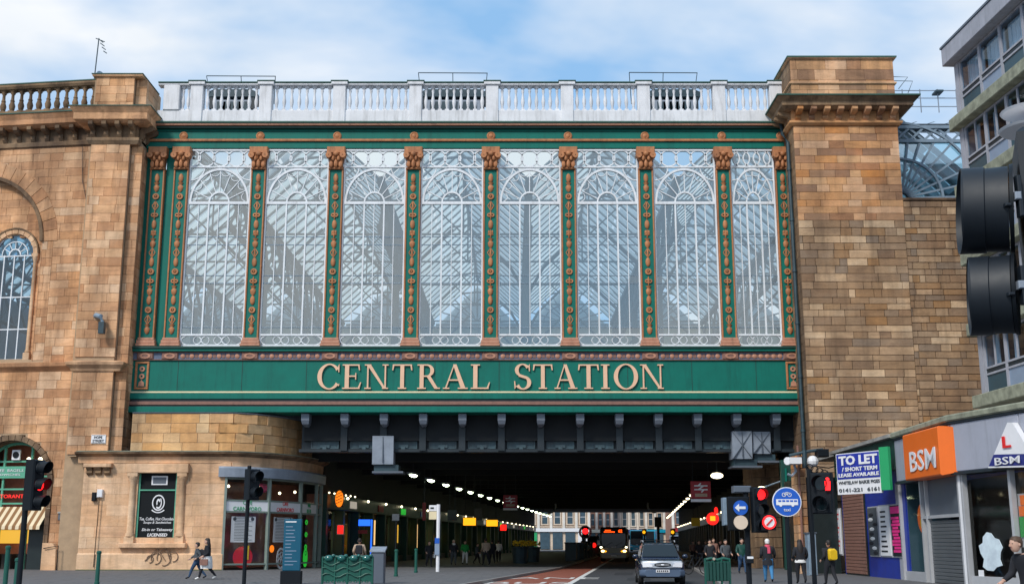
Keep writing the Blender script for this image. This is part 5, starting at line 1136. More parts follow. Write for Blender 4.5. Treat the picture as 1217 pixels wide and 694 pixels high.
m0.prism([((a+b)/2+p*(b-a)/2, (c+d)/2+r_*(d-c)/2) for p, r_ in blob], -.0, .02); m0.build('window_transfer', 'curtain', ds)
a, b, c, d = fr_rect(F2, 1163, 677, 1169, 686); F2.mb().box(a, b, .0, .02, c, d).build('window_notice', 'sign_white', ds)
a, b, c, d = fr_rect(F2, 1181, 595, 1198, 628); mb = F2.mb(); mb.box(a, a+.08, 1.2, 1.25, c, d); mb.box(a+.08, b, 1.2, 1.25, d-.08, d); mb.build('strip_light', 'glow_yellow', ds)
for (x0, y0, x1, y1, m) in ((1210, 588, 1217, 600, 'sign_orange'), (1209, 601, 1217, 613, 'sign_orange'), (1210, 614, 1217, 638, 'cloth_green'), (1208, 586, 1218, 650, 'grey_frame')):
    a, b, c, d = fr_rect(F2, x0, y0, x1, y1); F2.mb().box(a, b+1.2, .12 if m == 'grey_frame' else .07, .16 if m == 'grey_frame' else .11, c, d).build('display_card', m, ds)
# orange projecting sign
osn = thing('orange_sign', 'orange box sign with white letters BSM at the shop corner', 'shop sign', F1.w(2, 5))
a, b, c, d = fr_rect(F1, 1075, 519, 1124, 572)
Fos = Fr(F1.w(a, 0, -.9).xy, F1.w(b-1.2, 0, -.75).xy); c, d = F1.at(1100, 571)[1], F1.at(1100, 516)[1]
a, b, _, _ = fr_rect(Fos, 1074, 519, 1117, 572); mb = Fos.mb(); mb.bev(a, b, 0, .8, c, d, .05); mb.loft([[(b, .05, c), (b, .05, d), (b, .8, d), (b, .8, c)], [(b+.5, .5, c+.1), (b+.5, .5, d-.1), (b+.5, .8, d-.1), (b+.5, .8, c+.1)]]); mb.build('sign_box', 'sign_orange', osn)
ftext(Fos, 'BSM', 1097, 546, 25, 31, 'sign_white', osn, off=-.03, bold=.01)
tsn = thing('triangle_sign', 'white triangular L plate sign above a navy BSM bar on the fascia', 'shop sign', F2.w(1, 5, -.3))
P = lambda x, y: F2.at(x, y, -.34)
Fts = Fr(F2.w(0, 0, -.34).xy, F2.w(1, 0, -.34).xy)
tri = [Fts.at(1187, 539), Fts.at(1240, 538), Fts.at(1204, 502.5)]; bar_ = [Fts.at(1180.5, 553.5), Fts.at(1246, 552), Fts.at(1240, 538.5), Fts.at(1187, 539.5)]
Fts.mb().prism([Fts.at(1186, 540), Fts.at(1230, 539), Fts.at(1208, 502), Fts.at(1202, 502)], -.16, .05).build('triangle_panel', 'sign_white', tsn)
Fts.mb().prism([Fts.at(1180.5, 554), Fts.at(1238, 552.5), Fts.at(1230, 539.2), Fts.at(1186.3, 540.2)], -.18, .05).build('navy_bar', 'sign_navy', tsn)
Fts.mb().prism([Fts.at(1179.5, 556), Fts.at(1239, 554.5), Fts.at(1238, 552.7), Fts.at(1180.5, 554.2)], -.18, .05).build('bar_edge', 'sign_white', tsn)
ftext(Fts, 'L', 1202, 525, 14, 10, 'bright_red', tsn, off=-.20, bold=.03); ftext(Fts, 'BSM', 1203.5, 547, 9, 30, 'sign_white', tsn, off=-.22, bold=.005)
# stone jamb at the foot of the tower, under the cameras
jb = thing('stone_jamb', 'narrow brown stone jamb at the corner between the underpass and the blue shop', 'stone pillar', (xx(955, 640, 61), 61, 0))
xa, xb = xx(949.5, 640, 61), xx(961, 640, 61)
for k in range(15): MB().bev(xa, xb, 60.9, 62, .12+k*.41, .51+k*.41, .02).build('stone_block', 'tower_stone', jb)
MB().tube([(xa+.1, 60.7, .12), (xa+.1, 60.7, 6.6)], .06, 6).build('cable_pipe', 'frieze_brown', jb)
MB().box(xb+.02, 16.9, 61.2, 66, .1, 5.0).build('passage_wall', 'shop_dark', jb)
t = thing('utility_cabinet', 'grey blue cabinet standing at the foot of the stone jamb', 'cabinet', (xx(965, 680, 58), 58, .12)); MB().bev(xx(961, 680, 58), xx(971, 680, 58), 57.8, 58.4, .12, 2.1, .03).build('cabinet_body', 'steel_blue', t); MB().bev(xx(961, 680, 58)-.04, xx(971, 680, 58)+.04, 57.75, 58.45, 2.1, 2.16, .02).build('cabinet_lid', 'grey_panel', t)

# ------------------------------------------------------------------ shops and lamps under the bridge
def street_frame(a, y0, y1): return Fr(S(a, y0), S(a, y1))
us = thing('underpass_shops_left', 'row of dark green shopfronts on the left pavement under the bridge', 'shops', (*S(-12.2, 90), 0))
us.name = 'underpass_shops'
UL = street_frame(-12.4, 79, 238); UR = Fr(S(16.8, 238), S(18.3, 62.5))
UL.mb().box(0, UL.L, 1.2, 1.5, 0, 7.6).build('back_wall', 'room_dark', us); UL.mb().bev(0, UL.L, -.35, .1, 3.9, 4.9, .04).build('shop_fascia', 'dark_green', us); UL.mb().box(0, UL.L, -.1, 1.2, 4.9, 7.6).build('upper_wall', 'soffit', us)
k = 0; s = .3
rg = random.Random(9)
while s < UL.L-2:
    UL.mb().bev(s-.22, s+.22, -.30, .4, .12, 3.9, .04).build('pillar', 'dark_green', us)
    w = 4.6; UL.mb().add([(s+.3, .15, .6), (s+w-.25, .15, .6), (s+w-.25, .15, 3.8), (s+.3, .15, 3.8)], [(0, 1, 2, 3)]).build('pane', 'shop_glass', us); UL.mb().box(s+.22, s+w-.22, .0, .2, .12, .6).build('stall_riser', 'shop_dark', us)
    for f in (.35, .68): UL.mb().box(s+w*f-.05, s+w*f+.05, .05, .2, .6, 3.8).build('mullion', 'dark_green', us)
    UL.mb().box(s+w*(.1+.3*rg.random()), s+w*(.5+.4*rg.random()), .8, .85, 1.0+rg.random(), 2.4+rg.random()*1.2).build('lit_display', ('glow_interior', 'far_cream', 'glow_yellow', 'cloth_grey')[k % 4], us)
    if k % 2: UL.mb().box(s+w*.3, s+w*.7, -.42, -.36, 4.1, 4.6).build('shop_sign', ('glow_white', 'sign_red', 'glow_green', 'sign_blue')[(k//2) % 4], us)
    for f in ((.2, .5, .8) if k < 2 else ()): UL.mb().blob((s+w*f, -.15, 5.0), .06, 6, 4).build('bulb', 'lamp_warm', us)
    s += w; k += 1
for k in range(24): UL.mb().blob((5+k*6.4, -.5, 4.75), .10, 8, 5).build('bulb', 'lamp_warm', us)  # pendant row added to warm the light under the bridge
ur = thing('underpass_shops', 'row of dark shopfronts on the right pavement under the bridge', 'shops', (*S(18.7, 90), 0))
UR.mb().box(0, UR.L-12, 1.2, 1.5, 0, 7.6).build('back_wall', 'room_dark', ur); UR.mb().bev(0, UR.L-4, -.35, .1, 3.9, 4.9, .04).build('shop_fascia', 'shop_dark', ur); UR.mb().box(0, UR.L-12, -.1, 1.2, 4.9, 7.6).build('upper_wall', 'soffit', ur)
s = .3; k = 0
while s < UR.L-6:
    UR.mb().bev(s-.22, s+.22, -.30, .4, .12, 3.9, .04).build('pillar', 'shop_dark', ur)
    w = 4.6; UR.mb().add([(s+.3, .15, .6), (s+w-.25, .15, .6), (s+w-.25, .15, 3.8), (s+.3, .15, 3.8)], [(0, 1, 2, 3)]).build('pane', 'shop_glass', ur); UR.mb().box(s+.22, s+w-.22, .0, .2, .12, .6).build('stall_riser', 'shop_dark', ur)
    UR.mb().box(s+.8, s+w-1.2, .8, .85, 1.2, 3.0).build('lit_display', ('glow_interior', 'far_cream', 'room_red')[k % 3], ur)
    s += w; k += 1
for k in range(22): UR.mb().blob((3+k*7.1, -.5, 4.75), .10, 8, 5).build('bulb', 'lamp_warm', ur)  # extra bulbs on this side too, added for the warm underpass glow
# stone piers and a green door near the right mouth of the underpass
def at(x, y, Y): return (xx(x, y, Y), Y, zz(y, Y))
up = thing('underpass_pier', 'brown stone pier behind the woman in the white hat at the underpass mouth', 'stone pillar', at(912, 690, 74))
xa, xb = xx(897, 640, 74), xx(930, 640, 74)
MB().box(xa+.06, xb-.06, 74.1, 76.9, .1, 7.2).build('pier_core', 'mortar_dark', up)
for k in range(11):
    n = 2 if k % 2 else 3
    for j in range(n): w = (xb-xa)/n; MB().bev(xa+j*w+.01, xa+(j+1)*w-.01, 74, 77, .12+k*.62, .72+k*.62, .03).build('stone_block', 'soot_stone', up)
ud = thing('green_doorway', 'dark green panelled doorway between the stone pier and the brown jamb', 'doorway', at(940, 690, 67)); MB().bev(xx(932,640,70), 17.2, 69.9, 70.3, .12, 6.5, .03).build('door_panel', 'dark_green', ud); MB().bev(xx(936,640,70), xx(938,640,70), 69.75, 69.9, .12, 6.0, .02).build('door_post', 'green_paint', ud)
MB().disc(at(945.5, 618, 66.5), .12, (0, -1, 0), 12).build('warning_light', 'signal_red', ud)
def strip_light(a, Y, z, lab, m='lamp_green', L=2.2, grp=None):
    t = thing('ceiling_lamp', lab, 'ceiling lamp', (*S(a, Y), z), -math.atan(.108), group=grp)
    MB().bev(-.22, .22, -L/2-.1, L/2+.1, 0, .12, .02).build('lamp_casing', 'duct_grey', t, world=False); MB().lathe([(.05, -.16), (.17, -.10), (.20, 0)], 0, 0, 10, 1, L/.42).build('diffuser', m, t, world=False)
    MB().tube([(0, 0, .1), (0, 0, .5+6.6-z if z < 6.6 else .5)], .03, 5).build('hanger', 'iron_dark', t, world=False); return t
ORD = ['first', 'second', 'third', 'fourth', 'fifth', 'sixth', 'seventh', 'eighth', 'ninth', 'tenth', 'eleventh', 'twelfth', 'thirteenth', 'fourteenth', 'fifteenth', 'sixteenth', 'seventeenth', 'eighteenth', 'nineteenth']
for i in range(19): strip_light(-6.9, 82+i*7.0, 6.3, 'greenish strip lamp, %s from the near end of the row above the left pavement' % ORD[i], 'lamp_green', 2.4, 'lamps above the left pavement')
for i in range(14): strip_light(14.0, 108+i*8.6, 6.3, 'warm strip lamp, %s from the near end of the row above the right pavement' % ORD[i], 'lamp_warm', 2.4, 'lamps above the right pavement')
t = thing('flood_lamp', 'bright round flood lamp under the bridge soffit left of the grey ducts on the right', 'ceiling lamp', at(852, 565, 78))
c = Vector(at(852, 565, 78)); MB().blob(c, (.42, .3, .2), 12, 6).build('diffuser', 'lamp_warm', t, smooth=True); MB().tube([c+Vector((0, 0, .15)), c+Vector((0, 0, 1.6))], .04, 6).build('hanger', 'iron_dark', t)
t = thing('flood_lamp', 'small warm lamp above the traffic light cluster at the underpass mouth', 'ceiling lamp', at(905, 580, 72))
c = Vector(at(905, 580, 72)); MB().blob(c, (.28, .2, .12), 12, 6).build('diffuser', 'lamp_warm', t, smooth=True); MB().tube([c+Vector((.1, 0, .05)), c+Vector((1.4, 0, .5))], .05, 6).build('lamp_arm', 'steel_blue', t)
t = thing('curved_lamp', 'small curved swan neck lamp at the far left edge of the underpass roof', 'lamp', at(652, 601, 150)); c = Vector(at(652, 601, 150)); MB().tube([c+Vector((.9*math.cos(a), 0, .9*math.sin(a))) for a in [R(k) for k in range(-100, 30, 15)]], .12, 6).build('neck', 'duct_grey', t)
t = thing('curved_lamp', 'small curved swan neck lamp at the far right edge of the underpass roof', 'lamp', at(778, 601, 150)); c = Vector(at(778, 600, 150)); MB().tube([c+Vector((-.9*math.cos(a), 0, .9*math.sin(a))) for a in [R(k) for k in range(-100, 30, 15)]], .12, 6).build('neck', 'duct_grey', t)

def panel(name, lab, cat, x0, y0, x1, y1, Y, m, d=.12, hang=None, frame=None, grp=None):
    a, b = xx(x0, (y0+y1)/2, Y), xx(x1, (y0+y1)/2, Y); z0, z1 = zz(y1, Y), zz(y0, Y)
    t = thing(name, lab, cat, ((a+b)/2, Y, z0), group=grp); MB().bev(a, b, Y, Y+d, z0, z1, .02).build('panel', m, t)
    if frame:
        mb = MB(); f = .06; mb.box(a-f, b+f, Y+.02, Y+d+.02, z1, z1+f); mb.box(a-f, b+f, Y+.02, Y+d+.02, z0-f, z0); mb.box(a-f, a, Y+.02, Y+d, z0, z1); mb.box(b, b+f, Y+.02, Y+d, z0, z1); mb.build('frame', frame, t)
    if hang:
        for x in (a+.15, b-.15): MB().tube([(x, Y+.05, z1), (x, Y+.05, hang)], .025, 5).build('hanger', 'iron_dark', t)
    return t, a, b, z0, z1
def rail_sign(x0, y0, x1, y1, Y, lab):
    t, a, b, z0, z1 = panel('rail_sign', lab, 'station sign', x0, y0, x1, y1, Y, 'sign_red', .15, 7.4, None)
    F = Fr((0, Y), (1, Y)); w, h = b-a, z1-z0; cx, cz = (a+b)/2, z0+h*.62; u = w*.30
    mb = F.mb()
    for dz_ in (-.11*h, .11*h): mb.box(cx-u*1.1, cx+u*1.1, -.05, -.01, cz+dz_-.035*h, cz+dz_+.035*h)
    mb.build('emblem', 'sign_white', t); mb = F.mb()
    mb.bar((cx-u*.45, cz+.11*h), (cx-u*.0, cz+.26*h), .075*h, -.06, -.012); mb.bar((cx+u*.05, cz-.26*h), (cx+u*.5, cz-.11*h), .075*h, -.064, -.012); mb.bar((cx+u*.45, cz+.11*h), (cx-u*.45, cz-.11*h), .075*h, -.068, -.012); mb.build('emblem', 'sign_white', t)
    F.mb().box(a+.2*w, b-.2*w, -.05, -.01, z0+.10*h, z0+.28*h).build('text_strip', 'cloth_beige', t)
    MB().bev(a, b, Y, Y+.15, z0-.2*h, z0-.03*h, .02).build('lower_strip', 'sign_white', t); return t
rail_sign(821, 571.5, 845, 592, 76, 'dark red railway double arrow sign hanging under the right side of the bridge')
rail_sign(598, 588, 615, 603, 92, 'faded railway double arrow sign hanging above the left pavement lamps')
t, a, b, z0, z1 = panel('oval_sign', 'glowing orange oval sign with stripes on the left corner of the underpass', 'lit sign', 399, 583, 408, 602, 80.3, 'black_plastic', .15)
MB().blob(((a+b)/2, 80.2, (z0+z1)/2), (.28, .12, .56), 14, 8).build('oval', 'glow_orange', t, smooth=True)
for k in range(4): F = Fr((0, 80.06), (1, 80.06)); F.mb().bar(((a+b)/2-.22, z0+.2+k*.2), ((a+b)/2+.22, z0+.4+k*.2), .035, -.03, 0).build('stripe', 'black_plastic', t)
panel('poster_sign', 'small lit red sign below the orange oval sign', 'lit sign', 401, 624, 408, 634, 80.6, 'glow_red', .1, None, 'far_cream')
t, a, b, z0, z1 = panel('blue_sign', 'bright blue lit shop sign on the left pavement behind the man in the cream jacket', 'lit sign', 426, 617, 440, 624.5, 86, 'glow_blue', .1)
MB().box(b+.05, b+.15, 86, 86.1, .6, z1).build('blue_edge_light', 'glow_blue', t); MB().box(a, b-.2, 86, 86.1, z0-.55, z0-.3).build('red_text_strip', 'sign_red', t)
panel('round_sign', 'small dim purple sign on a post left of the bus stop', 'sign', 466, 610.5, 474.5, 618.5, 70, 'cloth_grey', .08)
t = thing('sign_post', 'thin dark post under the dim purple sign', 'post', (*at(470, 680, 70)[:2], .12)); MB().tube([(xx(470, 650, 70), 70.05, .12), (xx(470, 650, 70), 70.05, zz(618, 70))], .04, 6).build('post', 'black_plastic', t)
panel('hanging_sign', 'glowing amber hanging sign, the nearer of the two over the left pavement', 'lit sign', 550.5, 615, 565.5, 624, 95, 'lamp_amber', .1, 7.2, 'black_plastic')
panel('hanging_sign', 'glowing amber hanging sign, the farther of the two over the left pavement', 'lit sign', 578, 617.5, 591.5, 625, 104, 'lamp_amber', .1, 7.2, 'black_plastic')
panel('red_sign', 'small bright red sign beyond the amber hanging signs', 'lit sign', 594.5, 623, 602, 630, 108, 'glow_red', .1)
for x0, y0, x1, y1, Y, lab in ((532, 606, 543, 618, 90, 'pale blank hanging sign above the green jacket pedestrian'), (563, 604, 573, 618, 98, 'pale hanging sign between the two amber signs'), (502, 597, 506, 618, 88, 'dark red hanging sign left of the bus stop flag')): panel('shop_sign', lab, 'sign', x0, y0, x1, y1, Y, 'cloth_red' if 0 else ('cloth_grey' if x0 > 510 else 'sign_red'), .1, 7.2)
t = thing('round_red_sign', 'round glowing red sign with amber centre under the right side of the bridge', 'lit sign', at(847, 615, 80)); c = Vector(at(847, 616, 80)); MB().disc(c, .42, (0, -1, 0), 20, .1).build('disc', 'glow_red', t); MB().box(c.x-.17, c.x+.17, c.y-.06, c.y-.01, c.z-.14, c.z+.17).build('centre_mark', 'lamp_amber', t)
c2 = Vector(at(851, 606.5, 80)); MB().blob(c2, (.14, .1, .25), 8, 5).build('top_light', 'glow_red', t)
panel('amber_sign', 'dim amber square sign left of the round red sign', 'sign', 822, 615, 832, 625, 92, 'yellow', .1, 7)
# grey duct boxes hung at the girder
def duct(x0, x1, y0, y1, Y, lab):
    a, b = xx(x0, y0, Y), xx(x1, y0, Y); z0, z1 = zz(y1, Y), zz(y0, Y); t = thing('duct_box', lab, 'duct', ((a+b)/2, Y, z0))
    mb = MB(); mb.loft([[(a, Y, z0), (b, Y, z0), (b, Y+1.2, z0), (a, Y+1.2, z0)], [(a, Y-.12, z1), (b, Y-.12, z1), (b, Y+1.2, z1), (a, Y+1.2, z1)]]); mb.build('duct_casing', 'duct_grey', t)
    MB().box(a+.1, b+.3, Y+.2, Y+1.6, z0-.4, z0-.02).build('duct_neck', 'iron_plate', t); MB().box(a, b+.6, Y+.1, Y+1.7, z0-.52, z0-.40).build('duct_tray', 'grey_panel', t)
    F = Fr((0, Y-.02), (1, Y-.02)); cx_ = (a+b)/2
    if b-a < 1.3: F.mb().box(cx_-.02, cx_+.02, -.125, -.02, z0+.1, z1-.05).build('seam', 'grey_panel', t)
    else: pass
    for s1, s2 in (((a, z0), (b, z1)), ((a, z1), (b, z0))):
        if b-a > .9 and x0 > 800: F.mb().bar(s1, s2, .02, -.13, -.0).build('fold', 'grey_panel', t)
    return t
duct(443, 468, 518, 551.5, 70.9, 'grey duct box hanging from the girder at the left, above the underpass'); duct(869.5, 893, 512.5, 545, 70.9, 'grey duct box hanging from the girder at the right, the left one of the pair'); duct(894, 915, 513, 539, 71.1, 'grey duct box hanging beside the right tower, the right one of the pair')

# ------------------------------------------------------------------ street furniture
def aspect(T, z, r, d, parent, lens='dark_glass', vis='black_plastic', nm='visor'):
    L = d; mb = MB(T @ Matrix.Translation((0, 0, z)))
    n = 18; rings = []
    for (rr, y, cut) in ((r, 0, 1), (r*1.06, -L, 1), (r*1.0, -L, 1), (r*.95, 0, 1)):
        rings.append([(rr*math.sin(R(-140+280*k/n)), y+(0 if y == 0 else L*.45*(k/n*2-1)**2), rr*math.cos(R(-140+280*k/n))) for k in range(n+1)])
    mb.loft(rings, cap=False, close=False); mb.build(nm, vis, parent, smooth=True)
    MB(T @ Matrix.Translation((0, 0, z))).disc((0, -.02, 0), r*.92, (0, -1, 0), 20, .03).build('lens', lens, parent)
def signal(name, lab, pos, rz, zt, n, parent_post=True, lenses=None, r=.10, sp=.335, post=True, zpost=None, w=.17, extra=None):
    t = thing(name, lab, 'traffic light', pos, rz)
    T = Matrix.Translation(pos) @ Matrix.Rotation(rz, 4, 'Z')
    H = sp*n
    MB(T @ Matrix.Translation((0, -.18, 0))).bev(-w, w, 0, .22, zt-H, zt, .03).build('signal_housing', 'black_plastic', t)
    for k in range(n):
        MB(T @ Matrix.Translation((0, -.185, zt-sp*(k+.5)))).ring(0, 0, r*.98, r*1.12, 0, 2*PI, 18, -.02, .0).build('lens_ring', 'black_gloss', t)
        aspect(T @ Matrix.Translation((0, -.19, 0)), zt-sp*(k+.5), r*1.08, .24, t, (lenses or {}).get(k, 'dark_glass'))
    if post:
        MB(T).tube([(0, .10, .1), (0, .10, (zpost or zt+.1))], .057, 10).build('post', 'black_plastic', t, smooth=True)
        for zc in (zt-.1, zt-H+.1): MB(T).box(-.03, .03, .0, .12, zc-.03, zc+.03).build('bracket', 'black_plastic', t)
    return t
# left light, seen from the side
signal('traffic_light', 'black traffic light with three lamps seen from the side at the far left', (xx(31, 650, 24), 24, 0), R(72), zz(545, 24)-.02, 3, lenses={1: 'signal_red'}, r=.115, sp=.34, zpost=zz(556, 24))
t2 = signal('traffic_light', 'black two lamp signal on a tall post in front of the corner shop window', (xx(294.5, 650, 34), 34, .12), R(50), zz(562.5, 34), 2, r=.14, sp=.44, zpost=zz(558, 34), w=.2)
# cluster at the right mouth: two heads back to back with signs
YC = 27.5; x0 = xx(889, 650, YC)
tc_ = signal('traffic_light', 'traffic light showing red beside a white left arrow sign at the underpass mouth', (x0+.27, YC, 0), R(8), zz(579, YC), 3, lenses={0: 'signal_red'}, r=.12, sp=.345, post=False)
MB().tube([(x0+.02, YC+.12, .1), (x0+.02, YC+.12, zz(577, YC))], .065, 10).build('post', 'black_plastic', tc_)
MB().bev(x0-.06, x0+.10, YC-.1, YC+.1, zz(669, YC), zz(660, YC), .01).build('push_button_box', 'black_plastic', tc_); MB().box(x0-.05, x0+.09, YC-.12, YC-.10, zz(663.5, YC), zz(660.8, YC)).build('button_plate', 'sign_white', tc_)
q = Fr((0, YC-.1), (1, YC-.1)); s_, z_ = q.at(879.5, 603)
MB().bev(s_-.27, s_+.24, YC-.04, YC+.12, zz(630, YC), zz(590, YC), .02).build('sign_backboard', 'black_plastic', tc_)
q.mb().ring(s_+.02, z_, 0, .17, 0, 2*PI, 20, .02, .055).build('round_sign', 'sign_blue', tc_); q.mb().prism([(s_-.12, z_), (s_-.02, z_+.09), (s_-.02, z_+.03), (s_+.13, z_+.03), (s_+.13, z_-.03), (s_-.02, z_-.03), (s_-.02, z_-.09)], -.0, .018).build('arrow', 'sign_white', tc_)
s_, z_ = q.at(880.5, 620.5); q.mb().ring(s_, z_, 0, .16, 0, 2*PI, 20, -.02, .055).build('white_lens', 'far_cream', tc_)
s_, z_ = q.at(911, 620.5); q.mb().ring(s_, z_, 0, .155, 0, 2*PI, 20, -.30, -.27).build('round_sign', 'signal_red', tc_); q.mb().ring(s_, z_, 0, .115, 0, 2*PI, 20, -.32, -.29).build('round_sign', 'sign_white', tc_); q.mb().bar((s_-.07, z_-.07), (s_+.07, z_+.07), .035, -.335, -.315).build('arrow', 'bright_red', tc_); q.mb().box(s_-.18, s_+.16, -.26, .0, z_-.18, z_+.18).build('sign_box', 'black_plastic', tc_)
MB().bev(xx(860, 610, 29), xx(869, 610, 29), 29, 29.3, zz(624, 29), zz(591, 29), .02).build('rear_head', 'steel_blue', tc_); MB().bev(xx(872, 580, YC), xx(893, 580, YC), YC, YC+.3, zz(585, YC), zz(577, YC), .02).build('top_box', 'grey_panel', tc_)
# bus lane sign
YS = 25.5; xs_ = xx(935, 596, YS); zs_ = zz(596, YS)
bsn = thing('bus_cycle_sign', 'round blue bus and cycle lane sign on a dark post in front of the tower', 'road sign', (xs_, YS, .12)); q = Fr((0, YS), (1, YS))
MB().tube([(xs_, YS+.06, .1), (xs_, YS+.06, zs_+.2)], .05, 10).build('post', 'black_plastic', bsn); q.mb().ring(xs_, zs_, 0, .315, 0, 2*PI, 32, -.02, .0).build('sign_rim', 'sign_white', bsn); q.mb().ring(xs_, zs_, 0, .295, 0, 2*PI, 32, -.025, -.018).build('sign_face', 'sign_blue', bsn)
mb = q.mb(); mb.box(xs_-.235, xs_+.235, -.035, -.026, zs_-.07, zs_+.055); mb.build('bus_symbol', 'sign_white', bsn)
mb = q.mb(); 
for k in range(5): mb.box(xs_-.19+k*.085, xs_-.125+k*.085, -.04, -.034, zs_+.0, zs_+.035)
mb.build('bus_windows', 'sign_blue', bsn)
mb = q.mb(); 
for dx_ in (-.14, .12): mb.ring(xs_+dx_, zs_-.075, 0, .03, 0, 2*PI, 10, -.038, -.027)
mb.build('bus_wheels', 'sign_white', bsn)
mb = q.mb()
for dx_ in (-.06, .06): mb.ring(xs_+dx_, zs_+.15, .034, .045, 0, 2*PI, 14, -.035, -.026)
mb.build('cycle_wheels', 'sign_white', bsn); mb = q.mb()
for p_, r_ in (((-.06, .15), (-.02, .2)), ((-.02, .2), (.045, .2)), ((.045, .2), (.06, .15)), ((-.02, .2), (.0, .15)), ((0, .15), (.045, .2)), ((-.06, .15), (0, .15))): mb.bar((xs_+p_[0], zs_+p_[1]), (xs_+r_[0], zs_+r_[1]), .012, -.035, -.026)
mb.build('cycle_frame', 'sign_white', bsn)
ftext(q, 'taxi', 935, 605.5, 3.5, 8, 'sign_white', bsn, off=-.03)
# pedestrian light right
YQ = 27; t = signal('pedestrian_light', 'pedestrian signal with a red standing man in front of the blue shop', (xx(979, 600, YQ), YQ, 0), R(-28), zz(562, YQ), 2, lenses={}, r=.15, sp=.46, post=False, w=.24)
s_, z_ = Fr((0, YQ-.45), (1, YQ-.45)).at(985.5, 574.5)
qq = Fr((0, YQ-.30), (1, YQ-.30)); mb = qq.mb(); xm, zm = qq.at(983.5, 574.5); mb.ring(xm, zm+.10, 0, .04, 0, 2*PI, 10, -.02, .02); mb.prism([(xm-.06, zm+.06), (xm+.06, zm+.06), (xm+.05, zm-.15), (xm-.05, zm-.15)], -.02, .02); mb.build('red_man', 'signal_red', t)
MB().tube([(xx(968, 600, YQ), YQ+.35, .1), (xx(968, 600, YQ), YQ+.35, zz(556, YQ))], .055, 10).build('post', 'black_plastic', t)
# cameras and brackets on the corner
cm = thing('camera_mast', 'white surveillance cameras and brackets on the corner of the tower', 'security camera', at(948, 560, 60))
def c3(x, y, Y=60): return Vector(at(x, y, Y))
MB().box(c3(936, 545).x, c3(950, 545).x, 59.5, 60.5, c3(940, 551.5).z, c3(940, 544).z).build('camera_body', 'sign_white', cm); MB().tube([c3(934, 548)+Vector((0, -.3, 0)), c3(940, 548)], .2, 10).build('camera_lens', 'sign_white', cm)
MB().tube([c3(944, 552), c3(946, 560), c3(941, 565), c3(936, 563)], .07, 6).build('cable_loop', 'duct_grey', cm); MB().tube([c3(938, 541), c3(962, 536), c3(978, 534)], .09, 6).build('arm', 'iron_plate', cm); MB().bev(c3(970, 540).x, c3(983, 540).x, 59.6, 60.3, c3(975, 543).z, c3(975, 534).z, .03).build('flood_light', 'black_plastic', cm)
MB().blob(c3(966, 548), .30, 10, 6).build('camera_dome', 'sign_white', cm)
MB().tube([c3(956, 535), c3(956, 556)], .12, 8).build('mast', 'iron_plate', cm)
for a_, b_ in (((956, 545), (985, 556)), ((956, 552), (975, 566)), ((950, 538), (964, 560)), ((985, 556), (1072, 522))): MB().tube([c3(*a_), (c3(*a_)+c3(*b_))/2+Vector((0, 0, -.15)), c3(*b_)], .03, 5).build('cable', 'black_plastic', cm)
for k in range(4): MB().ring(c3(960, 556).x+k*.25, c3(960, 556).z-.1*k, .16, .20, 0, 2*PI, 10, 59.6, 59.66).build('cable_coil', 'black_plastic', cm)
# totem
YM = 45.5; a, b = xx(336.5, 650, YM), xx(357.5, 650, YM)
tt = thing('map_totem', 'tall teal blue visitor map totem on a dark base in front of the corner shop', 'information totem', ((a+b)/2, YM, .12)); MB().bev(a, b, YM, YM+.18, zz(678, YM), zz(616.5, YM), .02).build('totem_panel', 'totem_blue', tt); MB().bev(a-.06, b+.06, YM-.06, YM+.24, .12, zz(678, YM), .02).build('totem_base', 'black_plastic', tt)
F = Fr((0, YM), (1, YM)); rg = random.Random(3)
F.mb().box(a+.06, b-.2, -.012, -.0, zz(620.4, YM), zz(619, YM)).build('title_line', 'sign_white', tt)
for k in range(12): zq = zz(626+k*4.1, YM); F.mb().box(a+.08, a+.08+(b-a)*rg.uniform(.3, .7), -.012, 0, zq, zq+.028).build('text_line', 'panel_blue', tt)
# bus stop
YB_ = 65; xp = xx(520.5, 650, YB_); bst = thing('bus_stop', 'white bus stop post with a pale flag sign and a blue timetable case', 'bus stop', (xp, YB_, .12))
MB().tube([(xp, YB_, .1), (xp, YB_, zz(599, YB_))], .10, 8).build('post', 'sign_white', bst); MB().bev(xx(510, 608, YB_), xp-.1, YB_-.04, YB_+.04, zz(607, YB_), zz(600, YB_), .01).build('flag', 'sign_white', bst); MB().bev(xx(510, 608, YB_), xp-.1, YB_-.04, YB_+.04, zz(617, YB_), zz(607.5, YB_), .01).build('flag', 'cream_line', bst)
MB().box(xx(511.5, 608, YB_), xp-.25, YB_-.055, YB_-.04, zz(604.5, YB_), zz(602.5, YB_)).build('flag_text', 'cloth_black', bst); MB().bev(xx(517, 640, YB_), xx(522.5, 640, YB_), YB_-.16, YB_-.06, zz(645.5, YB_), zz(639, YB_), .01).build('case_header', 'glow_blue' if 0 else 'sign_blue', bst); MB().bev(xx(517, 640, YB_), xx(522.5, 640, YB_), YB_-.16, YB_-.06, zz(659, YB_), zz(645.7, YB_), .01).build('timetable_case', 'panel_blue', bst)
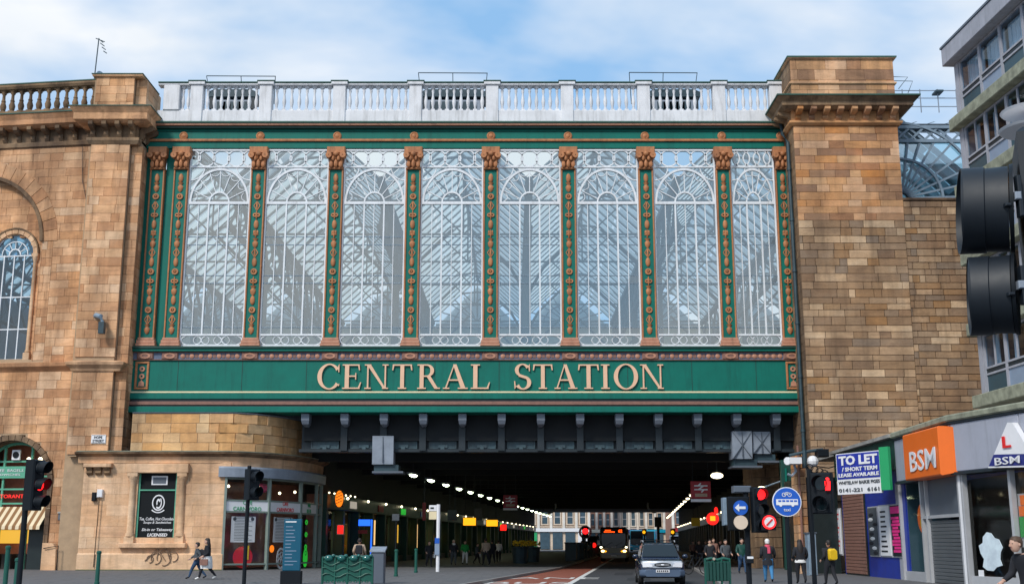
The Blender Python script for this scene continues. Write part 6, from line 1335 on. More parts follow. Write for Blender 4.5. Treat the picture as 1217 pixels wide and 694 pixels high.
# bollards
def bollard(x, Y, ht, lab):
    X = xx(x, 660, Y); t = thing('bollard', lab, 'bollard', (X, Y, .12), group='green bollards on the left pavement')
    MB().lathe([(.10, 0), (.10, .1), (.08, .12), (.075, ht-.12), (.095, ht-.1), (.095, ht-.03), (.05, ht)], n=12).build('bollard_post', 'green_paint' if 0 else 'cast_green', t, smooth=True, world=False)
mat('cast_green', (.004, .085, .06), .45, var=.15)
bollard(471, 56, 1.25, 'green bollard left of the bus stop, the nearer one to the bin'); bollard(494.5, 63, 1.25, 'green bollard just left of the white bus stop post'); bollard(117.5, 45, 1.25, 'green bollard in front of the pier at the left'); bollard(9, 40, 1.45, 'green bollard at the far left edge before the awning'); bollard(22, 36, 1.1, 'green bollard beside the left traffic light post')
t = thing('litter_bin', 'dark grey litter bin beside the green barrier', 'bin', (xx(449, 690, 46), 46, .12)); a, b = xx(441, 670, 46), xx(457, 670, 46); MB().bev(a, b, 45.8, 46.4, .12, 1.30, .03).build('bin_body', 'grey_panel', t); mb = MB(); mb.loft([[(a-.04, 45.75, 1.31), (b+.04, 45.75, 1.31), (b+.04, 46.45, 1.45), (a-.04, 46.45, 1.45)], [(a-.04, 45.75, 1.37), (b+.04, 45.75, 1.37), (b+.04, 46.45, 1.52), (a-.04, 46.45, 1.52)]]); mb.build('bin_lid', 'duct_grey', t)
# cast green barriers
def barrier(x0, x1, yt, Y, lab, wave=True):
    a, b = xx(x0, 670, Y), xx(x1, 670, Y); zt = zz(yt, Y); t = thing('street_barrier', lab, 'barrier', ((a+b)/2, Y, .12)); F = Fr((a, Y), (b, Y)); L = b-a
    F.mb().bev(0, L, -.03, .03, .35, zt-.1, .02).build('barrier_panel', 'cast_green', t)
    n = max(3, round(L/.42))
    for k in range(n+1): F.mb().bev(L*k/n-.03, L*k/n+.03, -.07, .07, .12, zt, .01).build('barrier_post', 'cast_green', t)
    F.mb().tube([(0, 0, zt-.05), (L*.25, -.03, zt-.0), (L*.5, 0, zt-.06), (L*.75, -.03, zt), (L, 0, zt-.05)], .05, 8).build('top_rail', 'cast_green', t, smooth=True)
    if wave:
        rg = random.Random(int(x0))
        for j in range(3):
            zc = .55+j*.2; F.mb().tube([(L*i/14, -.06, zc+.07*math.sin(i*1.1+j)) for i in range(15)], .022, 6).build('cast_wave', 'cast_green', t, smooth=True)
        for k in range(4):
            c_ = L*(k+.5)/4; F.mb().blob((c_, -.06, zt-.06), (.16, .11, .12), 10, 6).build('cast_finial', 'green_gloss', t, smooth=True); F.mb().blob((c_+.16, -.08, zt+.03), (.07, .06, .06), 8, 5).build('cast_finial', 'green_gloss', t, smooth=True)
        for k in range(9): F.mb().ring(L*(k+.5)/9, .3, .04, .09, 0, PI, 8, -.05, -.0).build('cast_scroll', 'cast_green', t)
    else:
        for k in range(7): F.mb().bev(L*(k+.5)/7-.05, L*(k+.5)/7+.05, -.09, -.03, .35, zt-.12, .01).build('barrier_rib', 'dark_green', t)
        F.mb().blob((L*.35, -.1, zt-.02), .05).build('reflector', 'glow_white', t)
mat('green_gloss', (.006, .10, .085), .15, var=.1, coat=.6)
barrier(383.5, 443, 661, 42, 'ornate cast green street barrier with wave pattern at the lower left'); barrier(838, 867, 663, 42, 'green ribbed street barrier right of the parked silver blue car', False)
def planter(x, Y, lab):
    X = xx(x, 660, Y); t = thing('planter', lab, 'planter', (X, Y, .12)); MB().lathe([(.5, 0), (.55, .1), (.62, 1.2), (.68, 1.25), (.68, 1.35), (.5, 1.36)], X, Y, 12).build('tub', 'iron_plate', t)
    rg = random.Random(int(x)); mb = MB()
    for k in range(60): a_ = rg.uniform(0, 2*PI); r_ = .6*math.sqrt(rg.random()); mb.blob((X+r_*math.cos(a_), Y+r_*math.sin(a_), 1.45+rg.random()*.35), rg.uniform(.05, .11), 5, 3)
    mb.build('flowers', 'yellow', t, kind='stuff')
planter(618, 92, 'dark planter with yellow flowers, nearer one by the left kerb'); planter(633, 98, 'dark planter with yellow flowers, farther one by the left kerb')
for i in range(7):
    X, Y = KL(104+i*7)-.9, 104+i*7; t = thing('pavement_unit', 'dark waist high cabinet, %s from the near end of the row by the left kerb' % ORD[i], 'street cabinet', (X, Y, .12), -math.atan(.108), group='dark cabinets along the left kerb'); MB().bev(-.5, .5, -.4, .4, 0, 1.5, .05).build('cabinet_body', 'iron_plate', t, world=False); MB().bev(-.55, .55, -.45, .45, 1.5, 1.6, .03).build('cabinet_top', 'grey_panel', t, world=False)
# big signal close to the camera, top right
Yn = 3.65; bt = thing('traffic_light', 'large dark traffic light close up at the right edge, seen from the side', 'traffic light', (xx(1225, 300, Yn), Yn, 0))
def nearp(x, y): return Vector(at(x, y, Yn))
for k, (x0, yt, yb, x1) in enumerate(((1140.5, 203, 300.5, 1199), (1151.5, 307, 398, 1204))):
    p0 = nearp(x0, (yt+yb)/2); p1 = Vector(at(x1, (yt+yb)/2-3, Yn-.058)); d = p1-p0; r_ = (nearp(x0, yt)-nearp(x0, yb)).length/2
    ax = d.normalized(); u = ax.cross(Vector((0, 1, 0))).normalized(); w = ax.cross(u)
    n = 40; rings = []
    def rg_(t_, rr, cut): return [(p0+ax*(d.length*t_+(.018*math.cos(2*PI*i/n) if cut else 0))+(u*math.sin(2*PI*i/n)+w*math.cos(2*PI*i/n))*rr) for i in range(n)]
    mb = MB(); mb.loft([rg_(.06, r_*.93, 0), rg_(.0, r_*.955, 1), rg_(.0, r_*1.0, 1), rg_(.52, r_*1.0, 0), rg_(.54, r_*.965, 0), rg_(1.0, r_*.99, 0)], cap=False); mb.build('visor', 'black_gloss', bt, smooth=True)
    mb = MB(); mb.loft([rg_(1.0, r_*.93, 0), rg_(.06, r_*.93, 0)], cap=False); mb.build('visor_lining', 'black_plastic', bt, smooth=True)
    mb = MB(); mb.loft([rg_(1.0, r_*.2, 0), rg_(1.02, r_*1.02, 0), rg_(1.10, r_*1.04, 0)], cap=True); mb.build('lens_ring', 'black_plastic', bt, smooth=True)
    c_ = p0+ax*d.length*.86; fy = c_.y-r_*1.0
    MB().bev(c_.x-.008, c_.x+.006, fy-.008, fy+.02, c_.z-r_*.45, c_.z+r_*.5, .003).build('clip', 'black_gloss', bt); MB().bev(c_.x-.02, c_.x+.0, fy-.012, fy+.02, c_.z-.01, c_.z+.015, .003).build('clip', 'duct_grey', bt); MB().bev(c_.x-.05, c_.x-.03, fy-.006, fy+.02, c_.z-.03, c_.z-.02, .003).build('clip', 'black_gloss', bt)
pa, pb = nearp(1200, 171), nearp(1200, 420)
Th = Matrix.Translation((pa.x, Yn-.03, 0)) @ Matrix.Rotation(-.36, 4, 'Z')
mb = MB(Th); mb.loft([[(x_, y_, z_) for x_, y_ in ((d_, -.15+d_), (.16, -.15+d_), (.16, .15-d_), (d_, .15-d_))] for z_, d_ in ((pb.z-.01, .02), (pb.z+.01, .0), (pa.z-.02, .0), (pa.z, .02))]); mb.build('signal_housing', 'black_gloss', bt)
mb = MB(Th); mb.loft([[(x_, y_, z_) for x_, y_ in ((.161, -.12), (.20, -.11), (.20, .11), (.161, .12))] for z_ in (pb.z+.02, pa.z-.04)]); mb.build('housing_back', 'black_plastic', bt)
MB().tube([(pa.x+.4, Yn+.05, .12), (pa.x+.4, Yn+.05, pa.z+.2)], .057, 12).build('post', 'black_gloss', bt, smooth=True)
lt = thing('street_lamp', 'pale saucer shaped double street lamp above the near traffic light', 'street lamp', at(1215, 150, 9))
for yy, s_ in ((131, 1), (152, 1.05)):
    c = Vector(at(1226, yy, 9)); MB().lathe([(.02, c.z-.02), (.23*s_, c.z-.025), (.245*s_, c.z-.008), (.16*s_, c.z+.018), (.04, c.z+.028)], c.x, 9, 24).build('lamp_shade', 'sign_white', lt, smooth=True)
c = Vector(at(1226, 140, 9)); MB().tube([(c.x, 9, .12), (c.x, 9, c.z+.02)], .04, 10).build('post', 'duct_grey', lt)

# ------------------------------------------------------------------ vehicles
def rsec(w, z0, z1, y, r=.12, n=4, tuck=0):           # rounded rectangular section of a body
    pts = []
    for cx_, cz_, a0 in ((w-r, z1-r, 0), (-(w-r), z1-r, 90), (-(w-r), z0+r, 180), (w-r, z0+r, 270)):
        for k in range(n+1):
            a = R(a0+90*k/n); t = tuck if cz_ > (z0+z1)/2 else 0
            pts.append(((cx_-(t if cx_ > 0 else -t))+r*math.cos(a), y, cz_+r*math.sin(a)))
    return pts
def wheel(parent, x, y, r, w, T):
    m = MB(T @ Matrix.Translation((x, y, r)) @ Matrix.Rotation(PI/2, 4, 'Y')); m.lathe([(r*.6, -w/2), (r*.94, -w/2), (r, -w/2+.03), (r, w/2-.03), (r*.94, w/2), (r*.6, w/2)], n=24); t = m.build('tyre', 'rubber', parent, smooth=True)
    m = MB(T @ Matrix.Translation((x, y, r)) @ Matrix.Rotation(PI/2, 4, 'Y')); m.lathe([(.05, -w/2-.005), (r*.62, -w/2+.02), (r*.62, w/2-.02), (.05, w/2+.005)], n=16); m.build('rim', 'grey_frame', parent, smooth=True)
XC, YC_ = xx(787.5, 680, 48), 48.0
car = thing('parked_car', 'dark blue car with silver front and roof bars facing us at the right kerb', 'car', (XC, YC_, 0), -.06)
T = Matrix.Translation((XC, YC_, 0)) @ Matrix.Rotation(-.06, 4, 'Z')
mb = MB(T); mb.loft([rsec(.72, .42, .70, -.02, .10), rsec(.84, .34, .84, .06, .13), rsec(.90, .28, .93, .25, .15), rsec(.925, .26, 1.0, .8, .15), rsec(.93, .26, 1.06, 1.25, .15), rsec(.93, .26, 1.06, 3.7, .15), rsec(.90, .30, 1.04, 4.25, .15), rsec(.84, .38, .95, 4.4, .12)]); mb.build('body', 'car_navy', car, smooth=True)
mb = MB(T); mb.loft([rsec(.80, .98, 1.02, 1.0, .02), rsec(.80, 1.0, 1.10, 1.15, .04), rsec(.79, 1.0, 1.60, 1.95, .09, tuck=.12), rsec(.79, 1.0, 1.68, 2.4, .10, tuck=.13), rsec(.79, 1.0, 1.66, 3.7, .10, tuck=.13), rsec(.80, 1.0, 1.3, 4.25, .08, tuck=.06)]); mb.build('roof', 'car_navy', car, smooth=True)
mb = MB(T); a_ = [(-.74, 1.13, 1.09), (.74, 1.13, 1.09), (.62, 1.90, 1.565), (-.62, 1.90, 1.565)]; mb.add([(x, y-.03, z+.02) for x, y, z in a_], [(0, 1, 2, 3)]); mb.build('windscreen', 'dark_glass', car)
for sx in (-1, 1):
    MB(T).add([(sx*.815, 1.35, 1.10), (sx*.815, 3.9, 1.10), (sx*.705, 3.6, 1.54), (sx*.705, 2.0, 1.54)], [(0, 1, 2, 3)]).build('side_window', 'dark_glass', car)
    m = MB(T); m.loft([[(sx*x, y-.07, z) for x, y, z in q] for q in ([(.40, -.03, .72), (.78, .06, .70), (.80, .08, .88), (.46, -.0, .90)], [(.42, .3, .72), (.84, .3, .70), (.86, .32, .88), (.46, .3, .90)])]); m.build('headlight', 'lamp_glass', car)
    m = MB(T); m.blob((sx*1.02, 1.25, 1.12), (.13, .09, .09), 10, 6); m.build('wing_mirror', 'car_navy', car, smooth=True)
    MB(T).tube([(sx*.66, 1.9, 1.70), (sx*.66, 2.0, 1.745), (sx*.66, 3.6, 1.745), (sx*.66, 3.7, 1.70)], .022, 6).build('roof_bar', 'grey_frame', car)
    MB(T).disc((sx*.60, -.0, .42), .07, (0, -1, 0), 12).build('fog_lamp', 'lamp_glass', car)
    for yw in (.85, 3.45): wheel(car, sx*.84, yw, .33, .21, T)
for yb_ in (2.3, 3.2): MB(T).tube([(-.66, yb_, 1.75), (.66, yb_, 1.75)], .022, 6).build('roof_cross_bar', 'black_plastic', car)
mb = MB(T); mb.loft([rsec(.46, .68, .93, -.08, .10), rsec(.80, .66, .94, .08, .10), rsec(.86, .70, .95, .35, .1)]); mb.build('nose_panel', 'car_silver', car, smooth=True)
mb = MB(T); mb.loft([[(.34*math.cos(2*PI*k/20), -.10, .80+.085*math.sin(2*PI*k/20)) for k in range(20)], [(.30*math.cos(2*PI*k/20), -.07, .80+.07*math.sin(2*PI*k/20)) for k in range(20)]]); mb.build('grille', 'black_plastic', car)
for z in (.77, .80, .83): MB(T).box(-.27, .27, -.115, -.10, z-.006, z+.006).build('grille_bar', 'grey_frame', car)
MB(T).blob((0, -.12, .80), (.07, .015, .035), 10, 5).build('badge', 'lamp_glass', car)
mb = MB(T); mb.loft([rsec(.70, .34, .60, -.13, .09), rsec(.90, .33, .62, .06, .10), rsec(.93, .33, .62, .4, .10)]); mb.build('bumper', 'car_bumper', car, smooth=True)
MB(T).box(-.27, .27, -.155, -.13, .50, .61).build('number_plate', 'sign_white', car); 
for k in range(6): MB(T).box(-.23+k*.08, -.18+k*.08, -.162, -.154, .52, .59).build('plate_character', 'cloth_black', car)
MB(T).box(-.72, .72, -.10, -.07, .30, .38).build('lower_grille', 'black_plastic', car); MB(T).box(.46, .56, 1.62, 1.66, 1.15, 1.25).build('tax_disc', 'sign_white', car)
def bus(x, y, rz, lab, low, mid, dest, W_=1.25, H=3.05, L=11, number='62', cat='bus', name='bus'):
    b = thing(name, lab, cat, (x, y, 0), rz); T = Matrix.Translation((x, y, 0)) @ Matrix.Rotation(rz, 4, 'Z')
    m = MB(T); m.loft([rsec(W_-.12, .35, 1.25, -.02, .15), rsec(W_, .30, 1.35, .2, .18), rsec(W_, .30, 1.35, L-.3, .12), rsec(W_-.1, .4, 1.3, L, .12)]); m.build('lower_body', low, b, smooth=True)
    m = MB(T); m.loft([rsec(W_-.14, 1.1, H-.15, .03, .22), rsec(W_-.03, 1.1, H, .35, .22), rsec(W_-.03, 1.1, H, L-.3, .2), rsec(W_-.1, 1.1, H-.1, L, .2)]); m.build('upper_body', mid, b, smooth=True)
    m = MB(T); m.prism([(-W_+.16, 2.1), (-W_+.22, 1.45), (-.5, 1.2), (.5, 1.2), (W_-.22, 1.45), (W_-.16, 2.1), (W_-.2, 2.5), (-W_+.2, 2.5)], -.03, .04); m.build('windscreen', 'dark_glass', b)
    m = MB(T); m.box(-W_+.25, W_-.25, -.04, .05, 2.53, H-.18); m.build('destination_panel', 'black_plastic', b)
    F = Fr((0, 0), (1, 0))
    if dest:
        o = text(number, 'route_number', .36, T @ Matrix.Translation((.62, -.055, 2.70)), 'led_orange', b, bold=.01)
        for k, (xa_, xb_) in enumerate(((-.75, -.1), (-.85, .2))): 
            zc = 2.77-.14*k; n = int((xb_-xa_)/.11)
            for q in range(n): MB(T).box(xa_+q*.11, xa_+q*.11+.08, -.06, -.042, zc-.04, zc+.05).build('led_character', 'led_orange', b)
    for sx in (-1, 1):
        MB(T).blob((sx*(W_-.28), -.02, .95), (.16, .06, .10), 10, 6).build('headlight', 'headlamp' if dest else 'lamp_glass', b); MB(T).blob((sx*(W_-.52), -.04, .93), (.10, .05, .08), 10, 6).build('headlight', 'lamp_amber' if dest else 'lamp_glass', b)
        MB(T).blob((sx*(W_-.12), .0, 1.28), (.12, .08, .08), 8, 5).build('side_lamp', 'lamp_warm' if dest else 'lamp_glass', b)
        m = MB(T); m.tube([(sx*(W_-.1), .1, 2.5), (sx*(W_+.15), -.15, 2.4)], .025, 5); m.box(sx*(W_+.15)-.09, sx*(W_+.15)+.09, -.22, -.12, 1.95, 2.35); m.build('mirror', 'black_plastic', b)
        for yw in (2.4, L-3): wheel(b, sx*(W_-.14), yw, .48, .28, T)
        for k in range(6): MB(T).box(sx*(W_-.02), sx*(W_+.0), 1.2+k*1.55, 2.6+k*1.55, 1.45, 2.5).build('side_window', 'dark_glass', b)
    MB(T).box(-.26, .26, -.045, -.02, .50, .61).build('number_plate', 'sign_white', b); MB(T).box(-.85, .85, -.03, .05, .62, .78).build('bumper_trim', 'duct_grey', b); MB(T).box(-.25, .25, -.05, -.02, 1.28, 1.36).build('brand_strip', 'sign_white', b)
    for s1 in (-.45, .45): MB(T).bar if 0 else MB(T).tube([(s1-.35, -.05, 1.35), (s1+.35, -.055, 1.75)], .015, 4).build('wiper', 'black_plastic', b)
    return b
bus(xx(729.5, 660, 107), 107, -.11, 'olive and black single deck bus with a lit orange 62 display coming under the bridge', 'bus_olive', 'black_gloss', True)
bus(xx(757, 650, 246), 246, -.15, 'turquoise bus with white lower panels in daylight beyond the olive bus', 'bus_blue', 'bus_blue', False, W_=1.5, H=4.3, number='')
bus(xx(771, 650, 262), 262, -.2, 'second turquoise bus farther up the street behind the first turquoise bus', 'bus_blue', 'bus_blue', False, W_=1.5, H=4.4, number='')
bus(xx(804, 650, 243), 243, -.12, 'white van in daylight far up the street beyond the dark blue car', 'sign_white', 'sign_white', False, W_=1.3, H=3.2, L=6.5, cat='van', name='parked_van')
cb_ = bus(xx(705, 650, 150), 150, PI-.11, 'dark car with a red tail lamp driving away left of the olive bus', 'cloth_grey', 'black_gloss', False, W_=.9, H=1.9, L=4.4, cat='car', name='distant_car'); MB().blob(at(706, 647.5, 145), (.28, .1, .3), 8, 5).build('tail_lamp', 'glow_red', cb_)
# parked bicycle by the right kerb
bx, by = xx(828, 680, 60), 60; bk = thing('bicycle', 'dark parked bicycle leaning by the right kerb beyond the blue car', 'bicycle', (bx, by, .12))
T = Matrix.Translation((bx, by, .12)) @ Matrix.Rotation(.5, 4, 'Z')
for dx_ in (-.52, .52): MB(T).ring(dx_, .34, .31, .345, 0, 2*PI, 24, -.02, .02).build('wheel', 'rubber', bk)
mb = MB(T)
for p_, q_ in (((-.52, .34), (-.15, .36)), ((-.15, .36), (-.25, .85)), ((-.25, .8), (.38, .8)), ((.38, .85), (-.15, .36)), ((.52, .34), (.36, .98)), ((-.52, .34), (-.24, .8))): mb.tube([(p_[0], 0, p_[1]), (q_[0], 0, q_[1])], .018, 6)
mb.build('frame', 'black_gloss', bk); MB(T).blob((-.27, 0, .9), (.14, .06, .04), 8, 5).build('saddle', 'rubber', bk); MB(T).tube([(.34, -.25, 1.02), (.36, 0, 1.0), (.34, .25, 1.02)], .015, 6).build('handlebar', 'black_gloss', bk)

# ------------------------------------------------------------------ people
def person(lab, x, Y, h=1.7, rz=0, top='cloth_black', legs='cloth_black', hair='hair_dark', stride=.25, arm=.15, skirt=None, longhair=False, hat=None, bag=None, scarf=None, backpack=None, lean=0, elbow=.1, coat=False, shoes='cloth_black', bare=None, z0=.12, grp=None):
    k = h/1.75; t = thing('person', lab, 'person', (xx(x, 660, Y), Y, z0), rz, grp); t.scale = (1.16, 1.16, 1)
    J = {'pel': (0, 0, .95), 'wai': (0, lean*.15, 1.10), 'che': (0, -lean*.35, 1.32), 'nec': (0, -lean*.55-.01, 1.47), 'hea': (0, -lean*.75-.02, 1.54)}
    V = []; E = []; Rr = []; idx = {}
    def v(n, p, r): idx[n] = len(V); V.append(Vector(p)*k); Rr.append((r[0]*k, r[1]*k))
    v('pel', J['pel'], (.18, .14)); v('wai', J['wai'], (.175, .14)); v('che', J['che'], (.21, .15)); v('nec', J['nec'], (.058, .058))
    E += [('pel', 'wai'), ('wai', 'che'), ('che', 'nec')]
    for sx, nm in ((-1, 'L'), (1, 'R')):
        st = stride*.62*sx
        v('hip'+nm, (sx*.095, 0, .86), (.115, .115)); v('kne'+nm, (sx*.10, -st*.45-.03, .50), (.078, .08)); v('ank'+nm, (sx*.095, -st*.9+(.12 if st < 0 else 0), .10+(.05 if st < 0 else 0)), (.042, .045)); v('toe'+nm, (sx*.105, -st*.9-.15+(.12 if st < 0 else 0), .035+(.02 if st < 0 else 0)), (.038, .030))
        v('sho'+nm, (sx*.185, J['che'][1]+.01, 1.405), (.075, .075)); v('elb'+nm, (sx*.245, J['che'][1]+st*arm*2+.03, 1.13), (.062, .062)); v('wri'+nm, (sx*.245, J['che'][1]+st*arm*2-.06-elbow, .90+elbow*.9), (.040, .040))
        E += [('pel', 'hip'+nm), ('hip'+nm, 'kne'+nm), ('kne'+nm, 'ank'+nm), ('ank'+nm, 'toe'+nm), ('che', 'sho'+nm), ('sho'+nm, 'elb'+nm), ('elb'+nm, 'wri'+nm)]
    me = bpy.data.meshes.new('body'); me.from_pydata([tuple(p) for p in V], [(idx[a], idx[b]) for a, b in E], []); o = bpy.data.objects.new('body', me); COL.objects.link(o)
    md = o.modifiers.new('s', 'SKIN'); md.use_smooth_shade = True; sv_ = me.skin_vertices[0].data
    for i, r in enumerate(Rr): sv_[i].radius = r; sv_[i].use_root = (i == 0)
    o.modifiers.new('u', 'SUBSURF').levels = 1
    dg = bpy.context.evaluated_depsgraph_get(); m2 = bpy.data.meshes.new_from_object(o.evaluated_get(dg)); o.modifiers.clear(); o.data = m2; m2.name = 'body'
    m2.materials.clear()
    for q in (top, legs, 'skin', shoes): m2.materials.append(M[q])
    mi = []
    for p in m2.polygons:
        c = p.center; best = None
        for a, b in E:
            A_, D_ = V[idx[a]], V[idx[b]]-V[idx[a]]; u_ = max(0, min(1, (c-A_).dot(D_)/max(1e-6, D_.length_squared))); dd = (c-A_-D_*u_).length
            if best is None or dd < best[0]: best = (dd, a, b)
        c = c/k
        a, b = best[1], best[2]
        if b.startswith('toe'): q = 3
        elif b[:3] in ('kne', 'ank') or (b[:3] == 'hip' and c.z < .92): q = 1
        elif b == 'nec' and c.z > 1.46: q = 2
        elif b.startswith('wri') and (c-V[idx[b]]/k).length < .04: q = 2
        else: q = 0
        mi.append(q)
    m2.polygons.foreach_set('material_index', mi); o.parent = t
    hy, hz = J['hea'][1], 1.64
    def P(mbx): return mbx
    T = Matrix.Scale(k, 4)
    # head: skull, jaw, nose, ears
    mb = MB(T); mb.loft([[(rx*math.cos(2*PI*i/14), hy+oy+ry*math.sin(2*PI*i/14), z) for i in range(14)] for rx, ry, oy, z in ((.03, .03, -.02, 1.50), (.048, .06, -.02, 1.53), (.062, .08, -.012, 1.57), (.072, .092, -.004, 1.62), (.075, .096, 0, 1.67), (.068, .088, .004, 1.71), (.045, .06, .006, 1.745), (.01, .01, .006, 1.755))])
    mb.prism([(-.014, 1.595), (.014, 1.595), (.006, 1.64), (-.006, 1.64)], hy-.118, hy-.08)
    for sx in (-1, 1): mb.blob((sx*.077, hy+.005, 1.625), (.012, .02, .032), 8, 5)
    mb.build('head', 'skin', t, smooth=True, world=False)
    for sx in (-1, 1): MB(T).blob((sx*.028, hy-.086, 1.645), (.011, .008, .007), 6, 4).build('eye', 'hair_dark', t, world=False)
    MB(T).box(-.022, .022, hy-.094, hy-.078, 1.571, 1.577).build('mouth', 'cloth_pink' if 0 else 'sign_red', t, world=False)
    hm = MB(T); hm.loft([[(rx*math.cos(2*PI*i/14), hy+oy+ry*math.sin(2*PI*i/14), z+(.05 if math.sin(2*PI*i/14) < -.3 and z < 1.68 else 0)) for i in range(14)] for rx, ry, oy, z in ((.070, .07, .03, 1.58), (.083, .088, .018, 1.63), (.086, .098, .012, 1.68), (.078, .095, .01, 1.72), (.05, .065, .01, 1.765), (.01, .01, .01, 1.775))])
    if longhair: hm.loft([[(rx*math.cos(2*PI*i/12), hy+oy+ry*math.sin(2*PI*i/12), z) for i in range(12)] for rx, ry, oy, z in ((.05, .02, .12, 1.22), (.10, .05, .10, 1.32), (.11, .06, .075, 1.5), (.09, .07, .04, 1.66), (.05, .05, .03, 1.72))])
    hm.build('hat' if hat else 'hair', hat or hair, t, smooth=True, world=False)
    for sx, nm in ((-1, 'L'), (1, 'R')):              # hands: palm, four fingers, thumb
        w = V[idx['wri'+nm]]; d = (w-V[idx['elb'+nm]]).normalized(); side = d.cross(Vector((sx, 0, 0))).normalized(); fwd = Vector((0, -1, 0)); mb = MB()
        mb.tube([w-d*.01, w+d*.035*k, w+d*.085*k], [.026*k, .034*k, .030*k], 8)
        for j in range(4):
            off = side*(.027-.018*j)*k; b0 = w+d*.08*k+off; Lf = (.060, .072, .068, .052)[j]*k; curl = Vector((-sx*.4, 0, 0)); mb.tube([b0, b0+(d+curl*.4).normalized()*Lf*.5, b0+(d+curl*.4).normalized()*Lf*.5+(d+curl*1.6).normalized()*Lf*.5], [.0095*k, .009*k, .007*k], 6)
        b0 = w+d*.02*k+side*.026*k; mb.tube([b0, b0+(d+side*.9).normalized()*.035*k, b0+(d+side*.4).normalized()*.065*k], [.011*k, .010*k, .008*k], 6); mb.build('hand', 'skin', t, smooth=True, world=False)
    if coat: MB(T).lathe([(.20, .70), (.19, .9), (.165, 1.08), (.185, 1.25)], 0, 0, 14, 1, .75).build('coat_hem', top, t, smooth=True, world=False)
    if skirt: MB(T).lathe([(.27, .48), (.26, .62), (.24, .85), (.215, 1.0)], 0, 0, 16, 1, .85).build('skirt', skirt, t, smooth=True, world=False)
    if scarf: MB(T).lathe([(.095, 1.40), (.115, 1.44), (.10, 1.50), (.07, 1.53)], 0, hy*.7, 14).build('scarf', scarf, t, smooth=True, world=False); MB(T).bev(-.08, .02, .10, .15, 1.18, 1.44, .02).build('scarf', scarf, t, world=False)
    if bag: mb = MB(T); mb.bev(.25, .34, -.18, .12, .62, .88, .02); mb.tube([(.295, -.1, .88), (.27, -.03, 1.0), (.295, .05, .88)], .008, 5); mb.build('bag', bag, t, world=False)
    if backpack: m = MB(T); m.loft([rsec(.13, 1.02, 1.42, .12, .05), rsec(.15, .98, 1.44, .18, .06), rsec(.13, 1.02, 1.38, .30, .06)]); m.build('backpack', backpack, t, smooth=True, world=False)
    return t
LFT, RGT, AWY = -PI/2, PI/2, PI                        # walking directions: local -y turned to -x, +x, away
person('woman with long dark hair and white skirt walking left past the corner cafe', 246, 51, 1.72, LFT, 'cloth_black', 'cloth_black', stride=.42, skirt='cloth_white', longhair=True, bag='frieze_brown', shoes='cloth_white')
person('person in a dark jacket and jeans walking left just ahead of the long haired woman', 234.5, 52, 1.55, LFT, 'cloth_grey', 'cloth_jean', stride=.5, arm=.3, backpack='cloth_black')
person('man in a cream jacket seen from behind above the green barrier', 427, 60, 1.75, AWY, 'cloth_beige', 'cloth_grey', stride=.1, backpack='cloth_black')
person('pedestrian in a bright green jacket and pale trousers under the bridge', 552.5, 86, 1.7, .3, 'cloth_green', 'cloth_white', stride=.2)
person('pedestrian in a beige jacket and dark trousers walking away under the bridge', 577.5, 84, 1.85, AWY+.4, 'cloth_beige', 'cloth_black', stride=.35)
person('pedestrian in a cream top behind the dark coated pair', 592.5, 98, 1.75, AWY, 'cloth_white', 'cloth_black', stride=.2)
person('dark coated pedestrian just right of the beige jacket', 585, 90, 1.75, AWY+.3, 'cloth_black', 'cloth_black', stride=.3)
person('dark coated pedestrian with pale hair left of the green jacket', 539, 84, 1.75, .2, 'cloth_black', 'cloth_grey', hair='cloth_beige', stride=.2, scarf='cloth_white')
person('pedestrian holding a white bag left of the bus stop in the shade', 510, 78, 1.65, .4, 'cloth_black', 'cloth_black', stride=.2, bag='cloth_white')
person('dark pedestrian crouched low between the green and beige jackets', 567, 88, 1.5, 1.2, 'cloth_grey', 'cloth_black', stride=.3, bag='cloth_white')
person('dark silhouette crossing the street in daylight beyond the left kerb', 691.5, 124, 1.85, .8, 'cloth_black', 'cloth_black', stride=.4, z0=0)
person('second dark figure crossing just right of the silhouette', 698, 130, 1.7, -.8, 'steel_blue', 'cloth_jean', stride=.4, z0=0)
person('pedestrian with a pale face and light scarf behind the right barrier', 844, 66, 1.7, 0, 'cloth_black', 'cloth_black', stride=.1, scarf='cloth_beige')
person('brown haired pedestrian standing behind the pale faced one', 848.5, 74, 1.8, 0, 'frieze_brown', 'cloth_black', hair='hair_brown', stride=.1)
person('dark coated man left of the traffic light post', 862.5, 62, 1.7, .3, 'cloth_grey', 'cloth_black', stride=.2)
person('man in a dark green jacket and jeans right behind the traffic light post', 882, 60, 1.75, .1, 'dark_green', 'cloth_jean', stride=.2)
for i, (x, Y) in enumerate(((824, 96), (831, 84), (838.5, 90), (856, 82))): person(['pedestrian in a dark maroon coat farthest back by the right shops', 'dark pedestrian beside the maroon coat by the right shops', 'grey coated pedestrian left of the pale faced one', 'dark pedestrian in the shade right of the barrier'][i], x, Y, 1.7, .2*i, ['frieze_brown', 'cloth_black', 'cloth_grey', 'cloth_black'][i], 'cloth_black', stride=.15)
person('woman in a white hat and pink scarf walking away with blue jeans', 912.5, 47.5, 1.68, AWY-.1, 'cloth_black', 'cloth_bright_jean', hat='cloth_white', scarf='cloth_pink', stride=.3, coat=True)
person('pedestrian in a black jacket over a white top near the brown jamb', 951, 46, 1.65, AWY, 'cloth_black', 'cloth_black', stride=.2, longhair=True)
pb_ = bpy.data.objects[sorted([o.name for o in bpy.data.objects if o.name.startswith('person')], key=lambda n: (len(n), n))[-1]]
MB(Matrix.Scale(1.65/1.75, 4)).lathe([(.20, .84), (.205, .88), (.19, .96)], 0, 0, 14, 1, .75).build('white_hem', 'cloth_white', pb_, smooth=True, world=False)
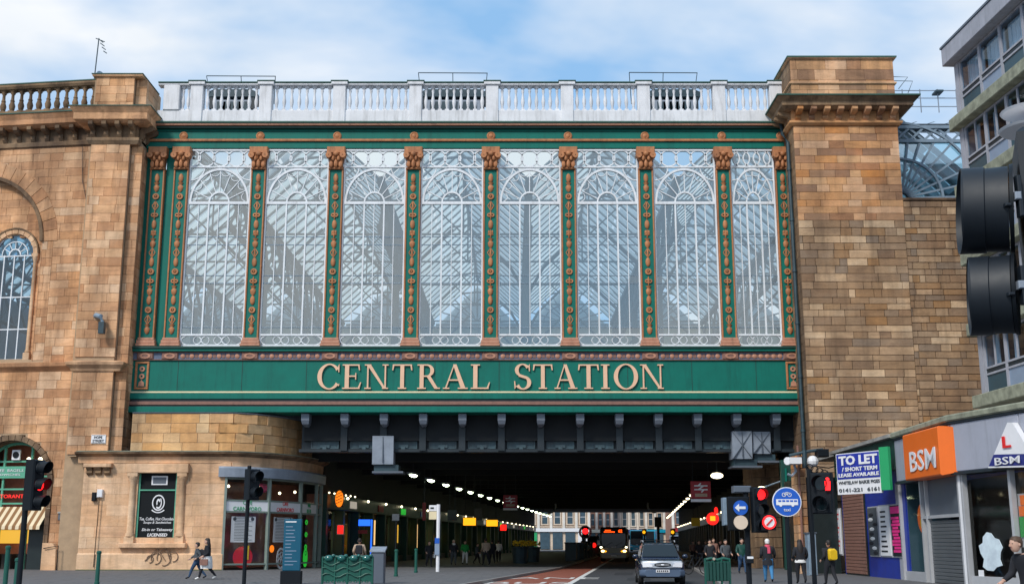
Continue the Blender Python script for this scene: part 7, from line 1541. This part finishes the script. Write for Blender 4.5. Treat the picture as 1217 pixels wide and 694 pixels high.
person('person in dark clothes with a yellow backpack in front of the blue shop', 985.5, 44, 1.62, AWY+.3, 'cloth_black', 'cloth_black', backpack='yellow', stride=.25)
person('brown haired man with bowed head at the bottom right edge', 1222, 19.3, 1.62, LFT+.3, 'cloth_black', 'cloth_jean', hair='hair_brown', lean=.25, stride=.3)

# ------------------------------------------------------------------ beyond the bridge: the sunlit end of the street
def tenement(x0, x1, Y, z1, m, cols, rows, lab, shop, wy=(1.6, 2.4), depth=14, seed=0):
    a, b = xx(x0, 620, Y), xx(x1, 620, Y); t = thing('tenement', lab, 'building', ((a+b)/2, Y, 0)); F = Fr((a, Y), (b, Y)); L = b-a; rg = random.Random(seed)
    F.mb().box(0, L, .3, depth, 0, z1).build('wall', m, t); F.mb().bev(-.2, L+.2, -.4, .4, z1-.6, z1, .05).build('cornice', m, t); F.mb().bev(0, L, -.25, .3, 4.2, 5.0, .03).build('shop_fascia', shop, t)
    w = L/cols; top = 5.6; rh = (z1-1-top)/rows
    for r in range(rows):
        F.mb().bev(0, L, -.06, .3, top+r*rh-.35, top+r*rh-.15, .02).build('string_course', m, t)
        for c in range(cols):
            x = w*(c+.5); za = top+r*rh+.4; zb_ = za+rh*.66
            mb = F.mb(); ww = w*.21
            mb.box(x-ww-.2, x-ww, -.06, .3, za, zb_); mb.box(x+ww, x+ww+.2, -.06, .3, za, zb_); mb.box(x-ww-.3, x+ww+.3, -.12, .3, za-.25, za); mb.box(x-ww-.3, x+ww+.3, -.12, .3, zb_, zb_+.28); mb.build('window_surround', m, t)
            F.mb().box(x-ww, x+ww, .12, .32, za, zb_).build('window', 'far_window', t); F.mb().box(x-ww, x+ww, .08, .14, (za+zb_)/2-.05, (za+zb_)/2+.05).build('sash', 'sign_white', t)
    for c in range(cols+1): F.mb().bev(w*c-.3, w*c+.3, -.22, .3, 5, z1-.6, .05).build('pilaster', 'far_pale', t)
    for c in range(cols):
        F.mb().box(w*c+.35, w*(c+1)-.35, .0, .32, .3, 4.1).build('shop_window', rg.choice(['far_window', 'glow_white', 'far_window', 'sign_white', 'sign_green' if seed == 1 else 'far_window', 'sign_red']), t)
    return t
tenement(610, 700, 275, 21, 'far_cream', 6, 3, 'cream stone tenement over shops at the far left end of the street', 'sign_white', seed=1)
tenement(700, 727, 300, 24, 'far_red', 3, 4, 'narrow red brown stone tenement behind the olive bus', 'bus_cream', seed=2)
tenement(727, 768, 306, 22, 'far_pale', 4, 3, 'pale stone tenement straight ahead at the end of the street', 'sign_navy', seed=3)
tenement(768, 800, 300, 25, 'far_cream', 3, 4, 'buff tenement right of the street end', 'bus_blue', seed=4)
tenement(800, 860, 275, 21, 'far_red', 5, 3, 'brown stone tenement at the far right end of the street', 'sign_red', seed=5)
t = thing('traffic_light', 'distant traffic light showing red left of the olive bus', 'traffic light', at(695.5, 652, 135)); c = Vector(at(695.5, 632, 135)); MB().tube([(c.x, 135, .1), (c.x, 135, c.z)], .08, 6).build('post', 'black_plastic', t); MB().bev(c.x-.35, c.x+.35, 134.8, 135.1, c.z-.6, c.z+.6, .03).build('signal_housing', 'black_plastic', t); MB().blob((c.x, 134.7, c.z+.1), (.33, .1, .33)).build('lens', 'signal_red', t)
MB().ring(c.x, c.z, .5, .75, 0, 2*PI, 14, 134.85, 134.95).build('backing_board', 'panel_blue', t)
t = thing('street_post', 'dark tall post standing right of the turquoise buses', 'post', at(783, 655, 140)); c = Vector(at(783, 655, 140)); MB().tube([(c.x, 140, 0), (c.x, 140, zz(614, 140))], .16, 8).build('post', 'iron_dark', t); MB().bev(c.x-.4, c.x+.4, 139.8, 140.2, zz(626, 140), zz(614, 140), .03).build('post_head', 'iron_dark', t)
for x, Y, lab in ((766, 190, 'thin dark signal post in front of the turquoise buses'), (800, 175, 'dark signal post above the white van')):
    t = thing('street_post', lab, 'post', at(x, 655, Y)); c = Vector(at(x, 640, Y)); MB().tube([(c.x, Y, 0), (c.x, Y, zz(628, Y))], .14, 6).build('post', 'iron_dark', t); MB().bev(c.x-.35, c.x+.35, Y-.2, Y+.2, zz(636, Y), zz(628, Y), .03).build('post_head', 'iron_dark', t)
    MB().blob((c.x-.1, Y-.3, zz(632, Y)), .25).build('lens', 'lamp_amber', t)
